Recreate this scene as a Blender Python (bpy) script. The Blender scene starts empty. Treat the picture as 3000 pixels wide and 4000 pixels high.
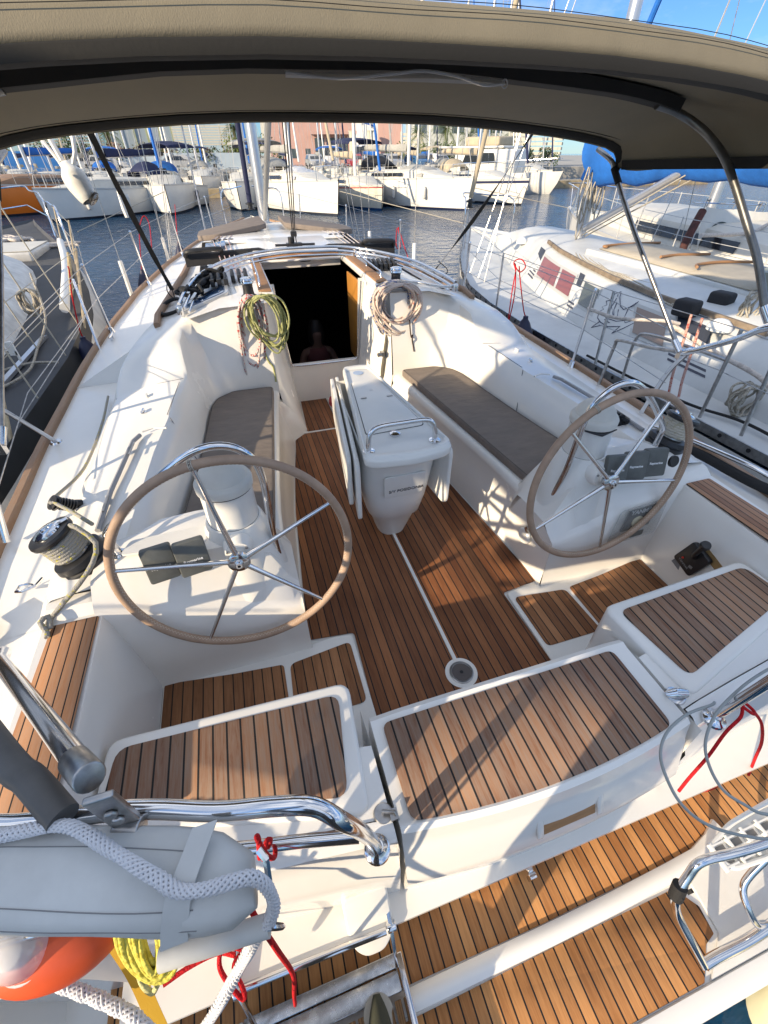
import bpy, bmesh, math, random
from mathutils import Vector, Matrix, Quaternion
R = math.radians
random.seed(7)
SC = bpy.context.scene
COL = SC.collection
# ---------------------------------------------------------------- camera
TH, PSI, ROLL = R(39.786), R(17.159), R(-0.3116)
fw = Vector((math.sin(PSI)*math.cos(TH), math.cos(PSI)*math.cos(TH), -math.sin(TH)))
rt0 = Vector((math.cos(PSI), -math.sin(PSI), 0)); up0 = rt0.cross(fw)
rt = rt0*math.cos(ROLL) + up0*math.sin(ROLL); up = up0*math.cos(ROLL) - rt0*math.sin(ROLL)
cd = bpy.data.cameras.new('camera'); cam = bpy.data.objects.new('camera', cd); COL.objects.link(cam)
M = Matrix((rt, up, -fw)).transposed().to_4x4(); M.translation = Vector((-.6794, 0, 1.94))
cam.matrix_world = M
cd.sensor_fit = 'VERTICAL'; cd.sensor_height = 36; cd.sensor_width = 27; cd.lens = 36*1681.66/4000
cd.clip_start = .02; cd.clip_end = 3000
SC.camera = cam
# ---------------------------------------------------------------- sky, sun, exposure
SUN_EL, SUN_AZ = R(19), R(24)          # light travels towards +X (starboard), AZ degrees towards the bow
sdir = Vector((math.cos(SUN_AZ)*math.cos(SUN_EL), math.sin(SUN_AZ)*math.cos(SUN_EL), -math.sin(SUN_EL)))
W = bpy.data.worlds.new('World'); SC.world = W; W.use_nodes = True
nt = W.node_tree; nt.nodes.clear()
out = nt.nodes.new('ShaderNodeOutputWorld'); bg = nt.nodes.new('ShaderNodeBackground')
sky = nt.nodes.new('ShaderNodeTexSky'); sky.sky_type = 'NISHITA'; sky.sun_disc = False
sky.sun_elevation = SUN_EL; sky.sun_rotation = math.atan2(-sdir.x, -sdir.y)
sky.air_density = 1.0; sky.dust_density = 0.0; sky.ozone_density = 3.0
# thin clouds mixed into the sky by direction
tc = nt.nodes.new('ShaderNodeTexCoord'); mp = nt.nodes.new('ShaderNodeMapping'); mp.inputs['Scale'].default_value = (1, 1, 2.6)
nz = nt.nodes.new('ShaderNodeTexNoise'); nz.inputs['Scale'].default_value = 2.2; nz.inputs['Detail'].default_value = 9; nz.inputs['Roughness'].default_value = .62
cr = nt.nodes.new('ShaderNodeValToRGB'); cr.color_ramp.elements[0].position = .42; cr.color_ramp.elements[1].position = .60
cr.color_ramp.elements[1].color = (1, 1, 1, 1)
mx = nt.nodes.new('ShaderNodeMixRGB'); mx.inputs['Color2'].default_value = (4.3, 4.5, 4.9, 1)
nt.links.new(tc.outputs['Generated'], mp.inputs['Vector']); nt.links.new(mp.outputs[0], nz.inputs['Vector'])
nt.links.new(nz.outputs['Fac'], cr.inputs[0]); 
sz = nt.nodes.new('ShaderNodeSeparateXYZ'); nt.links.new(tc.outputs['Generated'], sz.inputs[0])
def zr(a_, b_, c_, d_):
    n = nt.nodes.new('ShaderNodeMapRange'); n.interpolation_type = 'SMOOTHSTEP'
    for i_, v_ in enumerate((a_, b_, c_, d_)): n.inputs[i_+1].default_value = v_
    nt.links.new(sz.outputs['Z'], n.inputs[0]); return n.outputs[0]
tn = nt.nodes.new('ShaderNodeMixRGB'); tn.blend_type = 'MULTIPLY'; nt.links.new(zr(.15, .5, 1.0, 0.0), tn.inputs['Fac']); tn.inputs['Color2'].default_value = (.24, .36, .56, 1)
cm = nt.nodes.new('ShaderNodeMath'); cm.operation = 'MULTIPLY'; nt.links.new(cr.outputs[0], cm.inputs[0]); nt.links.new(zr(.10, .42, .40, 1.0), cm.inputs[1])
nt.links.new(sky.outputs[0], tn.inputs['Color1']); nt.links.new(tn.outputs[0], mx.inputs['Color1']); nt.links.new(mx.outputs[0], bg.inputs[0])
nt.links.new(cm.outputs[0], mx.inputs['Fac']); bg.inputs[1].default_value = .15
nt.links.new(bg.outputs[0], out.inputs[0])
sl = bpy.data.lights.new('sun', 'SUN'); sl.energy = 4.0; sl.angle = R(.6); sl.color = (1, .82, .58)
so = bpy.data.objects.new('sun', sl); COL.objects.link(so); so.rotation_euler = sdir.to_track_quat('-Z', 'Y').to_euler()
so.location = (-30, -15, 20)
SC.view_settings.view_transform = 'Standard'; SC.view_settings.look = 'None'
SC.view_settings.exposure = .90; SC.view_settings.gamma = 1
SC.cycles.max_bounces = 6; SC.cycles.use_denoising = True
SC.cycles.sample_clamp_indirect = 6
# ---------------------------------------------------------------- helpers
def V(*a): return Vector(a)
def tag(o, label=None, cat=None, group=None, kind=None):
    if label: o['label'] = label
    if cat: o['category'] = cat
    if group: o['group'] = group
    if kind: o['kind'] = kind
    return o
def empty(name, loc=(0, 0, 0), label=None, cat=None, group=None, rz=0):
    o = bpy.data.objects.new(name, None); o.location = loc; o.rotation_euler = (0, 0, rz)
    o.empty_display_size = .1; COL.objects.link(o); return tag(o, label, cat, group)
def mwm(o):
    m = Matrix.Translation(o.location) @ o.rotation_euler.to_matrix().to_4x4()
    return (mwm(o.parent) @ o.matrix_parent_inverse @ m) if o.parent else m
def attach(o, parent):      # parts are modelled in world space and keep their place
    if parent is not None:
        o.parent = parent; o.matrix_parent_inverse = mwm(parent).inverted()
    return o
def obj(name, verts, faces, mat, parent=None, smooth=True, ang=40, bevel=0, bseg=3, sub=0, solid=0):
    me = bpy.data.meshes.new(name); me.from_pydata([tuple(v) for v in verts], [], faces); me.validate(); me.update()
    return fin(name, me, mat, parent, smooth, ang, bevel, bseg, sub, solid)
def fin(name, me, mat, parent=None, smooth=True, ang=40, bevel=0, bseg=3, sub=0, solid=0, label=None):
    if mat is not None:
        for m in (mat if isinstance(mat, (list, tuple)) else [mat]): me.materials.append(m)
    if smooth:
        me.shade_smooth()
        if not sub and not bevel: me.set_sharp_from_angle(angle=R(ang))
    o = bpy.data.objects.new(name, me); COL.objects.link(o)
    if solid:
        s = o.modifiers.new('solid', 'SOLIDIFY'); s.thickness = solid; s.offset = -1
    if bevel:
        b = o.modifiers.new('bevel', 'BEVEL'); b.width = bevel; b.segments = bseg; b.limit_method = 'ANGLE'; b.angle_limit = R(28)
        b.harden_normals = False; b.miter_outer = 'MITER_ARC'
    if sub:
        s = o.modifiers.new('sub', 'SUBSURF'); s.levels = sub; s.render_levels = sub
    if label: o['label'] = label
    return attach(o, parent)
class MB:                   # collects shapes that belong to ONE object
    def __init__(s): s.v = []; s.f = []; s.m = []
    def add(s, vs, fs, mi=0):
        n = len(s.v); s.v += [Vector(v) for v in vs]; s.f += [tuple(i+n for i in f) for f in fs]; s.m += [mi]*len(fs); return s
    def box(s, c, d, rot=None, mi=0):
        c = Vector(c); hx, hy, hz = d[0]/2, d[1]/2, d[2]/2
        vs = [Vector((x, y, z)) for x in (-hx, hx) for y in (-hy, hy) for z in (-hz, hz)]
        if rot is not None: vs = [rot @ v for v in vs]
        return s.add([c+v for v in vs], [(0, 1, 3, 2), (4, 6, 7, 5), (0, 4, 5, 1), (2, 3, 7, 6), (0, 2, 6, 4), (1, 5, 7, 3)], mi)
    def tube(s, pts, r, seg=8, closed=False, cap=True, mi=0):
        pts = [Vector(p) for p in pts]; n = len(pts)
        rr = r if isinstance(r, (list, tuple)) else [r]*n
        fr = None; rings = []
        for i, p in enumerate(pts):
            a = pts[(i-1) % n] if (closed or i > 0) else p
            b = pts[(i+1) % n] if (closed or i < n-1) else p
            t = (b-a)
            if t.length < 1e-9: t = Vector((0, 0, 1))
            t.normalize()
            if fr is None:
                u = t.orthogonal().normalized()
            else:
                u = fr - t*fr.dot(t)
                u = u.normalized() if u.length > 1e-6 else t.orthogonal().normalized()
            fr = u; w = t.cross(u)
            rings.append([p + (u*math.cos(2*math.pi*k/seg) + w*math.sin(2*math.pi*k/seg))*rr[i] for k in range(seg)])
        vs = [v for g in rings for v in g]; fs = []
        for i in range(n if closed else n-1):
            j = (i+1) % n
            for k in range(seg):
                l = (k+1) % seg
                fs.append((i*seg+k, i*seg+l, j*seg+l, j*seg+k))
        if cap and not closed:
            fs.append(tuple(range(seg))[::-1]); fs.append(tuple((n-1)*seg+k for k in range(seg)))
        return s.add(vs, fs, mi)
    def lathe(s, prof, c=(0, 0, 0), axis=(0, 0, 1), seg=24, mi=0, cap=True):
        q = Vector((0, 0, 1)).rotation_difference(Vector(axis)); c = Vector(c)
        vs = []; fs = []
        for r, z in prof:
            for k in range(seg):
                a = 2*math.pi*k/seg; vs.append(c + q @ Vector((r*math.cos(a), r*math.sin(a), z)))
        for i in range(len(prof)-1):
            for k in range(seg):
                l = (k+1) % seg; fs.append((i*seg+k, i*seg+l, (i+1)*seg+l, (i+1)*seg+k))
        if cap:
            fs.append(tuple(range(seg))[::-1]); fs.append(tuple((len(prof)-1)*seg+k for k in range(seg)))
        return s.add(vs, fs, mi)
    def prism(s, poly, z0, z1, mi=0, M=None):
        n = len(poly); vs = [Vector((p[0], p[1], z0 if len(p) < 3 else p[2]+z0)) for p in poly] + [Vector((p[0], p[1], z1 if len(p) < 3 else p[2]+z1)) for p in poly]
        if M is not None: vs = [M @ v for v in vs]
        fs = [tuple(range(n))[::-1], tuple(range(n, 2*n))] + [(i, (i+1) % n, n+(i+1) % n, n+i) for i in range(n)]
        return s.add(vs, fs, mi)
    def grid(s, rows, mi=0, closed=False):
        n = len(rows[0]); vs = [v for r in rows for v in r]; fs = []
        for i in range(len(rows)-1):
            for k in range(n if closed else n-1):
                l = (k+1) % n; fs.append((i*n+k, i*n+l, (i+1)*n+l, (i+1)*n+k))
        return s.add(vs, fs, mi)
    def mirror(s, dup=True):
        n = len(s.v); f0 = list(s.f); m0 = list(s.m)
        s.v += [Vector((-v.x, v.y, v.z)) for v in s.v]; s.f += [tuple(i+n for i in f)[::-1] for f in f0]; s.m += m0
        return s
    def flip(s):
        s.v = [Vector((-v.x, v.y, v.z)) for v in s.v]; s.f = [f[::-1] for f in s.f]; return s
    def both(s, name, mat, parent=None, **k):      # one object per side of the boat
        import copy
        t = MB(); t.v = [v.copy() for v in s.v]; t.f = list(s.f); t.m = list(s.m); t.flip().build(name, mat, parent, **k)
        return s.build(name, mat, parent, **k)
    def pieces(s, name, mat, parent=None, **k):    # every separate piece becomes its own object
        par = list(range(len(s.v)))
        def fd(i):
            while par[i] != i: par[i] = par[par[i]]; i = par[i]
            return i
        for f in s.f:
            for i in f[1:]: par[fd(i)] = fd(f[0])
        gr = {}
        for f, mi in zip(s.f, s.m): gr.setdefault(fd(f[0]), []).append(f)
        for fs in gr.values():
            ids = sorted({i for f in fs for i in f}); mp_ = {i: j for j, i in enumerate(ids)}
            t = MB(); t.add([s.v[i] for i in ids], [tuple(mp_[i] for i in f) for f in fs]); o = t.build(name, mat, parent, **k)
        return o
    def build(s, name, mat, parent=None, **k):
        me = bpy.data.meshes.new(name); me.from_pydata([tuple(v) for v in s.v], [], s.f)
        if len(set(s.m)) > 1:
            me.polygons.foreach_set('material_index', s.m)
        bm = bmesh.new(); bm.from_mesh(me)
        bmesh.ops.remove_doubles(bm, verts=bm.verts, dist=.00005)
        bmesh.ops.recalc_face_normals(bm, faces=bm.faces); bm.to_mesh(me); bm.free(); me.update()
        return fin(name, me, mat, parent, **k)
def cr_(pts, n=6, closed=False):        # Catmull-Rom resampling
    P = [Vector(p) for p in pts]; m = len(P); out = []
    for i in range(m if closed else m-1):
        a = P[(i-1) % m] if (closed or i > 0) else P[0]*2-P[1]
        b, c = P[i], P[(i+1) % m]
        d = P[(i+2) % m] if (closed or i < m-2) else P[-1]*2-P[-2]
        for k in range(n):
            t = k/n
            out.append(.5*((2*b) + (c-a)*t + (2*a-5*b+4*c-d)*t*t + (3*b-a-3*c+d)*t**3))
    if not closed: out.append(P[-1].copy())
    return out
def tube(name, pts, r, mat, parent=None, n=6, seg=10, closed=False, spline=True, label=None, **k):
    p = cr_(pts, n, closed) if spline and len(pts) > 2 else pts
    o = MB().tube(p, r, seg, closed).build(name, mat, parent, ang=60, **k)
    if label: o['label'] = label
    return o
def rpoly(pts, r=.03, n=4):             # round the corners of a polygon
    out = []; m = len(pts); P = [Vector(p) for p in pts]
    for i in range(m):
        a, b, c = P[i-1], P[i], P[(i+1) % m]
        u = (a-b); w = (c-b); d = min(r, u.length*.45, w.length*.45)
        p0 = b+u.normalized()*d; p1 = b+w.normalized()*d
        for k in range(n+1):
            t = k/n; out.append(p0*(1-t)**2 + b*2*t*(1-t) + p1*t*t)
    return out
def lerp(xs, ys, x):
    if x <= xs[0]: return ys[0]
    for i in range(len(xs)-1):
        if x <= xs[i+1]:
            t = (x-xs[i])/(xs[i+1]-xs[i]); return ys[i]*(1-t)+ys[i+1]*t
    return ys[-1]
def copy_tree(o, parent=None):
    c = o.copy(); COL.objects.link(c)
    if parent is not None: c.parent = parent
    for ch in [x for x in bpy.data.objects if x.parent == o]: copy_tree(ch, c)
    return c
# ---------------------------------------------------------------- materials
MATS = {}
def mat(name, col, rough=.5, metal=0, bump=None, var=0, vscale=3, spec=.5, coat=0, alpha=1, trans=0, sss=0, ior=None, stretch=None, var2=None):
    if name in MATS: return MATS[name]
    m = bpy.data.materials.new(name); m.use_nodes = True; t = m.node_tree; b = t.nodes['Principled BSDF']
    b.inputs['Base Color'].default_value = (*col, 1); b.inputs['Roughness'].default_value = rough; b.inputs['Metallic'].default_value = metal
    b.inputs['Specular IOR Level'].default_value = spec; b.inputs['Coat Weight'].default_value = coat; b.inputs['Coat Roughness'].default_value = .08
    if trans: b.inputs['Transmission Weight'].default_value = trans
    if ior: b.inputs['IOR'].default_value = ior
    if alpha < 1: b.inputs['Alpha'].default_value = alpha
    tcn = t.nodes.new('ShaderNodeTexCoord'); vec = tcn.outputs['Object']
    if stretch:
        mpn = t.nodes.new('ShaderNodeMapping'); mpn.inputs['Scale'].default_value = stretch; t.links.new(vec, mpn.inputs[0]); vec = mpn.outputs[0]
    if var:
        n = t.nodes.new('ShaderNodeTexNoise'); n.inputs['Scale'].default_value = vscale; n.inputs['Detail'].default_value = 6; n.inputs['Roughness'].default_value = .6
        t.links.new(vec, n.inputs['Vector'])
        c = t.nodes.new('ShaderNodeValToRGB'); c.color_ramp.elements[0].position = .3; c.color_ramp.elements[1].position = .7
        lo = var2 if var2 else tuple(x*(1-var) for x in col)
        c.color_ramp.elements[0].color = (*lo, 1); c.color_ramp.elements[1].color = (*[min(1, x*(1+var*.5)) for x in col], 1)
        t.links.new(n.outputs['Fac'], c.inputs[0]); t.links.new(c.outputs[0], b.inputs['Base Color'])
        rr = t.nodes.new('ShaderNodeMapRange'); rr.inputs['To Min'].default_value = rough*.8; rr.inputs['To Max'].default_value = min(1, rough*1.3)
        t.links.new(n.outputs['Fac'], rr.inputs[0]); t.links.new(rr.outputs[0], b.inputs['Roughness'])
    if bump:
        n2 = t.nodes.new('ShaderNodeTexNoise'); n2.inputs['Scale'].default_value = bump[0]; n2.inputs['Detail'].default_value = 4
        t.links.new(vec, n2.inputs['Vector']); bp = t.nodes.new('ShaderNodeBump'); bp.inputs['Strength'].default_value = bump[1]
        bp.inputs['Distance'].default_value = bump[2] if len(bump) > 2 else .01
        t.links.new(n2.outputs['Fac'], bp.inputs['Height']); t.links.new(bp.outputs[0], b.inputs['Normal'])
    MATS[name] = m; return m
def teak(name, lo, hi, pitch=.045, off=0., axis=0, seam=.06, seamcol=(.012, .012, .012), grey=.0):
    m = bpy.data.materials.new(name); m.use_nodes = True; t = m.node_tree; b = t.nodes['Principled BSDF']; L = t.links.new
    N = t.nodes.new
    tcn = N('ShaderNodeTexCoord'); sp = N('ShaderNodeSeparateXYZ'); L(tcn.outputs['Object'], sp.inputs[0])
    def mt(op, a, b_=None):
        n = N('ShaderNodeMath'); n.operation = op
        for i, x in enumerate((a, b_)):
            if x is None: continue
            if isinstance(x, (int, float)): n.inputs[i].default_value = x
            else: L(x, n.inputs[i])
        return n.outputs[0]
    u = mt('DIVIDE', mt('ADD', sp.outputs[axis], off+50*pitch), pitch)
    fr = mt('FRACT', u); fl = mt('FLOOR', u)
    d = mt('ABSOLUTE', mt('SUBTRACT', fr, .5)); sm = mt('GREATER_THAN', d, .5-seam)
    wn = N('ShaderNodeTexWhiteNoise'); wn.noise_dimensions = '1D'; L(fl, wn.inputs['W'])
    mp = N('ShaderNodeMapping'); sc = [7, 7, 7]; sc[axis] = 95; mp.inputs['Scale'].default_value = sc
    cb = N('ShaderNodeCombineXYZ'); L(mt('MULTIPLY', wn.outputs['Value'], 13), cb.inputs[1 if axis == 0 else 0])
    va = N('ShaderNodeVectorMath'); L(tcn.outputs['Object'], va.inputs[0]); L(cb.outputs[0], va.inputs[1]); L(va.outputs[0], mp.inputs[0])
    g = N('ShaderNodeTexNoise'); g.inputs['Scale'].default_value = 1; g.inputs['Detail'].default_value = 7; g.inputs['Roughness'].default_value = .7; g.inputs['Distortion'].default_value = .6; L(mp.outputs[0], g.inputs['Vector'])
    big = N('ShaderNodeTexNoise'); big.inputs['Scale'].default_value = 3.1; big.inputs['Detail'].default_value = 3; L(tcn.outputs['Object'], big.inputs['Vector'])
    f = mt('ADD', mt('MULTIPLY', g.outputs['Fac'], .75), mt('ADD', mt('MULTIPLY', wn.outputs['Value'], .46), mt('MULTIPLY', big.outputs['Fac'], .34)))
    f = mt('SUBTRACT', f, .40)
    cr = N('ShaderNodeValToRGB'); cr.color_ramp.elements[0].position = .12; cr.color_ramp.elements[1].position = .8
    cr.color_ramp.elements[0].color = (*lo, 1); cr.color_ramp.elements[1].color = (*hi, 1); L(f, cr.inputs[0])
    gm = N('ShaderNodeMixRGB'); gm.inputs['Color2'].default_value = (.22, .19, .16, 1)
    gb = N('ShaderNodeMapRange'); gb.inputs['From Min'].default_value = .35; gb.inputs['From Max'].default_value = .7; gb.inputs['To Max'].default_value = grey; L(g.outputs['Fac'], gb.inputs[0])
    L(gb.outputs[0], gm.inputs['Fac']); L(cr.outputs[0], gm.inputs['Color1'])
    mx = N('ShaderNodeMixRGB'); L(sm, mx.inputs['Fac']); L(gm.outputs[0], mx.inputs['Color1']); mx.inputs['Color2'].default_value = (*seamcol, 1)
    L(mx.outputs[0], b.inputs['Base Color']); b.inputs['Roughness'].default_value = .62; b.inputs['Specular IOR Level'].default_value = .3
    h = mt('SUBTRACT', mt('MULTIPLY', g.outputs['Fac'], .5), mt('MULTIPLY', sm, .7))
    bp = N('ShaderNodeBump'); bp.inputs['Strength'].default_value = .5; bp.inputs['Distance'].default_value = .002; L(h, bp.inputs['Height']); L(bp.outputs[0], b.inputs['Normal'])
    MATS[name] = m; return m
def ropemat(name, col, fleck=None, fl=.3, pitch=60, rough=.8):
    m = bpy.data.materials.new(name); m.use_nodes = True; t = m.node_tree; b = t.nodes['Principled BSDF']; L = t.links.new; N = t.nodes.new
    tcn = N('ShaderNodeTexCoord')
    v = N('ShaderNodeTexVoronoi'); v.inputs['Scale'].default_value = pitch*2.2; L(tcn.outputs['Object'], v.inputs['Vector'])
    n = N('ShaderNodeTexNoise'); n.inputs['Scale'].default_value = pitch; n.inputs['Detail'].default_value = 2; L(tcn.outputs['Object'], n.inputs['Vector'])
    c = N('ShaderNodeValToRGB'); c.color_ramp.interpolation = 'CONSTANT'; c.color_ramp.elements[0].color = (*col, 1); c.color_ramp.elements[1].position = 1-fl
    c.color_ramp.elements[1].color = (*(fleck or col), 1)
    mr = N('ShaderNodeMapRange'); mr.inputs['From Min'].default_value = .3; mr.inputs['From Max'].default_value = .7; L(n.outputs['Fac'], mr.inputs[0]); L(mr.outputs[0], c.inputs[0])
    L(c.outputs[0], b.inputs['Base Color']); b.inputs['Roughness'].default_value = rough; b.inputs['Specular IOR Level'].default_value = .2
    bp = N('ShaderNodeBump'); bp.inputs['Strength'].default_value = .8; bp.inputs['Distance'].default_value = .003; L(v.outputs['Distance'], bp.inputs['Height']); L(bp.outputs[0], b.inputs['Normal'])
    MATS[name] = m; return m
gel = mat('gelcoat', (.80, .775, .725), .24, var=.06, vscale=1.7, bump=(2.2, .12, .01), coat=.25)
nons = 1
gel2 = mat('gelcoat_nonskid', (.72, .71, .68), .5, var=.08, vscale=4, bump=(420, .35, .002))
gelo = mat('old_gelcoat', (.62, .61, .58), .4, var=.2, vscale=5, bump=(6, .1, .01))
steel = mat('stainless_steel', (.72, .72, .73), .11, 1, var=.08, vscale=9, bump=(30, .04, .002))
steel_d = mat('weathered_steel', (.42, .41, .40), .3, 1, var=.4, vscale=22)
black = mat('black_plastic', (.018, .018, .02), .38, var=.3, vscale=30)
rubber = mat('black_cord', (.012, .012, .013), .8, bump=(160, .6, .003))
cushm = mat('cushion_fabric', (.20, .165, .14), .85, var=.18, vscale=6, bump=(5, .9, .02), stretch=(1, 2.2, 1))
leather = mat('wheel_leather', (.38, .26, .18), .6, var=.22, vscale=14, bump=(90, .3, .003))
sole_t = teak('sole_teak', (.13, .047, .019), (.37, .152, .060), off=.0225, seam=.065)
plat_t = teak('platform_teak', (.30, .125, .04), (.68, .34, .125), off=.02, seam=.07)
seat_t = teak('seat_teak', (.19, .085, .045), (.52, .28, .145), off=.011, grey=.75, seam=.07)
trim_t = teak('trim_teak', (.17, .09, .045), (.40, .22, .11), pitch=5, off=0, axis=2)
toe_t = teak('toe_rail_teak', (.19, .10, .055), (.40, .25, .15), pitch=9, off=3, axis=0, grey=.5)
# ================================================================ OUR YACHT
WZ = -.70                      # water level
yacht = empty('sailing_yacht', (0, 3, WZ), 'white sailing yacht with twin leather wheels and a teak cockpit, nearest to the viewer', 'sailing yacht')
HBY = [-.35, 0, 1, 2, 3, 4.4, 5.5, 7, 8.5, 10.2, 11.6, 12.6, 12.9]; HBX = [1.75, 1.85, 1.97, 2.06, 2.11, 2.115, 2.07, 1.93, 1.68, 1.26, .72, .2, .03]
SZY = [-.35, 3, 5.5, 8, 10.2, 12.9]; SZZ = [.42, .45, .5, .56, .63, .78]
HB = lambda y: lerp(HBY, HBX, y)
SZ = lambda y: lerp(SZY, SZZ, y)
# hull
m = MB(); rows = []
for y in [.28, 1, 2, 3, 4.4, 5.5, 7, 8.5, 9.5, 10.2, 11, 11.6, 12.2, 12.6, 12.9]:
    b, z = HB(y), SZ(y)
    rows.append([V(b, y, z), V(b*1.0, y, z-.04), V(b*.985, y, z-.35), V(b*.93, y, -.45), V(b*.8, y, -.75), V(b*.45, y, -1.1), V(0, y, -1.25)])
m.grid(rows).mirror().build('hull', gel, yacht)
# hull skirt around the swim platform, topped by the transom moulding
m = MB(); rows = []
for y, k in [(.42, 1), (.1, .99), (-.1, .97), (-.24, .94), (-.30, .92)]:
    b = HB(y)*k
    rows.append([V(0, y, -.428), V(b-.1, y, -.428), V(b, y, -.45), V(b*.99, y, -.6), V(b*.9, y, -.85), V(0, y, -.95)])
e = rows[-1]; rows.append([V(p.x*.985, -.325, min(p.z, -.455) if i < 2 else p.z-.02) for i, p in enumerate(e)]); rows.append([V(0, -.33, -.6)]*6)
m.grid(rows).mirror().build('transom_platform', gel, yacht, ang=50)
# transom wall with its curve in plan
YT = lambda x: lerp([0, .25, .48, .67, .9, 1.2, 1.6, 1.95], [.243, .249, .264, .293, .318, .350, .388, .43], abs(x))
m = MB(); rows = []
for x in [.545, .62, .8, 1.0, 1.2, 1.4, 1.6, 1.75, 1.9]:
    y = YT(x); rows.append([V(x, y+.10, .428), V(x, y+.07, .43), V(x, y+.045, .415), V(x, y+.035, .30), V(x, y+.008, .26), V(x, y+.002, .1), V(x, y-.0, -.1), V(x, y, -.44)])
m.grid(rows).both('transom', mat('gelcoat_gloss', (.76, .745, .71), .1, var=.05, vscale=3, coat=.4), yacht, ang=50)
# centre piece of the transom (the seat that folds down)
m = MB()
prof = [(.70, .0), (.695, .38), (.685, .42), (.665, .436), (.64, .43), (.315, .43), (.300, .438), (.284, .428), (.276, .385), (.268, .35), (.262, .34), (.228, .19), (.222, .165), (.232, .10), (.240, .0), (.243, -.44)]
kx = lambda z: lerp([-.44, .15, .3, .43], [.12, .12, .15, .17], z)
xs = [-.528, -.51, -.42, -.32, -.22, -.14, -.06, 0, .08, .14, .2, .3, .38, .45, .51, .528]
rows = []
for x in xs:
    k = 1 if abs(x) < .51 else 0
    r = []
    for i, (y, z) in enumerate(prof):
        yy = y + (kx(z)*x*x if y < .5 else 0)
        r.append(V(x, yy, z-(.006 if not k and z > .25 else 0)))
    rows.append(r)
m.grid(rows)
m.add(rows[0], [tuple(range(len(prof)))]); m.add(rows[-1], [tuple(range(len(prof)))])
m.build('transom_seat', gel, yacht, ang=35)
# small teak step let into it
m = MB(); m.prism([V(-.07, .232, .235), V(.128, .234, .235), V(.128, .274, .325), V(-.07, .272, .325)], 0, .006)
m.build('boarding_step', teak('step_teak', (.22, .11, .05), (.48, .27, .13), pitch=5, off=2.5, axis=1), yacht, bevel=.002)
for sx in (-.085, .143):
    m = MB(); m.prism([V(sx-.012, .226, .225), V(sx+.012, .226, .225), V(sx+.012, .276, .33), V(sx-.012, .276, .33)], 0, .02); m.build('step_bracket', gel, yacht, bevel=.004)
# ---- cockpit pan and side mouldings
m = MB(); m.prism([(-1.42, .2), (1.42, .2), (1.42, 1.4), (.75, 1.5), (.75, 3.6), (.45, 4.3), (-.45, 4.3), (-.75, 3.6), (-.75, 1.5), (-1.42, 1.4)], -.03, -.004)
m.build('cockpit_pan', gel, yacht)
XS = lambda y: lerp([1.3, 1.74, 2.41, 2.89, 3.23, 3.45, 3.52, 4.2], [.685, .655, .595, .525, .465, .44, .31, .285], y)
XL = lambda y: lerp([1.55, 1.93, 2.16, 2.78, 3.34, 3.6], [.728, .712, .692, .622, .562, .525], y)
m = MB(); rows = []
for y in [1.5, 1.62, 1.75, 1.95, 2.2, 2.45, 2.7, 2.95, 3.15, 3.3, 3.42, 3.5, 3.56]:
    a, b = XS(y), XL(y); xb = lerp([1.62, 2.25, 2.6, 3.0, 3.22, 3.32, 3.43, 3.5, 3.56], [1.26, 1.17, 1.11, 1.08, 1.05, 1.02, .95, .86, .8], y)
    rows.append([V(a, y, -.01), V(a+.005, y, .02), V((a+b)/2-.005, y, .22), V(b-.02, y, .34), V(b-.03, y, .365), V(b-.028, y, .41), V(b-.008, y, .428), V(b+.03, y, .43), V(xb, y, .43)])
m.grid(rows).both('cockpit_seat', gel, yacht, ang=55)
# coaming: seat back, rounded top, outside, side deck
pairs = [((.50, 3.52), (.50, 3.64, 1.09), (.50, 3.9, 1.09), (.50, 4.0, 1.09)),
 ((.66, 3.52), (.70, 3.64, 1.08), (.72, 3.9, 1.08), (.72, 4.0, 1.08)),
 ((.80, 3.50), (.88, 3.66, 1.05), (.95, 3.9, 1.035), (.95, 4.0, 1.035)),
 ((.93, 3.43), (1.06, 3.67, .99), (1.335, 3.93, .955), (1.42, 3.95, .5)),
 ((1.0, 3.32), (1.125, 3.60, .965), (1.42, 3.75, .92), (1.52, 3.8, .495)),
 ((1.03, 3.22), (1.145, 3.44, .94), (1.50, 3.56, .875), (1.60, 3.6, .495)),
 ((1.045, 3.14), (1.138, 3.33, .87), (1.555, 3.40, .815), (1.66, 3.45, .49)),
 ((1.055, 3.04), (1.13, 3.25, .785), (1.59, 3.31, .745), (1.68, 3.35, .49)),
 ((1.06, 2.98), (1.135, 3.19, .75), (1.618, 3.2, .675), (1.69, 3.2, .49)),
 ((1.07, 2.8), (1.175, 2.93, .735), (1.63, 2.95, .655), (1.70, 2.95, .49)),
 ((1.09, 2.58), (1.21, 2.66, .71), (1.632, 2.66, .65), (1.70, 2.66, .49)),
 ((1.15, 2.28), (1.265, 2.32, .69), (1.634, 2.32, .64), (1.70, 2.32, .485)),
 ((1.20, 1.93), (1.30, 1.95, .675), (1.63, 1.95, .637), (1.70, 1.95, .48)),
 ((1.23, 1.62), (1.33, 1.62, .665), (1.63, 1.62, .635), (1.70, 1.62, .48)),
 ((1.33, 1.40), (1.41, 1.40, .635), (1.63, 1.40, .61), (1.70, 1.40, .475))]
m = MB(); rows = []
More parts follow.
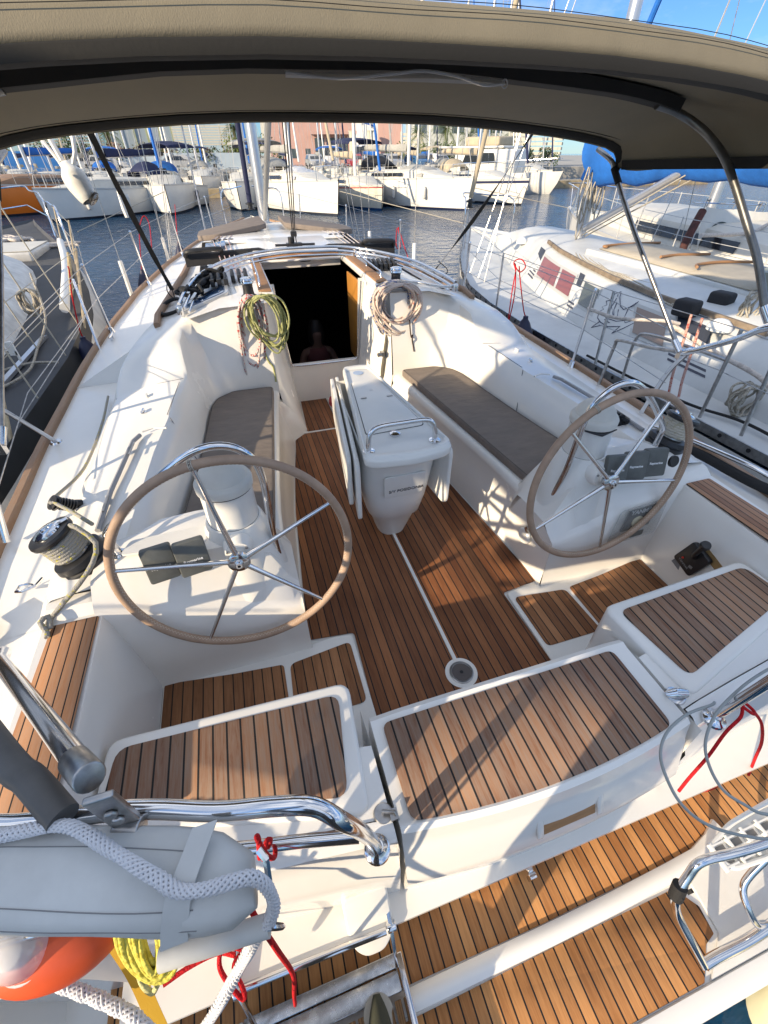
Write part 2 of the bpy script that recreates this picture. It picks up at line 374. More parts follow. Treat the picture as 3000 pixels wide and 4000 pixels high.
for b, t, o, d in pairs:
    B = V(b[0], b[1], .40); T = V(*t); O = V(*o); Dk = V(*d); w = V(b[0], b[1], T.z)
    h = T.z-.43
    q1 = V(b[0], b[1], .45); q2 = B.lerp(T, .35)+V(.25*(b[0]-T.x)*.3, 0, .04); q2.x = b[0]+(T.x-b[0])*.28; q2.y = b[1]+(T.y-b[1])*.28
    q3 = V(b[0]+(T.x-b[0])*.66, b[1]+(T.y-b[1])*.66, .43+h*.72)
    q4 = V(b[0]+(T.x-b[0])*.94, b[1]+(T.y-b[1])*.94, T.z-.022)
    dt = (O-T).normalized() if (O-T).length > .01 else V(0, 1, 0)
    T2 = T+dt*.02
    O1 = O-dt*.03; dd = (Dk-O).normalized() if (Dk-O).length > .01 else V(0, 0, -1); O2 = O+dd*.03
    gu = V(max(HB(Dk.y)-.02, Dk.x+.02), Dk.y, SZ(Dk.y)+.004) if abs(Dk.z-.49) < .03 else Dk+V(0, .05, 0)
    rows.append([B, q1, q2, q3, q4, T2, T.lerp(O, .5)+V(0, 0, .004), O1, O2, Dk, gu])
m.grid(rows).both('coaming', gel, yacht, ang=33)
# helm pods: raised block that carries pedestal and instruments
PX = [.665, .70, .76, .83, .92, 1.05, 1.2, 1.30, 1.38, 1.45]
zt = [.40, .45, .60, .68, .705, .71, .70, .69, .675, .655]; ze = [.32, .335, .35, .37, .40, .45, .50, .52, .55, .58]; zf = [.2, .42, .42, .42, .42, .42, .42, .43, .5, .6]
m = MB(); rows = []
for i, x in enumerate(PX):
    fy = 1.72 if x < 1.25 else 1.66
    rows.append([V(x, fy+.03, zf[i]), V(x, fy, min(zt[i], zf[i]+.12) if zt[i] > zf[i]+.1 else zt[i]), V(x, fy-.03, zt[i]-.01), V(x, fy-.07, zt[i]), V(x, 1.44, zt[i]), V(x, 1.41, zt[i]-.005), V(x, 1.345, ze[i]+.02 if ze[i]+.02 < zt[i] else zt[i]-.01), V(x, 1.325, ze[i]), V(x, 1.31, ze[i]-.03), V(x, 1.308, .12), V(x, 1.30, .03), V(x, 1.28, -.01)])
m.grid(rows)
m.add([V(.665, 1.31, -.01), V(.665, 1.31, .33), V(.665, 1.44, .40), V(.665, 1.65, .40), V(.665, 1.75, .2), V(.665, 1.75, -.01)], [(0, 1, 2, 3, 4, 5)])
m.both('helm_console', gel, yacht, ang=30)
# helm footwell side wall, coaming pad base and aft side deck
m = MB(); rows = []
for y, zz in [(1.42, .60), (1.37, .59), (1.335, .555), (1.2, .553), (.9, .548), (.6, .545), (.42, .54), (.35, .50), (.31, .43)]:
    o = 1.64 if y < 1.34 else 1.63
    g = HB(y)-.02
    rows.append([V(1.372, y, -.01), V(1.375, y, .03), V(1.395, y, .30), V(1.415, y, min(zz-.03, .52)), V(1.428, y, zz), V(o-.01, y, zz+.006), V(o+.015, y, zz-.015), V(o+.05, y, .475), V(g, y, SZ(y)+.004)])
m.grid(rows).both('side_coaming', gel, yacht, ang=30)
# helm seats and aft deck
def hs(s):
    m = MB(); P = rpoly([V(s*.565, .835, 0), V(s*1.385, .87, 0), V(s*1.40, .60, 0), V(s*.60, .40, 0)], .05)
    m.prism([(p.x, p.y) for p in P], -.01, .432)
    m.build('helm_seat', gel, yacht, bevel=.016)
    m = MB(); rows = []
    for x in [.545, .6, .8, 1.0, 1.2, 1.43, 1.6, 1.95]:
        y = YT(x); rows.append([V(s*x, y+.32, .418), V(s*x, y+.105, .42)])
    m.grid(rows); m.add([V(s*.545, .75, .0), V(s*.545, .75, .36), V(s*.545, .6, .419), V(s*.545, .30, .42), V(s*.545, .26, -.4)], [(0, 1, 2, 3, 4)])
    m.build('aft_deck', gel, yacht)
for s in (-1, 1): hs(s)
# deck from the helm to the bow
m = MB(); rows = []
for y in [3.6, 3.95, 4.6, 5.06, 5.3, 6.2, 7, 7.8, 8.5, 9.2, 9.8, 10.3, 10.8, 11.3, 11.9, 12.4, 12.8]:
    cw = lerp([3.6, 5.3, 7, 8.5, 10.3, 11.0, 11.3], [1.335, 1.2, 1.15, .95, .6, .35, .2], y); ct = lerp([3.6, 5.4, 8, 9.3, 10.3, 11.0, 11.3], [1.09, 1.13, 1.11, 1.02, .84, .72, .70], y)
    dz = SZ(y)+.02; ez = max(dz+.01, lerp([3.6, 5.3, 8, 9.5, 10.6, 11.2], [.955, .96, .93, .86, .72, .68], y)); g = HB(y)-.02
    cb = min(cw+.10, g-.02); cw = min(cw, g-.06)
    fl = [0, .42, .44, cw*.62, cw*.82, cw-.03, cw, (cw+cb)/2, cb, (cb+g)/2, g]
    if y > 10: fl[1], fl[2] = cw*.3, cw*.45
    zz = [ct, ct-.006, ct-.008, ct-.02, ez+.05 if ez+.05 < ct-.02 else ct-.02, ez+.012, ez, (ez+dz)/2, dz, dz-.002, SZ(y)+.004]
    rows.append([V(a, y, b) for a, b in zip(fl, zz)])
n0 = len(rows[0]); vs = [v for r in rows for v in r]; fs = []
for i in range(len(rows)-1):
    for k in range(n0-1):
        if k < 2 and rows[i][0].y < 5.05: continue
        if rows[i][0].y < 3.7 and k >= 4: continue
        fs.append((i*n0+k, i*n0+k+1, (i+1)*n0+k+1, (i+1)*n0+k))
m.add(vs, fs); m.mirror().build('coachroof', gel, yacht, ang=45)
# toe rails
for s in (-1, 1):
    pts = [V(s*(HB(y)-.005), y, SZ(y)+.02) for y in [1.1, 1.6, 2, 2.5, 3, 3.6, 4.4, 5.5, 6.3, 7, 8, 8.5, 9.4, 10.2, 11, 11.6, 12.2, 12.6]]
    m = MB(); rows = []
    for p in cr_(pts, 3):
        rows.append([p+V(s*.018, 0, -.03), p+V(s*.022, 0, .012), p+V(s*.012, 0, .022), p+V(-s*.022, 0, .022), p+V(-s*.03, 0, .014), p+V(-s*.034, 0, -.03)])
    m.grid(rows); m.add(rows[0], [tuple(range(6))]); m.build('toe_rail', toe_t, yacht, ang=30)
# ---- teak
def tk(name, poly, mt, z=.0, t=.006, r=.03, label=None):
    P = rpoly([V(*p, 0) for p in poly], r); m = MB(); m.prism([(p.x, p.y) for p in P], z, z+t)
    o = m.build(name, mt, yacht, bevel=.0015, bseg=1)
    if label: o['label'] = label
    return o
for s in (-1, 1):
    tk('sole_teak', [(s*.011, 3.49), (s*.35, 3.485), (s*.44, 3.40), (s*.462, 3.23), (s*.52, 2.89), (s*.585, 2.41), (s*.645, 1.74), (s*.676, 1.35), (s*.44, 1.325), (s*.452, .9), (s*.452, .715), (s*.011, .715)], sole_t, 0, .006, .02)
    tk('sole_teak', [(s*.02, 4.165), (s*.275, 4.165), (s*.315, 3.515), (s*.02, 3.515)], sole_t, 0, .006, .02)
    tk('footwell_teak', [(s*.475, 1.268), (s*.785, 1.232), (s*.80, .94), (s*.475, .94)], teak('footwell_teak_a%d' % s, (.18, .074, .03), (.46, .22, .098), off=.005), .014, .006, .03)
    tk('footwell_teak', [(s*.815, 1.24), (s*1.05, 1.262), (s*1.365, 1.305), (s*1.365, .84), (s*.815, .84)], teak('footwell_teak_b%d' % s, (.18, .074, .03), (.46, .22, .098), off=.02), .014, .006, .02)
    tk('helm_seat_teak', [(s*.612, .792), (s*1.35, .828), (s*1.372, .64), (s*.655, .465)], seat_t, .433, .005, .045)
    tk('coaming_teak', [(s*1.437, 1.318), (s*1.60, 1.318), (s*1.61, .9), (s*1.605, .47), (s*1.437, .47)], teak('coaming_teak%d' % s, (.25, .105, .045), (.60, .30, .14), pitch=.036, off=.003, grey=.5), .557, .005, .012)
tk('transom_seat_teak', [(-.492, .645), (.455, .645)]+[(x, .308+.17*x*x) for x in (.455, .38, .3, .2, .1, 0, -.1, -.2, -.3, -.4, -.492)], seat_t, .433, .005, .03)
# pad under footwell teak, low ridges
m = MB()
for s in (-1, 1):
    P = rpoly([V(s*.452, 1.312, 0), V(s*.56, 1.325, 0), V(s*.80, 1.30, 0), V(s*1.1, 1.31, 0), V(s*1.372, 1.36, 0), V(s*1.372, .45, 0), V(s*.452, .45, 0)], .03)
    m.prism([(p.x, p.y) for p in P], -.004, .014)
m.pieces('footwell_base', gel, yacht, bevel=.004)
m = MB(); m.box((0, 1.5, .004), (.018, .98, .010)); m.box((0, 3.85, .003), (.03, .66, .008)); m.box((0, 3.502, .003), (.7, .016, .008)); m.lathe([(.0, -.002), (.078, -.002), (.078, .007), (.055, .009)], (0, .945, 0), seg=40, cap=False)
m.pieces('sole_margin', gel, yacht)
# compass-like deck drain / tank lid
d = MB().lathe([(.058, 0), (.058, .012), (.054, .014), (.046, .0125)], (0, .945, 0), seg=40, cap=False).build('deck_plate', steel_d, yacht)
m = MB(); m.lathe([(.0, .010), (.047, .010)], (0, .945, .002), seg=40, cap=False); m.build('plate_lid', mat('plate_grey', (.10, .085, .08), .7, bump=(300, .5, .002)), d)
m = MB(); m.lathe([(.0, .0), (.009, .0)], (0, .945, .0135), seg=8, cap=False); m.build('plate_socket', black, d)
# swim platform teak
plat = [(-1.62, .40), (-1.2, .352), (-.9, .32), (-.67, .293), (-.48, .265), (-.25, .25), (0, .244), (.25, .25), (.48, .265), (.67, .293), (.9, .32), (1.2, .352), (1.6, .392), (1.45, .0), (.9, .085), (.62, .078), (0, .07), (-.6, .075), (-1.3, .15), (-1.62, .25)]
tk('platform_teak', plat, plat_t, -.428, .008, .01)
tk('platform_teak', [(-1.5, -.01), (-.5, -.005), (0, .0), (.50, .0), (.575, -.0), (.632, -.075), (.62, -.155), (.565, -.17), (.475, -.247), (-1.5, -.247)], teak('platform_teak_aft', (.30, .125, .04), (.70, .35, .13), off=.005, seam=.07), -.428, .008, .004)
m = MB(); rows = []
for x in [-1.6, -1.2, -.8, -.57, -.3, 0, .3, .6, .75, .85, .93]:
    y = .035+.03*(x if x > 0 else .3*-x)**2; w = .034 if x < .8 else .034+(x-.8)*.4
    rows.append([V(x, y-w, -.43), V(x, y-w*.92, -.405), V(x, y-w*.5, -.392), V(x, y, -.388), V(x, y+w*.5, -.392), V(x, y+w*.92, -.405), V(x, y+w, -.43)])
m.grid(rows).build('platform_ridge', gel, yacht)
# lip along the aft edge of the platform
m = MB(); rows = []
for x in [-1.65, -1, -.3, .3, .7, 1.0, 1.4, 1.65]:
    rows.append([V(x, -.25, -.43), V(x, -.255, -.412), V(x, -.285, -.408), V(x, -.32, -.425), V(x, -.33, -.50), V(x, -.32, -.7)])
m.grid(rows).build('platform_lip', gel, yacht)
m = MB(); m.prism([(.66, .03), (1.5, .06), (1.62, -.25), (.5, -.25), (.64, -.16)], -.43, -.418); m.build('platform_corner', gel2, yacht, bevel=.004)
# ---- cabin: dark saloon seen through the companionway
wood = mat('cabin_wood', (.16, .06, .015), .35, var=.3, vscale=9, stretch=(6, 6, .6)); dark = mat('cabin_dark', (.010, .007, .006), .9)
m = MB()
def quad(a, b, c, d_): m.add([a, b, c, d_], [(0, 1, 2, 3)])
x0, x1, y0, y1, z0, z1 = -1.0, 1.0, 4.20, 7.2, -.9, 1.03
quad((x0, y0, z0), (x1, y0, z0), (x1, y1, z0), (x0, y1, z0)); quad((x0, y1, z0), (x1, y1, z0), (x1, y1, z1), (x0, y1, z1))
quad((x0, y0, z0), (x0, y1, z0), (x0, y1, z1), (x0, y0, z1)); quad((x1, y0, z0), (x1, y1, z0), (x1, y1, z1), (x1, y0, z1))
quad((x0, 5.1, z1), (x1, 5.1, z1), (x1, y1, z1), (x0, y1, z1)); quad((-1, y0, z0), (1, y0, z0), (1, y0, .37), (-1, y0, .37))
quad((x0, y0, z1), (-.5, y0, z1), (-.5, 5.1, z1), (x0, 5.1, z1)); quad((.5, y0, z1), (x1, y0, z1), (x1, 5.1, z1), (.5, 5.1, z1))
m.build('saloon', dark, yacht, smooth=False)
m = MB(); m.box((.40, 4.45, .66), (.02, .45, .78)); m.build('cabin_joinery', mat('lit_wood', (.45, .20, .04), .35, var=.3, vscale=9, stretch=(6, 6, .6)), yacht, bevel=.005)  # brighter copy of the cabin wood, with sunlight put into its colour
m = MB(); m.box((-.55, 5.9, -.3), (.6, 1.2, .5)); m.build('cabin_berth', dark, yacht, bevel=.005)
# recess walls and bulkhead round the companionway
m = MB(); rows = []
for z, xa, xb in [(-.01, .315, .285), (.40, .44, .345), (.43, .445, .35), (.8, .47, .385), (1.085, .49, .42)]:
    rows.append([V(.50 if z > .3 else XS(3.45), 3.50+.12*max(0, z), z), V(xa+.03, 3.525+.11*max(0, z), z), V(xa, 3.57+.10*max(0, z), z), V((xa+xb)/2, 3.85, z), V(xb, 4.13, z), V(xb-.002, 4.16, z)])
m.grid(rows).mirror()
for y, z, xx in [(4.15, 0, .3)]:
    m.add([V(-.34, 4.15, -.01), V(.34, 4.15, -.01), V(.37, 4.13, .375), V(-.37, 4.13, .375)], [(0, 1, 2, 3)])
    m.add([V(-.37, 4.13, .375), V(.37, 4.13, .375), V(.37, 4.19, .38), V(-.37, 4.19, .38)], [(0, 1, 2, 3)])
for s in (-1, 1):
    m.add([V(s*.35, 4.13, .37), V(s*.325, 4.13, .37), V(s*.37, 4.15, 1.09), V(s*.44, 4.15, 1.09)], [(0, 1, 2, 3)])
m.build('companionway_bulkhead', gel, yacht, ang=50)
fr = [V(-.325, 4.125, .45), V(-.30, 4.122, .40), V(-.25, 4.12, .382), V(.25, 4.12, .382), V(.315, 4.122, .40), V(.335, 4.125, .45)]
tube('companionway_frame', [V(-.385, 4.125, 1.07)]+fr+[V(.395, 4.125, 1.07)], .009, steel, yacht, n=4)
# hatch sides, teak rails, sliding hatch
for s in (-1, 1):
    m = MB(); m.prism([V(s*.41, 3.70, 1.075), V(s*.50, 3.70, 1.075), V(s*.49, 5.12, 1.10), V(s*.41, 5.12, 1.10)], 0, .05); m.build('hatch_coaming', gel, yacht, bevel=.008)
    m = MB(); m.prism([V(s*.425, 3.72, 1.128), V(s*.52, 3.74, 1.128), V(s*.50, 4.95, 1.15), V(s*.425, 5.12, 1.15)], 0, .012); m.build('hatch_trim', trim_t, yacht, bevel=.003)
    for yy, h in ((4.28, .05),):
        tube('grab_rail', [V(s*.50, 3.86, 1.13), V(s*.50, 3.89, 1.18), V(s*.495, 4.0, 1.185), V(s*.49, 4.6, 1.205), V(s*.49, 4.72, 1.20), V(s*.49, 4.75, 1.14)], .009, steel, yacht)
    m = MB(); m.lathe([(.014, 0), (.006, .01), (.006, .06)], (s*.493, 4.30, 1.13), seg=10); m.build('rail_post', steel, yacht)
m = MB(); P = rpoly([V(-.44, 5.07, 0), V(.44, 5.07, 0), V(.46, 6.25, 0), V(-.46, 6.25, 0)], .05); m.prism([(p.x, p.y) for p in P], 1.125, 1.165); m.build('sliding_hatch', gel, yacht, bevel=.012)
m = MB(); m.prism([(-.40, 5.045), (.40, 5.045), (.41, 5.075), (-.41, 5.075)], 1.13, 1.172); m.build('hatch_handle_board', mat('varnished_teak', (.42, .19, .07), .35, var=.25, vscale=8, stretch=(1, 12, 12)), yacht, bevel=.006)
m = MB(); m.prism([(-.42, 5.06), (.42, 5.06), (.42, 5.12), (-.42, 5.12)], 1.04, 1.128); m.build('hatch_underside', gel, yacht, bevel=.004)
tube('hatch_pull', [V(.0, 5.045, 1.105), V(.01, 5.035, 1.10), V(.09, 5.035, 1.10), V(.10, 5.045, 1.105)], .006, black, yacht)
m = MB(); m.box((0, 6.75, 1.125), (1.5, .9, .02)); m.box((0, 5.5, 1.115), (1.02, 1.0, .02)); m.build('hatch_garage', gel, yacht, bevel=.008)
# swung-open smoked washboard door on the starboard side of the recess
m = MB(); m.prism([(0, 0), (.50, .0), (.50, .36), (.36, .60), (0, .66)], 0, .012, M=Matrix(((-.08, .12, 1, .455), (-1, .0, 0, 4.10), (0, 1, 0, .34), (0, 0, 0, 1))))
door = m.build('companionway_door', mat('smoked_acrylic', (.10, .085, .055), .12, alpha=.78, coat=.3), yacht, bevel=.003)
m = MB(); m.box((.425, 3.60, .60), (.03, .05, .035)); m.lathe([(.018, 0), (.018, .03), (.01, .035)], (.41, 3.58, .60), (-1, 0, 0), 12); m.build('door_lock', steel_d, door)
m = MB(); m.prism([(0, -.02), (.02, -.02), (.02, .04), (0, .04)], 0, .1, M=Matrix.Translation((.455, 3.75, .86))); m.build('door_latch', black, yacht, bevel=.012)
# ================================================================ FITTINGS
gelw = mat('pedestal_white', (.78, .77, .73), .3, var=.04, vscale=6, coat=.2)
grey_in = mat('instrument_cover', (.115, .12, .112), .5, var=.2, vscale=20, bump=(200, .1, .002))
ink = mat('white_print', (.8, .8, .8), .5)
inkb = mat('black_print', (.01, .01, .012), .5)
def text(name, body, size, M4, mt, parent=None, ext=.0006, shear=0, space=1, bold=0):
    c = bpy.data.curves.new(name, 'FONT'); c.body = body; c.size = size; c.align_x = 'CENTER'; c.align_y = 'CENTER'; c.extrude = ext; c.shear = shear; c.space_character = space; c.offset = bold
    o = bpy.data.objects.new(name, c); COL.objects.link(o); o.matrix_world = M4
    dg = bpy.context.evaluated_depsgraph_get(); me = bpy.data.meshes.new_from_object(o.evaluated_get(dg)); me.transform(M4)
    bpy.data.objects.remove(o); me.materials.clear(); 
    return fin(name, me, mt, parent, smooth=False)
def frame(o, x, y):                      # matrix with origin o, x axis, y axis
    x = Vector(x).normalized(); y = Vector(y); y = (y-x*x.dot(y)).normalized(); z = x.cross(y)
    m = Matrix((x, y, z)).transposed().to_4x4(); m.translation = Vector(o); return m
for s in (-1, 1):
    side = 'port' if s < 0 else 'starboard'
    cx = s*.878
    ped = MB().lathe([(.19, .40), (.17, .52), (.145, .66), (.122, .735), (.113, .755), (.104, .757), (.104, .91), (.10, .912)], (cx, 1.53, 0), seg=40).build('steering_pedestal', gelw, yacht, ang=35)
    MB().lathe([(.104, .914), (.112, .918), (.113, .945), (.106, .957), (.094, .962), (.088, .985), (.066, 1.012), (.03, 1.026), (0, 1.029)], (cx, 1.53, 0), seg=40, cap=False).build('compass_cover', mat('cover_cream', (.66, .64, .58), .55, var=.08, vscale=8, bump=(60, .1, .003)), ped)
    m = MB(); m.lathe([(.105, .7555), (.1055, .7555), (.1055, .758), (.105, .758)], (cx, 1.53, 0), seg=40, cap=False); m.lathe([(.105, .9115), (.108, .9115), (.108, .915)], (cx, 1.53, 0), seg=40, cap=False); m.build('seal', black, ped)
    if s > 0: MB().tube([V(cx-.1, 1.46, .916), V(cx-.03, 1.419, .905), V(cx+.06, 1.43, .913)], [.003, .009, .003], 8).build('loose_seal', black, ped)
    tilt = V(0, -1, .105).normalized()
    m = MB(); m.lathe([(.062, -.02), (.058, .05), (.05, .065), (.026, .068), (.026, .09)], (cx, 1.415, .693), tilt, 28); m.build('wheel_shaft_boss', gelw, ped)
    m = MB()
    for a in (0.6, 2.7, 4.8):
        m.lathe([(.006, 0), (.006, .004), (.003, .006)], V(cx, 1.35, .70)+V(.043*math.cos(a), 0, .043*math.sin(a)), tilt, 8)
    m.pieces('boss_screw', steel_d, ped)
    # steering wheel
    wc = V(cx, 1.30, .705); wx = V(1, 0, 0); wu = V(0, .105, 1).normalized(); wn = tilt
    RR = .441
    wheel = tube('steering_wheel', [wc+(wx*math.cos(a)+wu*math.sin(a))*RR for a in [2*math.pi*k/96 for k in range(96)]], .0170, leather, yacht, closed=True, spline=False, seg=14, label='tan leather covered wheel on the %s side' % side)
    m = MB()                              # zig-zag stitching on the inner side of the rim
    zz = [wc+(wx*math.cos(a)+wu*math.sin(a))*(RR-.0155+(.0035 if k % 2 else -.001))+wn*(.0045+(.007 if k % 2 else 0)) for k, a in enumerate([2*math.pi*k/380 for k in range(380)])]
    m.tube(zz, .0011, 4, closed=True); m.build('stitching', mat('thread', (.62, .55, .45), .8), wheel)
    a0 = 98 if s < 0 else 62
    for k in range(5):
        a = R(a0-72*k+(0 if s < 0 else 0)); dr = wx*math.cos(a)+wu*math.sin(a)
        MB().tube([wc+dr*.025, wc+dr*.20, wc+dr*(RR-.012)], [.0115, .0095, .0075], 12).build('spoke', steel, wheel, ang=60)
    m = MB(); m.lathe([(.03, -.03), (.036, -.012), (.043, -.006), (.044, .008), (.036, .012), (.018, .014), (.017, .024), (.012, .026), (.012, .034), (.006, .034), (.006, .022)], wc, wn, 28, cap=False); m.build('hub', steel, wheel, ang=30)
    a = R(98 if s < 0 else 116); dr = wx*math.cos(a)+wu*math.sin(a); tg = -wx*math.sin(a)+wu*math.cos(a)
    m = MB()
    for q in (-.005, .001, .006): m.tube([wc+dr*RR+tg*q+(dr*math.cos(b)+wn*math.sin(b))*.0185 for b in [2*math.pi*j/14 for j in range(14)]], .002, 6, closed=True)
    m.build('king_spoke_whipping', ropemat('whipping%d' % s, (.55, .5, .42), (.1, .1, .1), .3, 200), wheel)
    # guard hoop
    gp = [(.726, 1.50, .42), (.733, 1.475, .58), (.733, 1.45, .72), (.724, 1.43, .93), (.728, 1.425, 1.02), (.745, 1.42, 1.085), (.79, 1.412, 1.14), (.845, 1.41, 1.162), (.905, 1.41, 1.16), (.97, 1.42, 1.13), (1.06, 1.44, 1.066), (1.16, 1.465, .985), (1.255, 1.485, .895), (1.32, 1.505, .838), (1.352, 1.513, .80), (1.355, 1.515, .765), (1.344, 1.512, .69)]
    tube('guard_rail', [V(s*x, y, z) for x, y, z in gp], .0145, steel, yacht, n=5, seg=14)
    m = MB()
    for c in ((.726, 1.50, .42), (1.343, 1.512, .683)): m.lathe([(.03, 0), (.028, .006), (.017, .01), (.017, .02)], V(s*c[0], c[1], c[2]), (0, 0, 1), 20)
    m.pieces('rail_base', steel, yacht)
    # instruments with clip-on covers
    xs_ = [(.985, 1.10), (1.105, 1.215)] if s < 0 else [(.87, .98), (.985, 1.10), (1.105, 1.225)]
    pod = MB()
    o0 = V(0, 1.345, .675); ydir = V(0, .30, 1).normalized()
    for i, (xa, xb) in enumerate(xs_):
        Mx = frame((s*(xa+xb)/2, 1.337+(.0 if i == 0 else .004), .745-.004*i), (s*(xb-xa) if s > 0 else (xb-xa), -.02*s, 0), ydir)
        m = MB(); w, h = (xb-xa)/2, .072
        P = rpoly([V(-w, -h, 0), V(w, -h, 0), V(w, h, 0), V(-w, h, 0)], .012); m.prism([(p.x, p.y) for p in P], -.02, .012, M=Mx)
        o = m.build('instrument_cover', grey_in, yacht, bevel=.004, label=None) if False else m.build('instrument_cover', grey_in, yacht, bevel=.004)
        text('cover_lettering', 'Raymarine', .0165, Mx @ Matrix.Translation((0, -.002 if s > 0 else -.01, .0128)), ink, o, bold=.0003)
    if s > 0:
        m = MB(); m.lathe([(.03, 0), (.03, .012), (.026, .016)], (1.262, 1.325, .735), (0, -1, .3), 24); m.build('button_pad', black, yacht)
    # nonskid inlay on top of the console
    m = MB(); P = rpoly([V(s*1.0, 1.45, 0), V(s*1.33, 1.47, 0), V(s*1.30, 1.55, 0), V(s*1.0, 1.56, 0)], .02); m.prism([(p.x, p.y) for p in P], .704, .7125); m.build('console_nonskid', gel2, yacht)
    # locker lid grooves: lid outline and gas-strut slot
    m = MB()
    m.tube([V(s*1.37, 2.50, .7045), V(s*1.40, 2.44, .7025), V(s*1.455, 2.0, .681), V(s*1.47, 1.72, .668)], .012, 8); m.build('lid_gutter', mat('gutter_grey', (.30, .30, .31), .4), yacht)
    m = MB(); m.tube([V(s*1.385, 2.40, .716), V(s*1.40, 2.28, .71)], .005, 6); m.tube([V(s*1.455, 1.95, .693), V(s*1.46, 1.83, .687)], .005, 6); m.pieces('lid_hinge', steel_d, yacht)
    m = MB(); m.tube([V(s*1.225, 2.52, .716), V(s*1.30, 2.55, .714), V(s*1.36, 2.53, .709)], .006, 6); m.build('lid_edge', gel, yacht)
    m = MB(); m.tube(cr_([V(s*1.215, 2.655, .713), V(s*1.18, 2.60, .62), V(s*1.12, 2.5, .50), V(s*1.10, 2.47, .44)], 4), .0028, 5); m.tube([V(s*1.15, 3.17, .748), V(s*1.35, 3.2, .72), V(s*1.60, 3.14, .672)], .002, 4); m.tube([V(s*1.175, 3.12, .746), V(s*1.235, 2.7, .714)], .002, 4)
    m.pieces('moulding_seam', mat('seam_grey', (.16, .16, .17), .6), yacht)
    for (x, y, z, mt_) in ((1.385, 3.03, .71, gelw), (1.385, 2.82, .70, steel)):
        m = MB(); m.lathe([(.02, 0), (.019, .006), (.008, .009), (.008, .014)], V(s*x, y, z-.004), (0, 0, 1), 16); m.box((s*x, y, z+.012), (.012, .038, .010)); m.build('lid_latch', mt_, yacht)
    # primary winch, foredeck line wound on it
    wc2 = V(s*1.50, 1.575, .635) if s < 0 else V(s*1.50, 1.58, .64); ax = V(s*.36, 0.02, .93).normalized() if s < 0 else V(.30, .0, .95).normalized()
    win = MB().lathe([(.107, -.03), (.107, .012), (.098, .018), (.097, .022), (.106, .026), (.101, .05), (.088, .056)], wc2, ax, 40).build('winch', black, yacht, ang=30, label='black sheet winch on the %s coaming' % side)
    MB().lathe([(.062, .055), (.058, .08), (.058, .15), (.068, .158)], wc2, ax, 32).build('drum', steel_d, win)
    MB().lathe([(.07, .156), (.086, .162), (.088, .174), (.084, .184), (.06, .188), (.055, .185)], wc2, ax, 36).build('self_tailer', black, win, ang=30)
    MB().lathe([(.056, .186), (.054, .196), (.038, .202), (.022, .203), (.020, .196), (.0, .196)], wc2, ax, 32, cap=False).build('winch_cap', steel, win, ang=25)
    q = Vector((0, 0, 1)).rotation_difference(ax)
    m = MB(); m.tube([wc2+q @ V(.02, .0, .19), wc2+q @ V(.055, .01, .196), wc2+q @ V(.085, .02, .192)], [.010, .010, .006], 8); m.build('feeder_arm', steel, win)
    sheet = ropemat('sheet_grey_yellow', (.31, .30, .27), (.42, .38, .08), .2, 70)
    turns = [wc2+q @ V(.068*math.cos(a), .068*math.sin(a), .066+.0135*a/(2*math.pi)*1.0) for a in [k*2*math.pi/18 for k in range(18*7-4)]]
    pts = turns[:]
    if s < 0:
        pts += [wc2+q @ V(.075, -.01, .168), wc2+q @ V(.10, -.02, .172), V(-1.445, 1.545, .82), V(-1.40, 1.505, .77), V(-1.42, 1.45, .72), V(-1.478, 1.40, .67), V(-1.545, 1.372, .62), V(-1.60, 1.352, .575), V(-1.618, 1.32, .565), V(-1.595, 1.30, .575), V(-1.60, 1.335, .60), V(-1.62, 1.31, .60), V(-1.605, 1.285, .572), V(-1.60, 1.26, .566)]
    MB().tube(cr_(pts, 2) if s < 0 else pts, .0098, 10).build('sheet_rope', sheet if s < 0 else ropemat('sheet_pale', (.50, .46, .38), (.42, .38, .28), .3, 60), None, ang=60)
    sr = COL.objects[-1] if False else bpy.data.objects[[o.name for o in bpy.data.objects if o.name.startswith('sheet_rope')][-1]]
    tag(sr, 'yellow flecked grey sheet on the port winch, its knotted tail over the coaming' if s < 0 else 'pale sheet rope wound round the starboard winch behind the right wheel', 'rope')
    if s < 0:
        blk = MB()
        blk.lathe([(.03, -.012), (.036, -.01), (.036, -.006), (.027, .0), (.036, .006), (.036, .01), (.03, .012)], (-1.68, 1.95, .70), (-.55, -.3, .7), 22)
        b = blk.build('turning_block', black, yacht, ang=30)
        m = MB(); 
        for k in range(6): m.lathe([(.030, 0), (.031, .004), (.026, .008)], V(-1.665+.008*k, 1.955+.005*k, .69-.009*k), (-.55, -.3, .7), 18)
        m.tube([V(-1.66, 1.96, .68), V(-1.60, 2.0, .64)], [.02, .02], 10); m.build('block_spring', black, b)
        tube('sheet_lead', [V(-1.43, 1.62, .78), V(-1.56, 1.80, .735), V(-1.665, 1.93, .71), V(-1.70, 2.0, .69), V(-1.72, 2.5, .55), V(-1.74, 3.1, .52), V(-1.78, 3.6, .515)], .0085, sheet, None)
        tag(bpy.data.objects['sheet_lead'], 'yellow flecked sheet running forward along the port side deck from a black block', 'rope')
        m = MB(); m.tube([V(-1.835, 1.62, .50), V(-1.80, 1.60, .512), V(-1.755, 1.62, .512), V(-1.74, 1.66, .512)], .007, 8); m.tube([V(-1.84, 1.62, .495)]+[V(-1.80+.03*math.cos(a), 1.635, .50+.02*math.sin(a)) for a in (3, 2.2, 1.2, .3)], .005, 8); m.build('pad_eye', steel, yacht)
# small round deck fittings
for (x, y, z, r_) in ((-1.87, 4.0, .497, .045), (-1.9, 3.86, .5, .0)):
    if r_: m = MB(); m.lathe([(r_, 0), (r_*.95, .004), (.018, .005), (.012, .001)], (x, y, z), (0, 0, 1), 24); m.build('deck_filler', black, yacht)
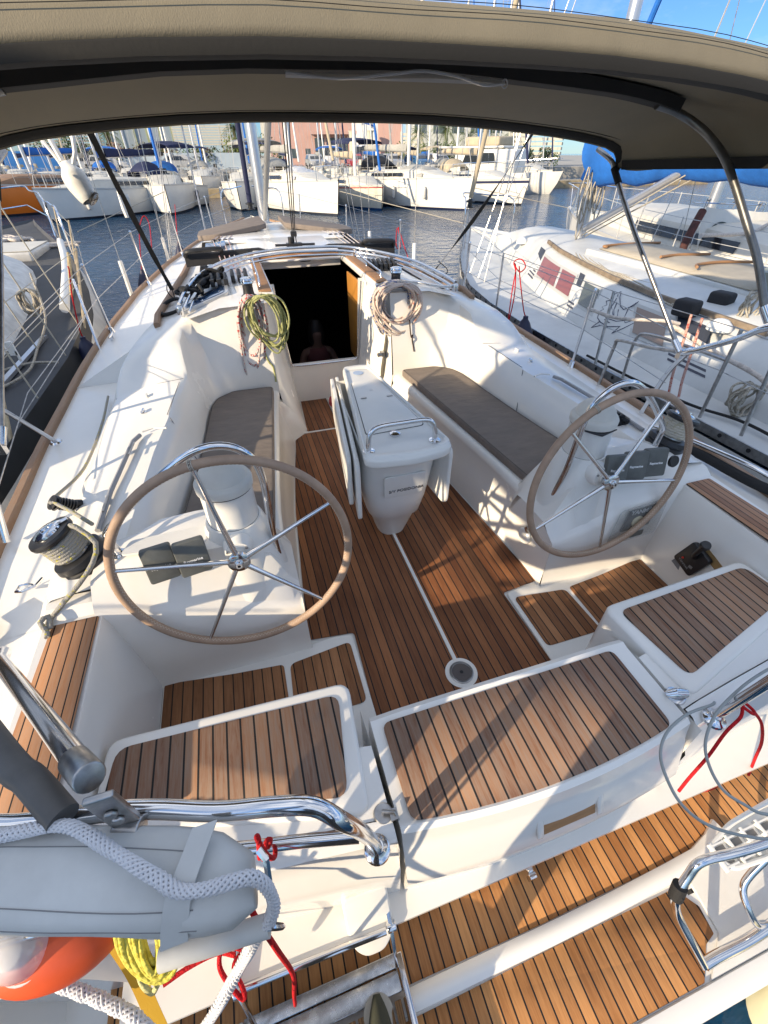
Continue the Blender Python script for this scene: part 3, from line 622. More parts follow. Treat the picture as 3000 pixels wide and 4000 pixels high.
# mooring cleats midships
for s in (-1, 1):
    m = MB(); c = V(s*1.98, 5.1, .50)
    m.tube([c+V(0, -.10, .045), c+V(0, 0, .04), c+V(0, .10, .045)], [.007, .012, .007], 8); m.box(c+V(0, .03, .02), (.018, .02, .04)); m.box(c+V(0, -.03, .02), (.018, .02, .04)); m.build('cleat', steel, yacht)
c = V(.555, .425, .42); m = MB(); m.lathe([(.035, 0), (.033, .006), (.02, .009)], c, (0, 0, 1), 20); m.tube([c+V(-.032, .012, .01), c+V(-.01, .0, .03), c+V(.022, -.01, .026), c+V(.036, -.012, .008)], [.012, .018, .016, .008], 10); m.build('popup_cleat', steel, yacht)
c = V(-.565, .395, .425); m = MB(); m.lathe([(.03, 0), (.026, .006)], c, (0, 0, 1), 20); m.tube([c+V(0, 0, .0), c+V(.0, 0, .025), c+V(.03, -.012, .03), c+V(.036, -.03, .01)], .006, 8); m.box(c+V(.028, -.016, .02), (.024, .03, .010)); m.build('latch', steel_d, yacht)
# engine control on the starboard footwell wall
Mx = frame((1.387, 1.03, .255), (0, -1, 0), (-.08, .0, 1))
Mx = frame((1.385, 1.045, .265), (0, -.92, -.28), (.08, -.28, .92))
m = MB(); P = rpoly([V(-.065, -.08, 0), V(.065, -.08, 0), V(.065, .08, 0), V(-.065, .08, 0)], .018); m.prism([(p.x, p.y) for p in P], 0, .03, M=Mx)
ec = m.build('engine_control', black, yacht, bevel=.008)
m = MB(); m.tube([Mx @ V(.0, .03, .03), Mx @ V(.0, .06, .065), Mx @ V(.0, .155, .10)], [.016, .013, .012], 12); m.lathe([(.010, 0), (.022, .008), (.026, .022), (.022, .036), (.0, .04)], Mx @ V(0, .145, .09), (Mx.to_3x3() @ V(0, 1, .35)), 20, cap=False); m.build('throttle_lever', black, ec)
m = MB(); m.lathe([(.006, 0), (.006, .004), (.0, .005)], Mx @ V(-.03, -.03, .03), Mx.to_3x3() @ V(0, 0, 1), 12, cap=False); m.build('stop_button', mat('red_button', (.6, .03, .02), .4), ec)
text('control_lettering', 'YANMAR', .017, Mx @ Matrix.Translation((-.005, -.052, .0305)), mat('grey_print', (.25, .25, .26), .5), ec)
m = MB(); m.box(Mx @ V(.03, -.03, .03), (.002, .02, .016), rot=None); m.build('control_window', mat('window_grey', (.2, .2, .2), .3), ec)
m = MB(); m.prism([(-.05, .03), (.095, .03), (.095, .075), (-.05, .075)], .0, .004, M=Mx @ Matrix.Translation((0.03, .02, -.006))); m.build('control_label', mat('amber_label', (.32, .20, .08), .5, var=.2, vscale=40), yacht)
m = MB(); m.prism([(-.06, -.135), (.055, -.135), (.055, -.085), (-.06, -.085)], .0, .003, M=Mx @ Matrix.Translation((0, 0, -.012))); m.build('grey_label', mat('grey_tape', (.20, .20, .21), .7), yacht)
# engine panel on the aft face of the starboard console
Mx = frame((1.170, 1.297, .385), (1.18, 0, .0), (.0, .04, 1)) @ Matrix.Diagonal((1.15, 1.15, 1.0, 1.0))
m = MB(); P = rpoly([V(-.135, -.125, 0), V(.155, -.115, 0), V(.145, .105, 0), V(-.115, .085, 0)], .035); m.prism([(p.x, p.y) for p in P], 0, .006, M=Mx)
ep = m.build('engine_panel', mat('clear_cover', (.50, .50, .47), .25, alpha=.30, coat=.5), yacht, bevel=.002)
m = MB(); m.prism([(-.07, -.055), (.09, -.045), (.09, .075), (-.06, .065)], -.006, .003, M=Mx); m.build('panel_face', mat('panel_dark', (.045, .045, .045), .5), ep)
m = MB(); m.lathe([(.036, 0), (.036, .006), (.030, .007), (.0, .006)], Mx @ V(.005, -.005, .002), Mx.to_3x3() @ V(0, 0, 1), 28, cap=False); m.build('gauge', mat('gauge_white', (.55, .50, .36), .3), ep)
m = MB(); m.prism([(.0, -.105), (.07, -.102), (.07, -.072), (.0, -.075)], .005, .008, M=Mx); m.build('panel_keys', mat('panel_keys', (.12, .12, .11), .4), ep)
text('panel_lettering', 'YANMAR', .034, Mx @ Matrix.Translation((.02, .054, .0045)) @ Matrix.Scale(1, 4), mat('print_grey', (.5, .5, .5), .4), ep, bold=.0008)
# shower hatch on the inner side of the starboard console
m = MB(); m.lathe([(.05, 0), (.05, .012), (.044, .018)], (.655, 1.52, .22), (-1, 0, 0), 28); m.build('shower_box', gelw, yacht); m = MB(); m.tube([V(.645, 1.50, .27), V(.63, 1.50, .30), V(.63, 1.49, .32)], [.012, .012, .008], 10); m.build('shower_head', steel_d, yacht)
# speakers and lockers in the seat fronts
for s in (-1, 1):
    c = V(s*.655, 2.36, .215); ax = V(-s, -.12, .12).normalized(); q = Vector((0, 0, 1)).rotation_difference(ax)
    sp = MB().lathe([(.066, -.01), (.066, .008), (.056, .014), (.05, .010), (.02, .008), (.014, .012), (.0, .012)], c, ax, 32, cap=False).build('loudspeaker', gelw, yacht, ang=30)
    m = MB()
    for k in range(6):
        a = 2*math.pi*k/6+.3; b = [V(.026, -.008, .0115), V(.046, -.016, .0125), V(.046, .016, .0125), V(.026, .008, .0115)]
        rz = Matrix.Rotation(a, 3, 'Z'); m.add([c+q @ (rz @ v) for v in b], [(0, 1, 2, 3)])
    for k in range(4):
        a = math.pi/2*k; m.lathe([(.003, 0), (.003, .001)], c+q @ V(.008*math.cos(a), .008*math.sin(a), .012), ax, 6)
    m.build('speaker_slots', black, sp)
    m = MB(); m.lathe([(.014, 0), (.012, .012), (.005, .016)], V(s*.685, 2.24, .335), ax, 12); m.tube([V(s*.675, 2.24, .33), V(s*.665, 2.235, .30), V(s*.668, 2.225, .28)], .005, 6); m.build('locker_lock', steel_d, yacht)
    Mx = frame((s*.628, 2.83, .235), (0, -1, 0), (s*.12, 0, 1))
    m = MB(); P = rpoly([V(-.16, -.10, 0), V(.16, -.10, 0), V(.16, .10, 0), V(-.16, .10, 0)], .05)
    m.prism([(p.x, p.y) for p in P], -.02, .012, M=Mx); m.build('portlight_frame', gelw, yacht, bevel=.004)
    m = MB(); m.prism([(p.x*.8, p.y*.75) for p in P], .0, .014, M=Mx); m.build('portlight_glass', mat('dark_glass', (.01, .012, .014), .08, coat=.5), yacht)
# ---- cockpit table
tabz = .80
TP = [V(-.085, 2.90, 0), V(.085, 2.90, 0), V(.225, 1.72, 0), V(.16, 1.685, 0), V(0, 1.66, 0), V(-.19, 1.685, 0), V(-.245, 1.72, 0)]
P = rpoly(TP, .05, 5)
m = MB(); m.prism([(p.x, p.y) for p in P], tabz-.055, tabz)
table = m.build('cockpit_table', gelw, yacht, bevel=.016, bseg=4, label='white centre console table with folded leaves')
c0 = V(-.0, 2.2, 0)
Pi = [c0+(p-c0)*.86 for p in P]
m = MB(); n = len(P)
Po = [c0+(p-c0)*.985 for p in P]; Pm = [c0+(p-c0)*.92 for p in P]
m.grid([[V(p.x, p.y, tabz-.002) for p in Po], [V(p.x, p.y, tabz+.012) for p in [c0+(p-c0)*.965 for p in P]], [V(p.x, p.y, tabz+.012) for p in Pm], [V(p.x, p.y, tabz+.001) for p in [c0+(p-c0)*.89 for p in P]]], closed=True)
m.build('fiddle_rim', gelw, table, ang=50)
P2 = rpoly([V(-.088, 2.62, 0), V(.088, 2.62, 0), V(.155, 1.95, 0), V(-.175, 1.935, 0)], .03)
m = MB(); m.prism([(p.x*1.03, p.y+.002 if p.y > 2.3 else p.y-.002) for p in P2], tabz, tabz+.002); m.build('lid_gap', black, table)
m = MB(); m.prism([(p.x, p.y) for p in P2], tabz+.0005, tabz+.006); lid = m.build('icebox_lid', gelw, table, bevel=.002)
m = MB()
for x, y in ((-.075, 2.36), (.085, 2.345)): m.box((x, y, tabz+.008), (.035, .012, .006))
m.pieces('lid_catch', steel_d, lid)
m = MB(); m.lathe([(.014, 0), (.008, .001)], (-.0, 2.46, tabz+.0065), seg=16); m.build('lid_hole', gel2, lid)
m = MB(); m.lathe([(.034, 0), (.034, .0015)], (-.005, 2.76, tabz+.0015), seg=28); m.build('cup_disc', mat('disc_blue', (.35, .45, .62), .3), table)
tube('table_grab_rail', [V(-.208, 1.775, tabz), V(-.208, 1.778, tabz+.045), V(-.195, 1.785, tabz+.095), V(-.15, 1.79, tabz+.122), V(-.03, 1.79, tabz+.125), V(.09, 1.79, tabz+.122), V(.13, 1.785, tabz+.10), V(.144, 1.78, tabz+.05), V(.144, 1.78, tabz)], .0125, steel, table, seg=14)
m = MB()
for x in (-.208, .144): m.lathe([(.032, .0), (.03, .006), (.015, .009)], (x, 1.777, tabz+.001), seg=24)
m.lathe([(.03, 0), (.028, .008), (.012, .016)], (-.03, 1.90, tabz+.002), seg=20); m.build('rail_flange', steel, table)
# leg: wide at the top, pointed boat shape at the floor
m = MB(); rows = []
for z, hw, ya, yb in [(0.0, .09, 1.985, 2.72), (.06, .105, 1.965, 2.72), (.19, .15, 1.93, 2.74), (.215, .165, 1.905, 2.75), (.34, .192, 1.88, 2.75), (.5, .205, 1.85, 2.76), (.745, .212, 1.80, 2.80)]:
    r = []
    for k in range(17):
        t = k/16; a = math.pi*t; r.append(V(.004+hw*math.copysign(abs(math.cos(a))**.75, math.cos(a)), ya+ .15*(1-math.sin(a)**.6), z))
    r = [V(.004+hw*.75, yb, z)]+r+[V(.004-hw*.75, yb, z)]; rows.append(r)
m.grid(rows, closed=True).build('table_leg', gelw, table, ang=40)
Mx = frame((.012, 1.846, .50), (1, 0, 0), (0, -.20, 1))
m = MB(); P = rpoly([V(-.115, -.085, 0), V(.115, -.085, 0), V(.125, .085, 0), V(-.125, .085, 0)], .02); m.prism([(p.x, p.y) for p in P], -.004, .004, M=Mx)
ins = m.build('leg_panel', gelw, table, bevel=.003)
text('boat_name', 'S/Y POSIDONIA', .0305, Mx @ Matrix.Translation((.014, -.035, .0048)) @ Matrix.Rotation(R(1), 4, 'Z'), inkb, ins, ext=.001)
for s, x0_ in ((-1, -.262), (1, .262)):
    for k in (0,) if s > 0 else (0, 1):
        X = x0_+s*.0 - (.0 if k == 0 else .038)
        ya, yb = (1.80, 2.95) if k == 0 else (1.88, 2.93)
        zb = .33 if k == 0 else .38
        m = MB(); xa = lambda y: (X if s < 0 else X)+s*(-.0)*(y-1.8)
        tp = .105*1.15
        pr = rpoly([V(0, ya+.0, zb), V(0, ya, .72), V(0, yb, .73), V(0, yb, zb+.05)], .05)
        n = len(pr); vs = []
        for dx in (-.012, .012):
            for p in pr: vs.append(V(X+dx-s*(p.y-1.8)*.125, p.y, p.z))
        m.add(vs, [tuple(range(n)), tuple(range(n, 2*n))[::-1]]+[(i, (i+1) % n, n+(i+1) % n, n+i) for i in range(n)])
        m.build('table_leaf', gelw, table, bevel=.007)
# ---- companion mast, boom vang, coachroof gear
mast = MB(); mast.lathe([(.115, 0), (.115, 16)], (0, 8.97, 1.0), seg=20)
mast = mast.build('mast', mat('anodised_alu', (.62, .62, .63), .28, .8, var=.06, vscale=3), yacht)
m = MB()
for v in mast.data.vertices: v.co.x = v.co.x*.72
m.lathe([(.16, 0), (.15, .03), (.12, .05)], (0, 8.97, 1.0), seg=20); m.build('mast_collar', steel_d, mast)
MB().tube([V(0, 8.80, 1.12), V(0, 6.27, 2.26), V(0, 4.6, 3.0)], .036, 14).build('boom_vang', mat('vang_grey', (.42, .42, .40), .4, .5), mast)
m = MB(); m.tube([V(0, 8.8, 2.75), V(0, 4.0, 2.88), V(0, 1.6, 2.95)], .085, 14); m.build('boom', MATS['anodised_alu'], mast)
sail = MB(); rows = []
for k in range(21):
    y = 8.7-k*.34; w = .13+.035*math.sin(k*1.7); h = .34-.008*k
    rows.append([V(w*math.cos(a)*(1 if math.sin(a) < 0 else .8), y, 2.86+k*.008+(h if math.sin(a) > 0 else .06)*math.sin(a)+.0) for a in [2*math.pi*j/14 for j in range(14)]])
sail.grid(rows, closed=True).build('stowed_mainsail', mat('sail_cover', (.55, .55, .52), .8, bump=(9, .6, .02)), mast)
# furled headsail and its drum at the bow
m = MB(); m.tube([V(0, 12.55, 1.1), V(0, 9.0, 16.5)], .055, 12); m.build('furled_genoa', mat('navy_cloth', (.015, .02, .06), .8, bump=(20, .4, .01)), yacht)
m = MB(); m.lathe([(.10, 0), (.10, .02), (.05, .03), (.05, .09), (.10, .10), (.10, .12), (.03, .16)], (0, 12.57, .95), seg=20); m.build('furling_drum', black, yacht)
m = MB()
for s in (-1, 1):
    for k, (a, b) in enumerate(((8.6, 16.9), (8.75, 9.5), (9.1, 9.5))): m.tube([V(s*1.62 if k else s*1.66, a, .6), V(s*.5 if k == 0 else s*.03, 8.9, b)], .0055, 5)
m.tube([V(0, .1, 2.45), V(0, 8.9, 16.6)], .005, 5)
m.pieces('shroud', steel_d, yacht)
# shroud turnbuckle covers
for s, y in ((-1, 5.3), (1, 5.9), (1, 5.0)):
    pass
# black mainsheet/traveller bag across the coachroof
m = MB(); rows = []
for k in range(25):
    x = -1.12+k*2.24/24; h = (.058 if abs(x) > .3 else .03)+(.02 if abs(x) > .85 else 0); z = 1.115-.03*x*x+.02
    rows.append([V(x, 5.43, z-.045), V(x, 5.42, z+h*.7), V(x, 5.40, z+h), V(x, 5.37, z+h*.8), V(x, 5.36, z-.045)])
m.grid(rows); m.add(rows[0], [(0, 1, 2, 3, 4)]); m.add(rows[-1], [(0, 1, 2, 3, 4)]); m.build('traveller_cover', mat('black_canvas', (.012, .012, .014), .75, bump=(18, .4, .01)), yacht, ang=60)
m = MB()
for s in (-1, 1): m.tube(cr_([V(s*.75, 5.38, 1.18), V(s*.78, 5.30, 1.21), V(s*1.06, 5.30, 1.20), V(s*1.11, 5.36, 1.15)], 4), .022, 8)
m.pieces('cover_end', black, yacht)
m = MB(); m.box((0, 5.385, 1.19), (.16, .09, .05)); m.lathe([(.03, 0), (.03, .06)], (-.03, 5.385, 1.21), seg=12); m.tube([V(-.20, 5.385, 1.20), V(.22, 5.385, 1.195)], .012, 8)
for x in (-.04, .0, .04): m.tube([V(x*.6, 5.38, 1.22), V(x*.35, 5.32, 1.33), V(x*.5, 5.2, 1.6), V(x, 4.7, 2.85)], .005, 6)
m.lathe([(.024, -.03), (.024, .03)], (0, 5.34, 1.30), (1, 0, 0), 14)
m.build('mainsheet_block', black, yacht)
m = MB(); m.box((0, 5.385, 1.155), (1.0, .035, .03)); m.build('traveller_track', black, yacht, bevel=.004)
# dodger coaming rail (stainless arc, double tube)
arc = [(-1.103, 3.68, 1.10), (-1.06, 3.93, 1.13), (-.95, 4.30, 1.17), (-.75, 4.63, 1.20), (-.5, 4.82, 1.22), (-.2, 4.93, 1.23), (.12, 4.94, 1.23), (.45, 4.87, 1.225), (.74, 4.62, 1.20), (.95, 4.30, 1.17), (1.06, 3.93, 1.13), (1.103, 3.68, 1.10)]
for dz, sc, r_ in ((0, 1, .0125), (-.03, .975, .0125), (-.058, .95, .010)):
    tube('dodger_rail', [V(x*sc, 3.68+(y-3.68)*sc, z+dz) for x, y, z in arc], r_, steel, yacht, n=6, seg=12)
tube('dodger_rail_leg', [V(.66, 4.05, 1.10), V(.8, 3.85, 1.09), V(1.0, 3.70, 1.07), V(1.10, 3.69, 1.08)], .011, steel, yacht)
m = MB()
for s in (-1, 1): m.lathe([(.026, 0), (.024, .05), (.012, .06)], (s*1.105, 3.68, 1.03), seg=16)
m.pieces('dodger_hinge', steel, yacht, bevel=.004)
# teak hand rails along the coachroof edge
for s in (-1, 1):
    m = MB(); rows = []
    for y, x, z in [(3.72, 1.30, .965), (3.9, 1.30, .99), (4.6, 1.235, 1.0), (5.4, 1.165, 1.005), (6.2, 1.13, 1.0), (7.0, 1.09, .985), (7.2, 1.08, .96)]:
        rows.append([V(s*(x-.02), y, z-.03), V(s*(x-.022), y, z+.004), V(s*(x-.012), y, z+.014), V(s*(x+.012), y, z+.014), V(s*(x+.022), y, z+.004), V(s*(x+.02), y, z-.03)])
    m.grid(rows); m.add(rows[0], [(0, 1, 2, 3, 4, 5)]); m.add(rows[-1], [(0, 1, 2, 3, 4, 5)]); m.build('hand_rail', toe_t, yacht, ang=40)
# portlight hatch on the port coachroof
P = rpoly([V(-1.115, 3.72, 0), V(-.74, 3.93, 0), V(-.74, 4.22, 0), V(-1.12, 4.02, 0)], .05)
mm = lambda p, dz: V(p.x, p.y, 1.088-.20*max(0, -p.x-.75)+dz)
m = MB(); m.prism([mm(p, -.03) for p in P], 0, .05); hf = m.build('deck_hatch', mat('hatch_frame', (.55, .56, .57), .3, .5), yacht, bevel=.01)
cc = V(-.93, 3.97, 0); m = MB(); m.prism([mm(cc+(p-cc)*.82, .012) for p in P], 0, .012); m.build('hatch_glass', mat('blue_glass', (.02, .05, .12), .05, coat=1), hf, bevel=.003)

P = rpoly([V(-.93, 6.0, 1.09), V(-.70, 6.0, 1.11), V(-.70, 6.35, 1.12), V(-.93, 6.35, 1.10)], .04); m = MB(); m.prism(P, 0, .03); m.build('deck_hatch', MATS['blue_glass'], yacht, bevel=.006)
# rope clutches and organisers
for s in (-1, 1):
    for k in range(2 if s < 0 else 1):
        for j in range(3 if s < 0 else 6):
            x = (.58+.055*j+.17*k) if s < 0 else (.56+.045*j); y = (4.36-.12*k) if s < 0 else 4.42
            m = MB(); m.box((s*x, y, 1.125), (.034, .16, .055)); m.tube([V(s*x, y-.07, 1.14), V(s*x, y+.03, 1.17), V(s*x, y+.07, 1.165)], [.012, .016, .012], 8); m.build('rope_clutch', black, yacht, bevel=.004)
for s in (-1, 1):
    m = MB()
    for j in range(4): m.lathe([(.024, 0), (.024, .03), (.015, .035)], (s*(.62+.07*j), 6.5, 1.11), seg=14)
    m.box((s*.72, 6.5, 1.115), (.30, .06, .012)); m.build('deck_organiser', black, yacht)
# coachroof winches
for s in (-1, 1):
    c = V(s*.595, 3.76, 1.055)
    w = MB().lathe([(.06, 0), (.058, .05), (.042, .06), (.038, .09), (.038, .125), (.046, .135)], c, (0, 0, 1), 28).build('winch', black, yacht, ang=30, label='small black winch on the %s side of the companionway' % ('port' if s < 0 else 'starboard'))
    MB().lathe([(.046, .136), (.050, .14), (.048, .152), (.042, .155), (.048, .16), (.046, .17), (.025, .178), (.0, .178)], c, (0, 0, 1), 28, cap=False).build('winch_cap', steel, w, ang=25)
# grey sun pads forward of the hatch, either side of the mast
for s in (-1, 1):
    P = rpoly([V(s*.12, 7.15, 1.16), V(s*.80, 6.78, 1.10), V(s*1.03, 6.9, 1.08), V(s*1.02, 7.40, 1.08), V(s*.14, 8.15, 1.16)], .08)
    m = MB(); m.prism(P, 0, .06); o = m.build('sun_pad', cushm, None, bevel=.022, bseg=4)
    tag(o, 'grey foam sun pad on the coachroof, %s of the mast' % ('left' if s < 0 else 'right'), 'cushion', 'cushions of the white yacht')
# stanchions, guard wires and pushpit
m_st = []
def stanchion(x, y, z0, h=.62, lean=.03, r=.0125):
    s = 1 if x > 0 else -1
    m = MB(); m.tube([V(x, y, z0), V(x+s*lean, y, z0+h)], r, 10); m.lathe([(.035, 0), (.03, .012), (.018, .05)], (x, y, z0-.005), seg=16); m.lathe([(.015, 0), (.013, .012), (0, .016)], (x+s*lean, y, z0+h), seg=12, cap=False); return m.build('stanchion', steel, yacht)
for s in (-1, 1):
    for y in (5.35, 7.3, 9.2, 11.0): stanchion(s*(HB(y)-.055), y, SZ(y)+.01)
    if s > 0: stanchion(2.06, 3.14, .465)
wires = MB()
for s in (-1, 1):
    for h in (.32, .61):
        pts = [V(s*1.9, 2.05, .45+h)] + [V(s*(HB(y)-.055+.03*h/.62), y, SZ(y)+.01+h) for y in (3.14, 5.35, 7.3, 9.2, 11.0, 12.3)]
        wires.tube(pts, .003, 5)
wires.pieces('guard_wire', steel_d, yacht)
m = MB()
for s in (-1, 1): m.tube(cr_([V(s*.62, 11.55, .72), V(s*.60, 11.6, 1.32), V(s*.35, 12.3, 1.36), V(s*.12, 12.75, 1.38)], 5), .0125, 8)
m.pieces('pulpit', steel, yacht)
# gate frames and quarter rails; bimini feet stand on them
tube('pushpit_rail', [V(1.98, 2.20, .47), V(1.97, 2.12, .80), V(1.93, 2.02, .96), V(1.86, 1.94, 1.03), V(1.70, 1.86, 1.05), V(1.70, 1.62, 1.20), V(1.72, 1.48, 1.30), V(1.76, 1.2, 1.35), V(1.80, .8, 1.2), V(1.7, .55, 1.06), V(1.3, .42, 1.02), V(.9, .345, 1.0), V(.72, .30, .98), V(.645, .285, .85), V(.61, .32, .45)], .016, steel, yacht, n=6, seg=12)
tube('gate_brace', [V(2.02, 2.72, .47), V(2.03, 2.70, .78), V(1.98, 2.62, .86), V(1.90, 2.28, .93), V(1.86, 1.98, 1.0)], .0125, steel_d, yacht, n=5)
tube('pushpit_rail', [V(-2.0, 2.02, .48), V(-1.97, 2.10, .70), V(-1.91, 2.14, .86), V(-1.85, 2.10, .96), V(-1.80, 1.9, 1.02), V(-1.75, 1.2, 1.04), V(-1.62, .68, 1.03), V(-1.35, .46, 1.02), V(-1.05, .385, 1.02), V(-.9, .335, 1.02), V(-.80, .31, 1.025), V(-.73, .29, 1.02), V(-.685, .262, .985), V(-.655, .27, .86), V(-.625, .30, .62), V(-.607, .317, .44)], .017, steel, yacht, n=6, seg=14)
m = MB()
for s in (-1, 1): m.lathe([(.038, 0), (.036, .01), (.02, .022), (.018, .03)], (s*.607, .317, .43), seg=22)
m.pieces('rail_base', steel, yacht)
tube('pushpit_lower_rail', [V(-1.45, .55, .72), V(-1.2, .43, .74), V(-.95, .352, .75), V(-.78, .315, .75), V(-.655, .285, .75)], .014, steel, yacht, seg=12)
tube('pushpit_lower_rail', [V(1.45, .55, .72), V(1.2, .43, .74), V(.95, .352, .75), V(.78, .315, .75), V(.655, .285, .75)], .014, steel, yacht, seg=12)
m = MB(); m.tube([V(-2.03, 3.06, .465), V(-2.055, 2.72, .88), V(-2.06, 2.55, 1.06)], .0135, 10); m.lathe([(.04, 0), (.03, .012)], (-2.03, 3.06, .46), seg=16); m.build('gate_stanchion', steel, yacht)
m = MB(); m.tube([V(-2.06, 4.85, .475), V(-2.12, 5.15, 1.05)], .012, 10); m.lathe([(.035, 0), (.03, .012)], (-2.06, 4.85, .475), seg=16); m.build('gate_stanchion', steel, yacht)
m = MB(); m.tube([V(-2.06, 2.55, 1.04), V(-2.12, 5.15, 1.04)], .003, 5); m.tube([V(-2.045, 2.8, .74), V(-2.09, 5.0, .77)], .003, 5); m.tube([V(-1.88, 2.1, 1.0), V(-2.05, 2.55, 1.04)], .003, 5); m.pieces('gate_wire', steel_d, yacht)
# heavy strut clamped to the port pushpit rail
st = MB(); st.tube([V(-1.66, 1.15, .66), V(-1.60, 1.05, .74), V(-1.10, .44, 1.13)], .0215, 18)
stp = st.build('davit_strut', steel, yacht)
m = MB(); m.tube([V(-1.115, .455, 1.118), V(-1.063, .395, 1.158)], .0248, 18); m.box((-1.045, .36, 1.10), (.045, .012, .12)); m.tube([V(-1.07, .356, 1.02), V(-1.025, .345, 1.02)], .0225, 16)
for z in (1.075, 1.105): m.lathe([(.012, 0), (.011, .008)], (-1.045, .354, z), (0, -1, 0), 6)
m.build('strut_clamp', steel_d, stp, bevel=.003)
tube('sleeved_rail', [V(-1.6, .95, 1.06), V(-1.273, .537, 1.08), V(-1.201, .461, 1.08), V(-1.137, .384, 1.07)], .026, mat('grey_sleeve', (.09, .085, .08), .5, var=.2, vscale=20), yacht, seg=16)
# cushions on the cockpit seats
for s in (-1, 1):
    P = [(.548, 3.475), (.86, 3.475), (.985, 3.38), (1.03, 3.25), (1.045, 3.1), (1.085, 2.66), (1.13, 2.3), (1.19, 1.88), (1.185, 1.74), (.735, 1.68)]
    if s > 0: P = [(.560, 3.48), (.87, 3.47), (.985, 3.38), (1.03, 3.25), (1.05, 3.0), (1.095, 2.55), (1.14, 2.2), (1.185, 1.93), (1.05, 1.84), (.79, 1.57), (.742, 1.60)]
    P = rpoly([V(s*a, b, 0) for a, b in P], .035); m = MB(); m.prism([(p.x, p.y) for p in P], .432, .488)
    cu = m.build('seat_cushion', cushm, None, bevel=.018, bseg=4)
    tag(cu, 'long grey brown cushion on the %s cockpit bench' % ('left, port' if s < 0 else 'right, starboard'), 'cushion', 'cushions of the white yacht')
    m = MB(); cc = V(s*.87, 2.6, 0); m.tube([V((cc+(p-cc)*.965).x, (cc+(p-cc)*.985).y, .4885) for p in P], .002, 4, closed=True); m.build('piping', mat('piping', (.09, .08, .075), .8), cu)
# black strap/loop and padlock shackle near the port coachroof
# ================================================================ BIMINI
canvas = mat('bimini_canvas', (.205, .178, .125), .9, var=.1, vscale=3, bump=(160, .45, .002), stretch=(2.5, 1, 1))
hem = mat('black_hem', (.012, .011, .009), .85, bump=(60, .3, .003))
bim = empty('bimini_top', (0, 2.2, 1.0), 'taupe canvas bimini awning on stainless bows above the cockpit', 'bimini')
HX = [0, .25, .5, .78, 1.0, 1.12, 1.25, 1.36, 1.45, 1.51, 1.55, 1.565, 1.572, 1.575]
fwdz = [2.10, 2.10, 2.096, 2.084, 2.068, 2.056, 2.042, 2.026, 2.008, 1.992, 1.97, 1.945, 1.915, 1.874]
midz = [2.215, 2.213, 2.205, 2.19, 2.172, 2.16, 2.145, 2.125, 2.10, 2.07, 2.03, 1.985, 1.94, 1.888]
aftz = [2.245, 2.244, 2.24, 2.228, 2.213, 2.202, 2.187, 2.168, 2.143, 2.108, 2.06, 2.005, 1.95, 1.905]
def crow(y, zs, dy=0, dz=0, wob=0):
    r = [V(x, y-dy*(x/1.575)**4, z+dz) for x, z in zip(HX, zs)]
    L = [V(-p.x, p.y, p.z) for p in r[:0:-1]]
    return [V(p.x, p.y, p.z+wob*math.sin(p.x*7.3+p.y*3)) for p in L+r]
def mixz(a, b, t): return [p*(1-t)+q*t for p, q in zip(a, b)]
rows = []
vb = [z-.085 for z in aftz]; 
rows.append(crow(1.525, vb)); rows.append(crow(1.528, [z+.02 for z in vb], wob=.002)); rows.append(crow(1.538, [z-.03 for z in aftz], wob=.003)); rows.append(crow(1.56, [z-.008 for z in aftz], wob=.002))
rows.append(crow(1.60, aftz)); rows.append(crow(1.72, [z+.004 for z in aftz])); 
for t in (.3, .6, .85): rows.append(crow(1.72+t*.43, mixz(aftz, midz, t), dz=.006*math.sin(math.pi*t)*-1))
rows.append(crow(2.15, midz)); rows.append(crow(2.20, midz))
for t in (.12, .3, .5, .7, .88): rows.append(crow(2.20+t*.74, mixz(midz, fwdz, t), dy=.29*t**2, dz=-.022*math.sin(math.pi*t)))
rows.append(crow(2.94, fwdz, dy=.28)); rows.append(crow(2.975, [z-.012 for z in fwdz], dy=.30)); rows.append(crow(2.982, [z-.035 for z in fwdz], dy=.31))
m = MB(); m.grid(rows); m.build('canvas', canvas, bim, ang=60, solid=.0018)
def band(name, rr, mt, w0=None):
    m = MB(); m.grid(rr); return m.build(name, mt, bim, ang=60)
band('aft_hem', [crow(1.522, vb), crow(1.518, [z-.004 for z in vb]), crow(1.52, [z-.03 for z in vb]), crow(1.56, [z-.034 for z in vb]), crow(1.60, [z-.028 for z in vb])], hem)
band('forward_hem', [crow(2.90, [z-.004 for z in fwdz], dy=.27), crow(2.92, [z-.022 for z in fwdz], dy=.28), crow(2.985, [z-.030 for z in fwdz], dy=.31), crow(2.988, [z-.015 for z in fwdz], dy=.312)], hem)
def sub(row, xm): return [p for p in row if abs(p.x) <= xm]
band('bow_sleeve', [sub(crow(2.09, [z-.006 for z in midz]), 1.37), sub(crow(2.105, [z-.045 for z in midz], wob=.003), 1.37), sub(crow(2.16, [z-.052 for z in midz], wob=.003), 1.37), sub(crow(2.22, [z-.008 for z in midz]), 1.37)], hem)
m = MB()
for k, yy in enumerate((1.532, 1.545)):
    m.tube([p+V(0, -.004, -.028+.02*k+.002*math.sin(p.x*9)) for p in cr_(crow(yy, aftz), 2)], .0011, 4)
m.build('seam', hem, bim)
m = MB()
for yy, zs, dz in ((1.62, aftz, -.004), (2.30, midz, -.006), (2.84, fwdz, .006)):
    for o_ in (0, .012): m.tube([p+V(0, o_, dz-.004) for p in cr_(crow(yy, zs, dy=.0 if yy < 2.5 else .26), 2)], .0009, 4)
m.build('underside_stitching', hem, bim)
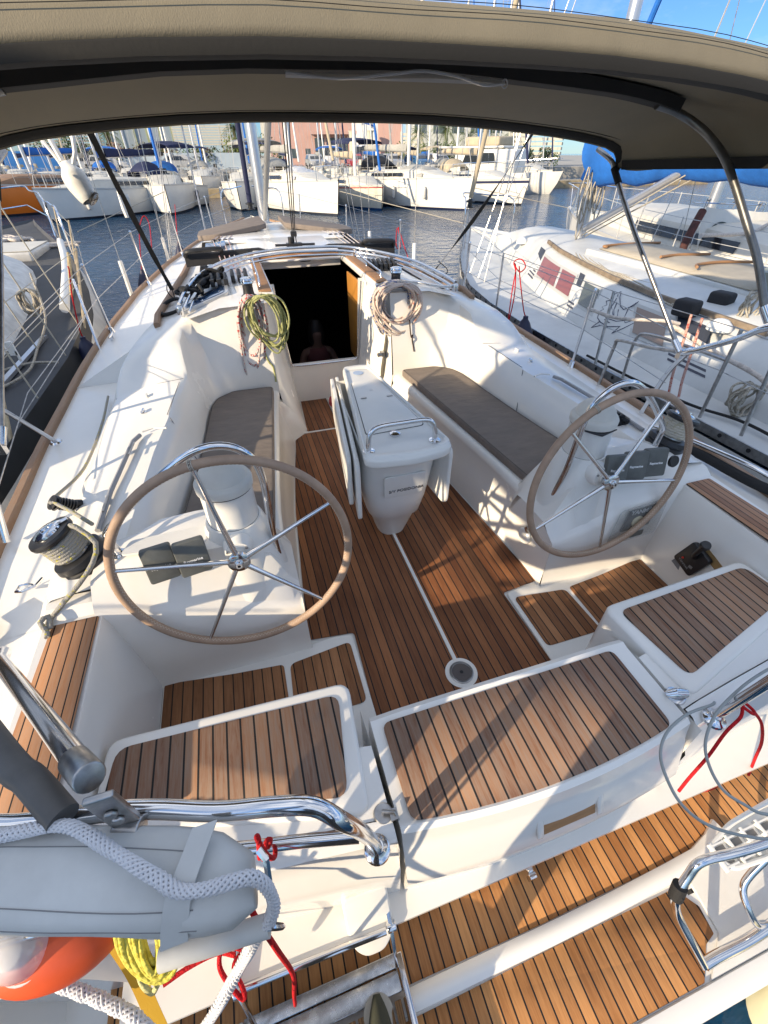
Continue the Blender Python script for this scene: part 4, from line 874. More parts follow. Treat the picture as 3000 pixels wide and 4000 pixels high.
for s in (-1, 1):
    m = MB(); m.grid([[V(s*1.574, y, z+.03), V(s*1.578, y, z), V(s*1.572, y, z-.012), V(s*1.56, y, z+.03)] for y, z in ((1.53, 1.90), (2.15, 1.886), (2.62, 1.874))]); m.build('side_hem', hem, bim)
    pts = [(1.60, 1.45, 1.36), (1.59, 1.495, 1.411), (1.57, 1.599, 1.563), (1.55, 1.732, 1.713), (1.535, 1.837, 1.828), (1.52, 1.936, 1.925), (1.49, 2.031, 1.998), (1.45, 2.095, 2.042), (1.40, 2.125, 2.068), (1.34, 2.13, 2.085), (1.25, 2.13, 2.10)]
    tube('main_bow', [V(s*a, b, c) for a, b, c in pts], .0165, mat('satin_bow', (.20, .20, .195), .35, .9, var=.3, vscale=15), bim, n=5, seg=14)
    m = MB(); m.tube([V(s*1.603, 1.44, 1.345), V(s*1.592, 1.49, 1.40)], .021, 14); m.box((s*1.63, 1.42, 1.32), (.02, .03, .05)); m.build('bow_foot', steel, bim)
    pts = [(1.70, 1.885, 1.05), (1.66, 2.10, 1.27), (1.60, 2.40, 1.58), (1.56, 2.63, 1.83), (1.55, 2.69, 1.90), (1.52, 2.80, 1.955)]
    tube('forward_bow', [V(s*a, b, c) for a, b, c in pts], .0135, steel_d, bim, n=4, seg=12)
    m = MB(); m.tube([V(s*1.565, 2.60, 1.80), V(s*1.553, 2.66, 1.87)], .018, 12); m.build('forward_bow_cover', hem, bim)
    m = MB(); m.tube([V(s*1.70, 1.885, 1.05), V(s*1.69, 1.94, 1.10)], .018, 12); m.box((s*1.70, 1.88, 1.04), (.02, .03, .05)); m.build('bow_foot', steel, bim)
    a, b = V(s*1.20, 3.0, 2.04), V(s*1.205, 4.40, 1.05); sd = V(1, 0, 0)*.017; m = MB()
    rr = []
    for k in range(13):
        t = k/12; p = a.lerp(b, t)+V(0, 0, -.03*math.sin(math.pi*t)); tw = R(20+35*math.sin(k*.8)); w = V(math.cos(tw), math.sin(tw)*.5, math.sin(tw)*.6)*.017
        rr.append([p-w+V(0, .002, .002), p+w+V(0, .002, .002), p+w, p-w])
    m.grid(rr, closed=True); m.build('tension_strap', hem, bim)
    tube('strap_tail', [b, b+V(s*-.01, -.06, -.06), b+V(s*-.02, -.2, -.03), b+V(0, -.32, .06), b+V(0, -.1, .1)], .004, rubber, bim)
m = MB(); m.grid([[V(x, 2.085, 2.158+.004*math.sin(x*9)), V(x, 2.075, 2.146+.004*math.sin(x*9)), V(x, 2.08, 2.140)] for x in [-.38+.042*k for k in range(21)]]); m.tube(cr_([V(-.38, 2.07, 2.152), V(-.2, 2.072, 2.142), V(0, 2.07, 2.158), V(.12, 2.07, 2.168), V(.25, 2.07, 2.158), V(.36, 2.07, 2.138), V(.45, 2.07, 2.142)], 6), .005, 6)
m.tube([V(.452, 2.07, 2.143)+V(.012*math.cos(a), 0, .012*math.sin(a)) for a in [k*.628 for k in range(10)]], .003, 5, closed=True)
m.build('clear_batten_pocket', mat('clear_vinyl', (.6, .6, .6), .15, alpha=.6, coat=.6), bim)
tube('bow_end', [V(-1.62, 2.1, 1.99), V(-1.53, 2.12, 2.03), V(-1.40, 2.13, 2.06)], .012, steel, bim)
m = MB(); m.tube([V(-1.33, 2.10, 2.08), V(-1.31, 2.10, 2.02)], .003, 5); m.tube([V(-1.32, 2.10, 2.08), V(-1.305, 2.10, 2.02)], .003, 5); m.build('zip_pull', hem, bim)
# ================================================================ LOOSE THINGS ON THE YACHT
wrope = ropemat('white_braid', (.62, .62, .64), (.55, .55, .60), .4, 30)
def hang(name, pts, r, mt, label, cat='rope', n=6, seg=8, group=None, closed=False):
    o = tube(name, pts, r, mt, None, n=n, seg=seg, closed=closed); tag(o, label, cat, group); return o
# cover bag on the port pushpit
cover = mat('grey_pvc', (.60, .60, .575), .6, var=.16, vscale=5, bump=(8, .5, .012))
bag = empty('lifebuoy_bag', (-1.2, .3, .7), 'pale grey padded cover bag on the port stern rail with white braided rope over it', 'cover bag')
m = MB(); rows = []
N_ = 26
for k in range(N_+1):
    t = k/N_; x = -1.95+t*1.105
    e = max(0, (t-.84)/.16); f = math.sqrt(max(0.0, 1-e**2.4)) if e < 1 else 0
    cy = .285 - .055*t if t > .4 else .315-.13*t+.0
    cy = lerp([0, .63, .86, 1], [.47, .355, .270, .222], t); hw = .076*(.5+.5*f); hh = .055*(.5+.5*f)
    r = []
    for j in range(20):
        a = 2*math.pi*j/20; ca, sa = math.cos(a), math.sin(a)
        r.append(V(x, cy+hw*math.copysign(abs(ca)**.75, ca)+.0015*math.sin(k*.8+j), .995+hh*math.copysign(abs(sa)**.6, sa)))
    rows.append(r)
m.grid(rows, closed=True); m.add(rows[-1], [tuple(range(20))]); m.add(rows[0], [tuple(range(20))]); m.build('cover', cover, bag, ang=70)
m = MB()
for jj, dy in ((4, 0), (7, 0), (9, 0)):
    m.tube([rows[k][jj]+V(0, 0, .0002) for k in range(0, N_-1)], .0011, 4)
m.build('cover_seam', mat('seam_dark', (.22, .22, .22), .8), bag)
m = MB(); rr = []
for k in range(9):
    t = k/8; c = V(-.945+.02*math.sin(t*3), .205+.0*t, 1.06); p = V(-.925-.06*(t-.3), .305-.13*t, 1.066-.06*max(0, t-.6)**1.5*4)
    rr.append([p-V(.020, 0, 0), p+V(.020, .0, 0), p+V(.020, 0, -.003), p-V(.020, 0, .003)])
m.grid(rr, closed=True); m.build('belt_loop', cover, bag)
m = MB(); m.tube([V(-.828, .25, 1.035), V(-.818, .235, 1.03), V(-.822, .20, .98), V(-.835, .17, .93)], .006, 6); m.lathe([(.022, -.004), (.026, 0), (.022, .004)], (-.838, .17, .90), (.3, .9, .2), 18, cap=False); m.build('buckle', steel, bag)
def braid(name, pts, w, label, turns=1.0):   # plaited rope: strands weaving round a flat core
    P = cr_(pts, 10); L_ = [0]
    for i in range(1, len(P)): L_.append(L_[-1]+(P[i]-P[i-1]).length)
    tot = L_[-1]; n = max(30, int(tot/.0045)); Q = []
    j = 0
    for k in range(n+1):
        s_ = tot*k/n
        while j < len(P)-2 and L_[j+1] < s_: j += 1
        Q.append(P[j].lerp(P[j+1], (s_-L_[j])/max(1e-9, L_[j+1]-L_[j])))
    m = MB(); m.tube(Q[::4]+[Q[-1]], w*.55, 8)
    pitch = w*5.5
    for st in range(12):
        ph = 2*math.pi*(st//2)/6+(.25 if st % 2 else 0); dr = 1 if st % 2 == 0 else -1; pts2 = []
        u = None
        for k, q in enumerate(Q):
            t = (Q[min(k+1, n)]-Q[max(k-1, 0)]).normalized()
            u = t.orthogonal().normalized() if u is None else (u-t*u.dot(t)).normalized()
            v = t.cross(u); a = dr*2*math.pi*(tot*k/n)/pitch+ph
            rad = w*(.84+.10*math.sin(3*a*2+ (0 if dr > 0 else math.pi)))
            pts2.append(q+(u*math.cos(a)+v*math.sin(a))*rad)
        m.tube(pts2[::2], w*.25, 5)
    o = m.build(name, mat('braid_white', (.66, .66, .68), .7, bump=(500, .3, .001)), None, ang=80); tag(o, label, 'rope'); return o
braid('mooring_rope', [V(-1.30, .40, 1.05), V(-1.214, .389, 1.062), V(-1.137, .372, 1.075), V(-1.094, .347, 1.08), V(-1.049, .31, 1.082), V(-1.002, .271, 1.08), V(-.97, .246, 1.075), V(-.946, .226, 1.07), V(-.908, .215, 1.07), V(-.87, .213, 1.065), V(-.838, .212, 1.05), V(-.822, .20, 1.02), V(-.82, .185, .97), V(-.835, .172, .93)], .0105, 'white braided rope lying over the grey cover bag at the port stern')
braid('mooring_rope', [V(-.835, .172, .925), V(-.856, .17, .90), V(-.90, .155, .82), V(-.965, .125, .72), V(-1.06, .075, .60), V(-1.12, .01, .5), V(-1.2, -.3, .3)], .0105, 'white braided rope hanging down to the left from the bag buckle')
braid('mooring_rope', [V(-1.62, .37, .62), V(-1.451, .344, .60), V(-1.38, .30, .58), V(-1.319, .261, .57), V(-1.24, .214, .56), V(-1.16, .155, .55), V(-1.08, .04, .52)], .0125, 'shaded white braided rope passing under the orange lamp')
# orange horseshoe lamp
lamp_dy = .0
lamp = empty('lifebuoy_light', (-1.3, .3, .62), 'orange lifebuoy light with clear dome under the grey cover bag', 'rescue light')
c = V(-1.28, .305, .70)
m = MB(); rows = []
for k in range(14):
    t = k/13; r_ = .078*math.sin(math.pi*min(1, .08+.92*t)*.98)**.55; rows.append([c+V((t-.5)*.24, 0, 0)+V(.0, r_*math.cos(a)*.9, r_*math.sin(a)) for a in [2*math.pi*j/20 for j in range(20)]])
m.grid(rows, closed=True); m.build('float_body', mat('orange_foam', (.72, .10, .025), .45, var=.1, vscale=9), lamp, ang=60)
MB().lathe([(.048, 0), (.048, .02), (.042, .045), (.028, .062), (0, .068)], c+V(-.035, -.0, .055), (-.15, -.25, 1), 28, cap=False).build('clear_dome', mat('clear_dome', (.75, .75, .77), .08, alpha=.55, coat=1), lamp)
m = MB(); m.lathe([(.052, 0), (.054, .006), (.052, .012)], c+V(-.035, -.0, .05), (-.15, -.25, 1), 28); m.lathe([(.028, .01), (.024, .05), (.0, .055)], c+V(-.035, -.0, .055), (-.15, -.25, 1), 20, cap=False); m.build('lamp_base', mat('lamp_grey', (.55, .53, .52), .35), lamp)
hang('stay_rod', [V(-1.60, .335, .78), V(-1.35, .315, .80), V(-1.2, .30, .83), V(-1.14, .285, .86)], .010, steel, 'thin steel rod crossing in front of the orange lamp', 'rail')
# yellow heaving line coil and webbing
yl = ropemat('yellow_line', (.62, .55, .10), (.5, .42, .06), .3, 60)
m = MB(); cy_ = V(-1.115, .262, .66)
for k in range(6):
    r1, r2 = .016+.008*k, .052+.009*k
    m.tube([cy_+V(r1*math.sin(a), .003*math.sin(k*2+a*2)-r1*.2*math.cos(a), -r2*math.cos(a)*1.0+.03) + V(0, -.045*(-math.cos(a))*-1, 0) for a in [2*math.pi*j/26 for j in range(26)]], .0058, 7, closed=True)
    m.tube([cy_+V(r1*math.sin(a)*.8, .012+.003*math.sin(k+a), -r2*math.cos(a)*.95+.03) + V(0, -.045*math.cos(a), 0) for a in [2*math.pi*j/26 for j in range(26)]], .0058, 7, closed=True)
tag(m.build('heaving_line', yl, None, ang=70), 'coil of yellow floating line hanging below the grey cover bag', 'rope')
m = MB(); rr = []
for p in cr_([V(-1.262, .345, .63), V(-1.241, .322, .60), V(-1.194, .249, .55), V(-1.165, .18, .50), V(-1.144, .11, .45), V(-1.12, -.05, .40)], 4): rr.append([p-V(.015, .004, 0), p+V(.015, .004, 0), p+V(.015, .004, -.003), p-V(.015, .004, .003)])
m.grid(rr, closed=True); tag(m.build('yellow_webbing', mat('yellow_web', (.62, .36, .02), .7, bump=(300, .3, .001)), None), 'yellow webbing strap hanging beside the coiled yellow line', 'strap')
hang('thin_rope', [V(-1.175, .30, .70), V(-1.17, .265, .62), V(-1.165, .22, .57), V(-1.15, .20, .545), V(-1.135, .205, .56)], .006, ropemat('pale_yellow', (.55, .52, .25), (.45, .42, .18), .3, 80), 'thin pale yellow cord looped over the yellow webbing')
m = MB(); m.tube([V(-1.02, .185, .90), V(-.84, .172, .905)], .018, 16); tag(m.build('rolled_cloth', cover, None), 'rolled pale cloth tucked beneath the end of the cover bag', 'cloth roll')
# red lashings
redm = ropemat('red_cord', (.55, .015, .02), (.40, .01, .015), .4, 110)
hang('red_lashing', [V(-.875, .315, .74), V(-.865, .335, .80), V(-.858, .318, .86), V(-.85, .30, .80), V(-.842, .305, .75), V(-.842, .335, .73), V(-.85, .33, .785), V(-.862, .30, .77)], .0055, redm, 'red cord looped round the lower stern rail beside the cover bag')
hang('red_line', [V(-.845, .23, .93), V(-.872, .21, .90), V(-.855, .16, .75), V(-.86, .14, .5), V(-.90, .13, .2), V(-.925, .125, .0)], .0055, redm, 'red line hanging from the bag buckle down to the gangway')
hang('red_strap_loop', [V(-1.02, .26, .12), V(-1.08, .285, .18), V(-1.10, .25, .16), V(-1.075, .20, .12), V(-1.055, .175, .08), V(-1.05, .19, .10), V(-1.065, .24, .14), V(-1.045, .265, .13)], .007, redm, 'red strap looped at the left corner of the gangway')
hang('red_strap', [V(-1.27, .27, .1), V(-1.2, .285, .1), V(-1.12, .29, .1), V(-1.07, .27, .1)], .007, redm, 'short red strap running left from the gangway corner')
# black loop bracket, black bungee heap on the port coachroof
hang('black_ring', [V(-1.255, 3.90, .985), V(-1.15, 3.93, 1.0), V(-1.13, 4.12, 1.02), V(-1.18, 4.22, 1.02), V(-1.26, 4.18, 1.0), V(-1.285, 4.02, .985)], .014, rubber, 'black padded ring lying on the port coachroof edge', 'ring', closed=True)
m = MB(); random.seed(3)
pp = []
for k in range(90):
    t = k/89; cx, cyy = lerp([0, .35, 1], [-1.06, -.93, -.80], t), lerp([0, .35, 1], [3.92, 4.30, 4.45], t)
    pp.append(V(cx+random.uniform(-.09, .09), cyy+random.uniform(-.12, .12), 1.09+random.uniform(0, .05+.07*t)))
m.tube(cr_(pp, 4), .013, 7); tag(m.build('black_rope', rubber, None, ang=80), 'heap of black rope inside the port end of the curved rail', 'rope')
def coil(name, c, rx, rz, n, r, mt, label, seed, dy=.05, skew=0, cross=False):
    random.seed(seed); pts = []
    for k in range(n):
        a_ = random.uniform(.60, 1.05); b_ = random.uniform(.70, 1.06); ox = random.uniform(-.02, .02); tw = random.uniform(-.12, .12)+skew
        oy = -.03-dy*random.random()
        for j in range(16):
            a = math.pi/2+2*math.pi*j/16
            x = rx*a_*math.cos(a)*(1+.15*math.sin(a)); z = rz*b_*math.sin(a)-rz*b_
            if cross and j > 8: x = x*.8
            xr = x*math.cos(tw)-z*math.sin(tw); zr = x*math.sin(tw)+z*math.cos(tw)
            pts.append(c+V(xr+ox, oy-.02*math.cos(a*3+k), zr))
    o = MB().tube(cr_(pts, 3), r, 6).build(name, mt, None, ang=80); tag(o, label, 'rope'); return o
coil('rope_coil', V(.545, 3.70, 1.15), .185, .205, 30, .0085, ropemat('blue_fleck', (.52, .47, .42), (.08, .12, .30), .33, 60), 'thick coil of beige and blue flecked rope hung on the right coachroof winch', 11)
coil('rope_coil', V(.55, 3.64, 1.14), .19, .19, 8, .009, ropemat('pink_fleck', (.60, .50, .44), (.45, .14, .10), .12, 60), 'beige rope with pink flecks laid over the coil on the right winch', 5)
coil('rope_coil', V(-.60, 3.63, 1.14), .115, .30, 8, .0085, ropemat('red_fleck', (.50, .46, .44), (.42, .04, .04), .32, 60), 'white rope with red flecks coiled under the green coil on the left winch', 8, skew=-.1)
coil('rope_coil', V(-.545, 3.60, 1.14), .135, .20, 11, .0068, ropemat('lime_line', (.36, .37, .17), (.26, .27, .11), .3, 70), 'lime green rope coil hanging from the left coachroof winch', 21, skew=.30)
hang('rope_tail', [V(-.56, 3.60, .82), V(-.56, 3.56, .72), V(-.545, 3.545, .66), V(-.52, 3.54, .62), V(-.515, 3.53, .55), V(-.517, 3.52, .50)], .007, MATS['lime_line'], 'lime rope tail dangling below the green coil onto the port seat')
hang('rope_tail', [V(.658, 3.58, .90), V(.66, 3.56, .80), V(.67, 3.55, .73), V(.685, 3.56, .745), V(.675, 3.54, .72), V(.685, 3.55, .68), V(.697, 3.54, .61)], .006, ropemat('brown_cord', (.06, .04, .035), (.03, .02, .02), .3, 90), 'thin dark cord with a knot hanging below the right rope coil')
for s, col_, lab in ((-1, 'red_fleck', 'halyards led aft over the port coachroof, red flecked'), (1, 'blue_fleck', 'halyards led aft over the starboard coachroof, blue flecked')):
    m = MB()
    for j in range(4): m.tube([V(s*(.60+.05*j), 4.45, 1.14), V(s*(.64+.05*j), 5.6, 1.135), V(s*(.66+.06*j), 6.5, 1.135), V(s*(.3+.03*j), 8.6, 1.13)], .006, 6)
    tag(m.build('halyard', MATS[col_], None), lab, 'rope')
# shroud sleeves of white plastic pipe
wp = mat('white_pipe', (.75, .74, .70), .4)
for x, y, z0, z1, lab in ((-2.07, 7.2, .45, .87, 'white plastic sleeve on a shroud outside the port rail, tall and leaning'), (-1.72, 9.4, .5, .85, 'small white shroud sleeve at the port bow side'), (1.5, 7.75, .72, 1.0, 'white shroud sleeve left of the red lashing on the starboard side'), (1.65, 6.13, .62, 1.04, 'white shroud sleeve on the starboard side nearest to the curved rail')):
    o = MB().tube([V(x, y, z0), V(x, y, z1)], .026, 14).build('shroud_sleeve', wp, None); tag(o, lab, 'pipe sleeve', 'white sleeves on the shrouds of the yacht')
    m = MB(); m.tube([V(x, y, z1), V(x*.985, y, z1+2.5), V(x*.8, y+.3, 9)], .004, 5); m.build('sleeve_wire', steel_d, o)
# fenders with dark blue ends
blue = mat('fender_blue', (.012, .014, .045), .45, var=.2, vscale=10); fwhite = mat('fender_white', (.60, .58, .54), .45, var=.15, vscale=8)
def fender(c, r, h, label, line):
    e = empty('fender', c, label, 'fender', 'fenders along the rails of the yacht')
    c = Vector(c); MB().lathe([(.0, -h), (r*.5, -h*.97), (r*.95, -h*.8), (r, -h*.55), (r, -.13)], c, (0, 0, 1), 24, cap=False).build('body', fwhite, e)
    MB().lathe([(r*1.003, -.13), (r*1.0, -.08), (r*.72, .0), (r*.42, .085), (r*.22, .12), (r*.2, .15), (0, .155)], c, (0, 0, 1), 24, cap=False).build('blue_end', blue, e, ang=60)
    t = tube('fender_line', [c+V(0, 0, .14)]+[Vector(p) for p in line], .006, redm, None); tag(t, 'red line holding the '+label[:label.find(' fender')]+' fender', 'rope'); return e
fender((-2.27, 5.22, .37), .135, .62, 'nearest port fender with dark blue top beside the toe rail', [(-2.26, 5.21, .62), (-2.20, 5.2, .9), (-2.15, 5.25, 1.1), (-2.16, 5.3, 1.13)])
fender((-2.17, 9.2, .28), .135, .6, 'far port fender with blue top hanging by red rope', [(-2.12, 9.2, .6), (-2.02, 9.25, .98), (-1.9, 9.3, 1.17), (-1.85, 9.3, 1.05), (-1.92, 9.25, .7)])
fender((-1.62, 10.9, .42), .13, .6, 'small port bow fender partly behind the toe rail', [(-1.6, 10.9, .7), (-1.5, 10.95, 1.2)])
fender((2.32, 4.35, .40), .135, .62, 'starboard fender with blue top beside the teak rail', [(2.28, 4.36, .62), (2.20, 4.40, .9), (2.15, 4.39, 1.04)])
hang('red_hank', [V(2.12, 4.39, 1.0), V(2.10, 4.42, 1.08), V(2.17, 4.40, 1.1), V(2.2, 4.35, 1.04), V(2.13, 4.33, 1.0), V(2.09, 4.40, 1.06), V(2.15, 4.45, 1.02), V(2.16, 4.4, .75), V(2.14, 4.4, .5), V(2.11, 4.38, .8), V(2.12, 4.39, 1.0)], .006, redm, 'tangle of red cord tied on the starboard guard wire')
hang('red_hank', [V(1.88, 7.52, 1.05), V(1.86, 7.5, .95), V(1.85, 7.45, .82), V(1.88, 7.4, .78), V(1.91, 7.45, .85), V(1.90, 7.52, 1.06), V(1.94, 7.5, .95), V(1.97, 7.4, .8), V(2.0, 7.2, .6)], .007, redm, 'red cord hanging on the far starboard guard wire')
# horn-shaped white sprayer on a bracket under the port bimini corner
hs_ = empty('deck_speaker', (-1.33, 3.0, 1.8), 'white rounded loudspeaker pod hanging at the front port corner of the bimini', 'loudspeaker')
m = MB(); rows = []
A, B_ = V(-1.345, 2.97, 1.915), V(-1.285, 2.93, 1.765)
for k in range(15):
    t = k/14; c = A.lerp(B_, t); r_ = lerp([0, .12, .3, .55, .8, .95, 1], [.018, .03, .052, .056, .048, .042, .036], t)
    d = (B_-A).normalized(); u = d.orthogonal().normalized(); w = d.cross(u); rows.append([c+(u*math.cos(a)+w*math.sin(a))*r_ for a in [2*math.pi*j/22 for j in range(22)]])
m.grid(rows, closed=True); m.add(rows[0], [tuple(range(22))]); m.build('pod', gelw, hs_, ang=60)
dd = V(.55, -.15, -.5).normalized()
m = MB(); m.lathe([(.034, 0), (.034, .008), (.0, .008)], B_+V(.018, -.008, .012), dd, 24, cap=False); m.build('grille', black, hs_)
m = MB()
for r_ in (.026, .017, .008): m.lathe([(r_, .009), (r_+.003, .011), (r_+.005, .009)], B_+V(.018, -.008, .012), dd, 24, cap=False)
m.build('grille_ring', steel_d, hs_)
m = MB(); m.tube([V(-1.35, 2.97, 1.92), V(-1.37, 2.98, 2.0), V(-1.40, 2.99, 2.04)], .012, 8); m.tube([V(-1.31, 2.96, 1.90), V(-1.285, 2.98, 1.95), V(-1.27, 3.0, 2.03)], .010, 8); m.tube([V(-1.42, 3.0, 2.02), V(-1.365, 2.97, 1.92), V(-1.35, 2.97, 1.86)], .008, 8); m.build('bracket', gelw, hs_)
o = MB().tube([V(-1.215, 3.36, 1.80), V(-1.215, 3.35, 1.77), V(-1.21, 3.34, 1.70), V(-1.205, 3.33, 1.66)], [.004, .006, .012, .010], 10).build('pull_cord', gelw, None); tag(o, 'small white plastic toggle hanging on the black port strap', 'toggle')
# stern: gangway, bracket, ladder, wires
alu = mat('scratched_alu', (.55, .55, .55), .25, .9, var=.35, vscale=30)
gw = empty('gangway', (-.85, -.9, -.1), 'stainless framed gangway with wooden grating that the photographer stands on', 'gangway')
for x in (-1.15, -.585):
    m = MB(); m.box((x, -1.13, -.345), (.022, 2.58, .07)); m.build('side_beam', steel, gw, bevel=.004)
m = MB(); m.prism([(-1.14, .165), (-.60, .165), (-.60, .125), (-1.14, .125)], -.375, -.33); m.build('end_beam', alu, gw, bevel=.003)
m = MB(); m.prism([(-1.14, .121), (-.60, .121), (-.60, .066), (-1.14, .066)], -.375, -.337); m.build('end_plate', alu, gw, bevel=.003)
for k in range(40):
    y = .045-.062*k if False else None
m = MB()
for k in range(17):
    x = -1.125+.033*k; m.box((x+.006, -1.2, -.343), (.024, 2.5, .022))
m.build('grating', teak('grating_wood', (.20, .11, .05), (.42, .26, .13), pitch=.009, axis=0, seam=.12, seamcol=(.10, .05, .02)), gw, bevel=.003)
o = MB().tube([V(-1.075, .205, .0), V(-.85, .20, .002), V(-.62, .195, .0)], .011, 12).build('cross_rod', steel, gw)
for x in (-1.085, -.60):
    m = MB(); m.prism([V(x-.006, .34, 0), V(x+.006, .34, 0), V(x+.004, .20, -.02), V(x+.004, .12, -.30), V(x-.008, .12, -.30), V(x-.008, .20, -.02)], -.01, .035); m.lathe([(.016, -.015), (.016, .015)], (x, .20, .0), (1, 0, 0), 12); m.build('hinge_arm', steel, gw, bevel=.003)
m = MB(); m.prism([(-1.5, .40), (-.62, .30), (-.61, .325), (-1.5, .44)], .11, .19); o = m.build('mounting_channel', alu, gw, bevel=.004)
m = MB(); P = [V(-.075, .0, 0), V(.075, 0, 0), V(.075, .14, 0), V(.06, .20, 0), (V(.03, .235, 0)), V(-.03, .235, 0), V(-.06, .20, 0), V(-.075, .14, 0)]
Mx = frame((-.665, .30, .10), (1, 0, 0), (0, -.55, -.83)); m.prism([(p.x, p.y) for p in rpoly(P, .02)], -.012, .03, M=Mx); tag(m.build('pivot_cover', gelw, None, bevel=.012), 'white rounded plastic socket where the gangway meets the transom', 'socket')
# swim ladder folded on the platform
lad = empty('swim_ladder', (.6, -.1, -.4), 'folded stainless swimming ladder with white perforated tread on the starboard platform', 'ladder')
tube('ladder_tube', [V(1.05, -.03, .13), V(.85, -.0, .11), V(.707, .0, .10), V(.58, .012, .09), V(.47, .028, .06), V(.43, .012, .0), V(.39, -.02, -.08), V(.405, -.06, -.18), V(.44, -.14, -.27), V(.478, -.205, -.36)], .0155, steel, lad, seg=14)
tube('ladder_tube', [V(.49, -.205, -.375), V(.55, -.203, -.37), V(.68, -.205, -.365), V(.80, -.20, -.36), V(.95, -.19, -.36)], .019, steel, lad, seg=14)
tube('ladder_tube', [V(1.0, .0, .12), V(.86, -.01, .05), V(.80, -.03, -.05), V(.735, -.055, -.15), V(.705, -.08, -.2), V(.70, -.13, -.24), V(.73, -.175, -.30), V(.80, -.19, -.36)], .013, steel, lad, seg=12)
m = MB(); m.tube([V(.388, -.02, -.09), V(.40, .0, -.035)], .024, 12); random.seed(2)
for k in range(14): m.box(V(.395+random.uniform(-.01, .03), -.01+random.uniform(-.02, .02), -.06+random.uniform(-.03, .03)), (.02, .012, .012), rot=Matrix.Rotation(random.random()*3, 3, 'Y'))
m.build('black_tape', rubber, lad)
m = MB()
tw = [V(.575, .03, .02), V(.66, .075, .0), V(.9, .10, .0)]; P = rpoly([V(.56, .05, 0), V(.70, .085, 0), V(1.15, .11, 0), (V(1.15, -.03, 0)), V(.76, -.035, 0), V(.585, -.02, 0)], .03)
outer = [(p.x, p.y) for p in P]
m.prism(outer, -.02, -.012)
for k in range(7):
    x = .60+.075*k
    for j in range(3):
        y = -.012+.032*j+.02*(x-.6)
        m.box((x, y+.0, .0), (.052, .006, .02))
    m.box((x-.03, .02+.02*(x-.6), .0), (.008, .085, .02))
pl = [V(p.x, p.y, .0) for p in P]; m.tube(pl, .009, 8, closed=True)
m.build('tread', gelw, lad, bevel=0)
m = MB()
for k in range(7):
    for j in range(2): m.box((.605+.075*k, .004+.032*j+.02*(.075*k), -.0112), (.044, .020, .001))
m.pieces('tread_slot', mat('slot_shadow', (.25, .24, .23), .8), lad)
hang('steel_cable', [V(.60, .345, .50), V(.556, .334, .53), V(.438, .329, .55), V(.336, .304, .55), V(.268, .261, .55), V(.234, .204, .55), V(.241, .137, .52), V(.32, .08, .45), V(.45, .03, .38), V(.60, .0, .3), V(.9, -.02, .2)], .0045, mat('cable_grey', (.30, .32, .31), .5), 'large outer loop of grey cable hanging from the starboard stern rail', 'cable')
hang('steel_cable', [V(.85, .36, .62), V(.70, .345, .60), V(.60, .325, .57), V(.515, .297, .55), V(.422, .244, .55), V(.378, .19, .55), V(.369, .13, .54), V(.41, .085, .52), V(.48, .05, .48), V(.7, .0, .4)], .0045, MATS['cable_grey'], 'inner loop of grey cable in front of the starboard stern rail', 'cable')
hang('red_line', [V(.72, .315, .46), V(.68, .33, .50), V(.66, .30, .52), V(.69, .275, .50), V(.72, .29, .48), V(.70, .315, .49), V(.66, .285, .48), V(.60, .268, .44), V(.545, .24, .36), V(.50, .22, .26), V(.47, .205, .2)], .0052, redm, 'thin red line knotted on the starboard stern rail with a hanging tail')
hang('red_line', [V(.70, .285, .5), V(.78, .26, .40), V(.86, .235, .25), V(.92, .22, .1), V(1.0, .2, -.1)], .0052, redm, 'second strand of thin red line falling from the starboard rail knot')
hang('red_webbing', [V(1.0, .36, .46), V(1.06, .37, .2), V(1.2, .36, -.1), V(1.25, .31, -.27), V(1.14, .262, -.36), V(1.03, .242, -.39), V(.94, .254, -.405)], .011, redm, 'thick red strap curving over the teak platform on the starboard side')
for x, y, lab in ((-.06+.0, .25, 'mid'),):
    pass
m = MB(); m.lathe([(.014, 0), (.014, .02), (.008, .024)], (.0, .232, -.30), (0, -1, .2), 14); m.box((.0, .20, -.31), (.03, .02, .045)); m.build('transom_latch', steel, yacht, bevel=.003)
m = MB(); m.lathe([(.02, 0), (.02, .012)], (.93, .30, -.12), (0, -1, .2), 14); m.box((.93, .28, -.13), (.012, .02, .05)); m.build('transom_latch', steel, yacht, bevel=.003)
m = MB(); m.lathe([(.05, -.02), (.055, .0), (.04, .03), (.0, .04)], (1.02, .30, -.22), (-.2, -1, .5), 24, cap=False); m.build('shower_cap', gelw, yacht)
o = MB().lathe([(.0, -.5), (.10, -.46), (.14, -.35), (.14, .0), (.10, .11), (0, .14)], (.83, -.46, -.50), (0, 0, 1), 28, cap=False).build('fender', mat('cream_fender', (.62, .60, .44), .4, var=.08, vscale=5), None); tag(o, 'cream fender hanging over the stern corner on the right', 'fender', 'fenders along the rails of the yacht')
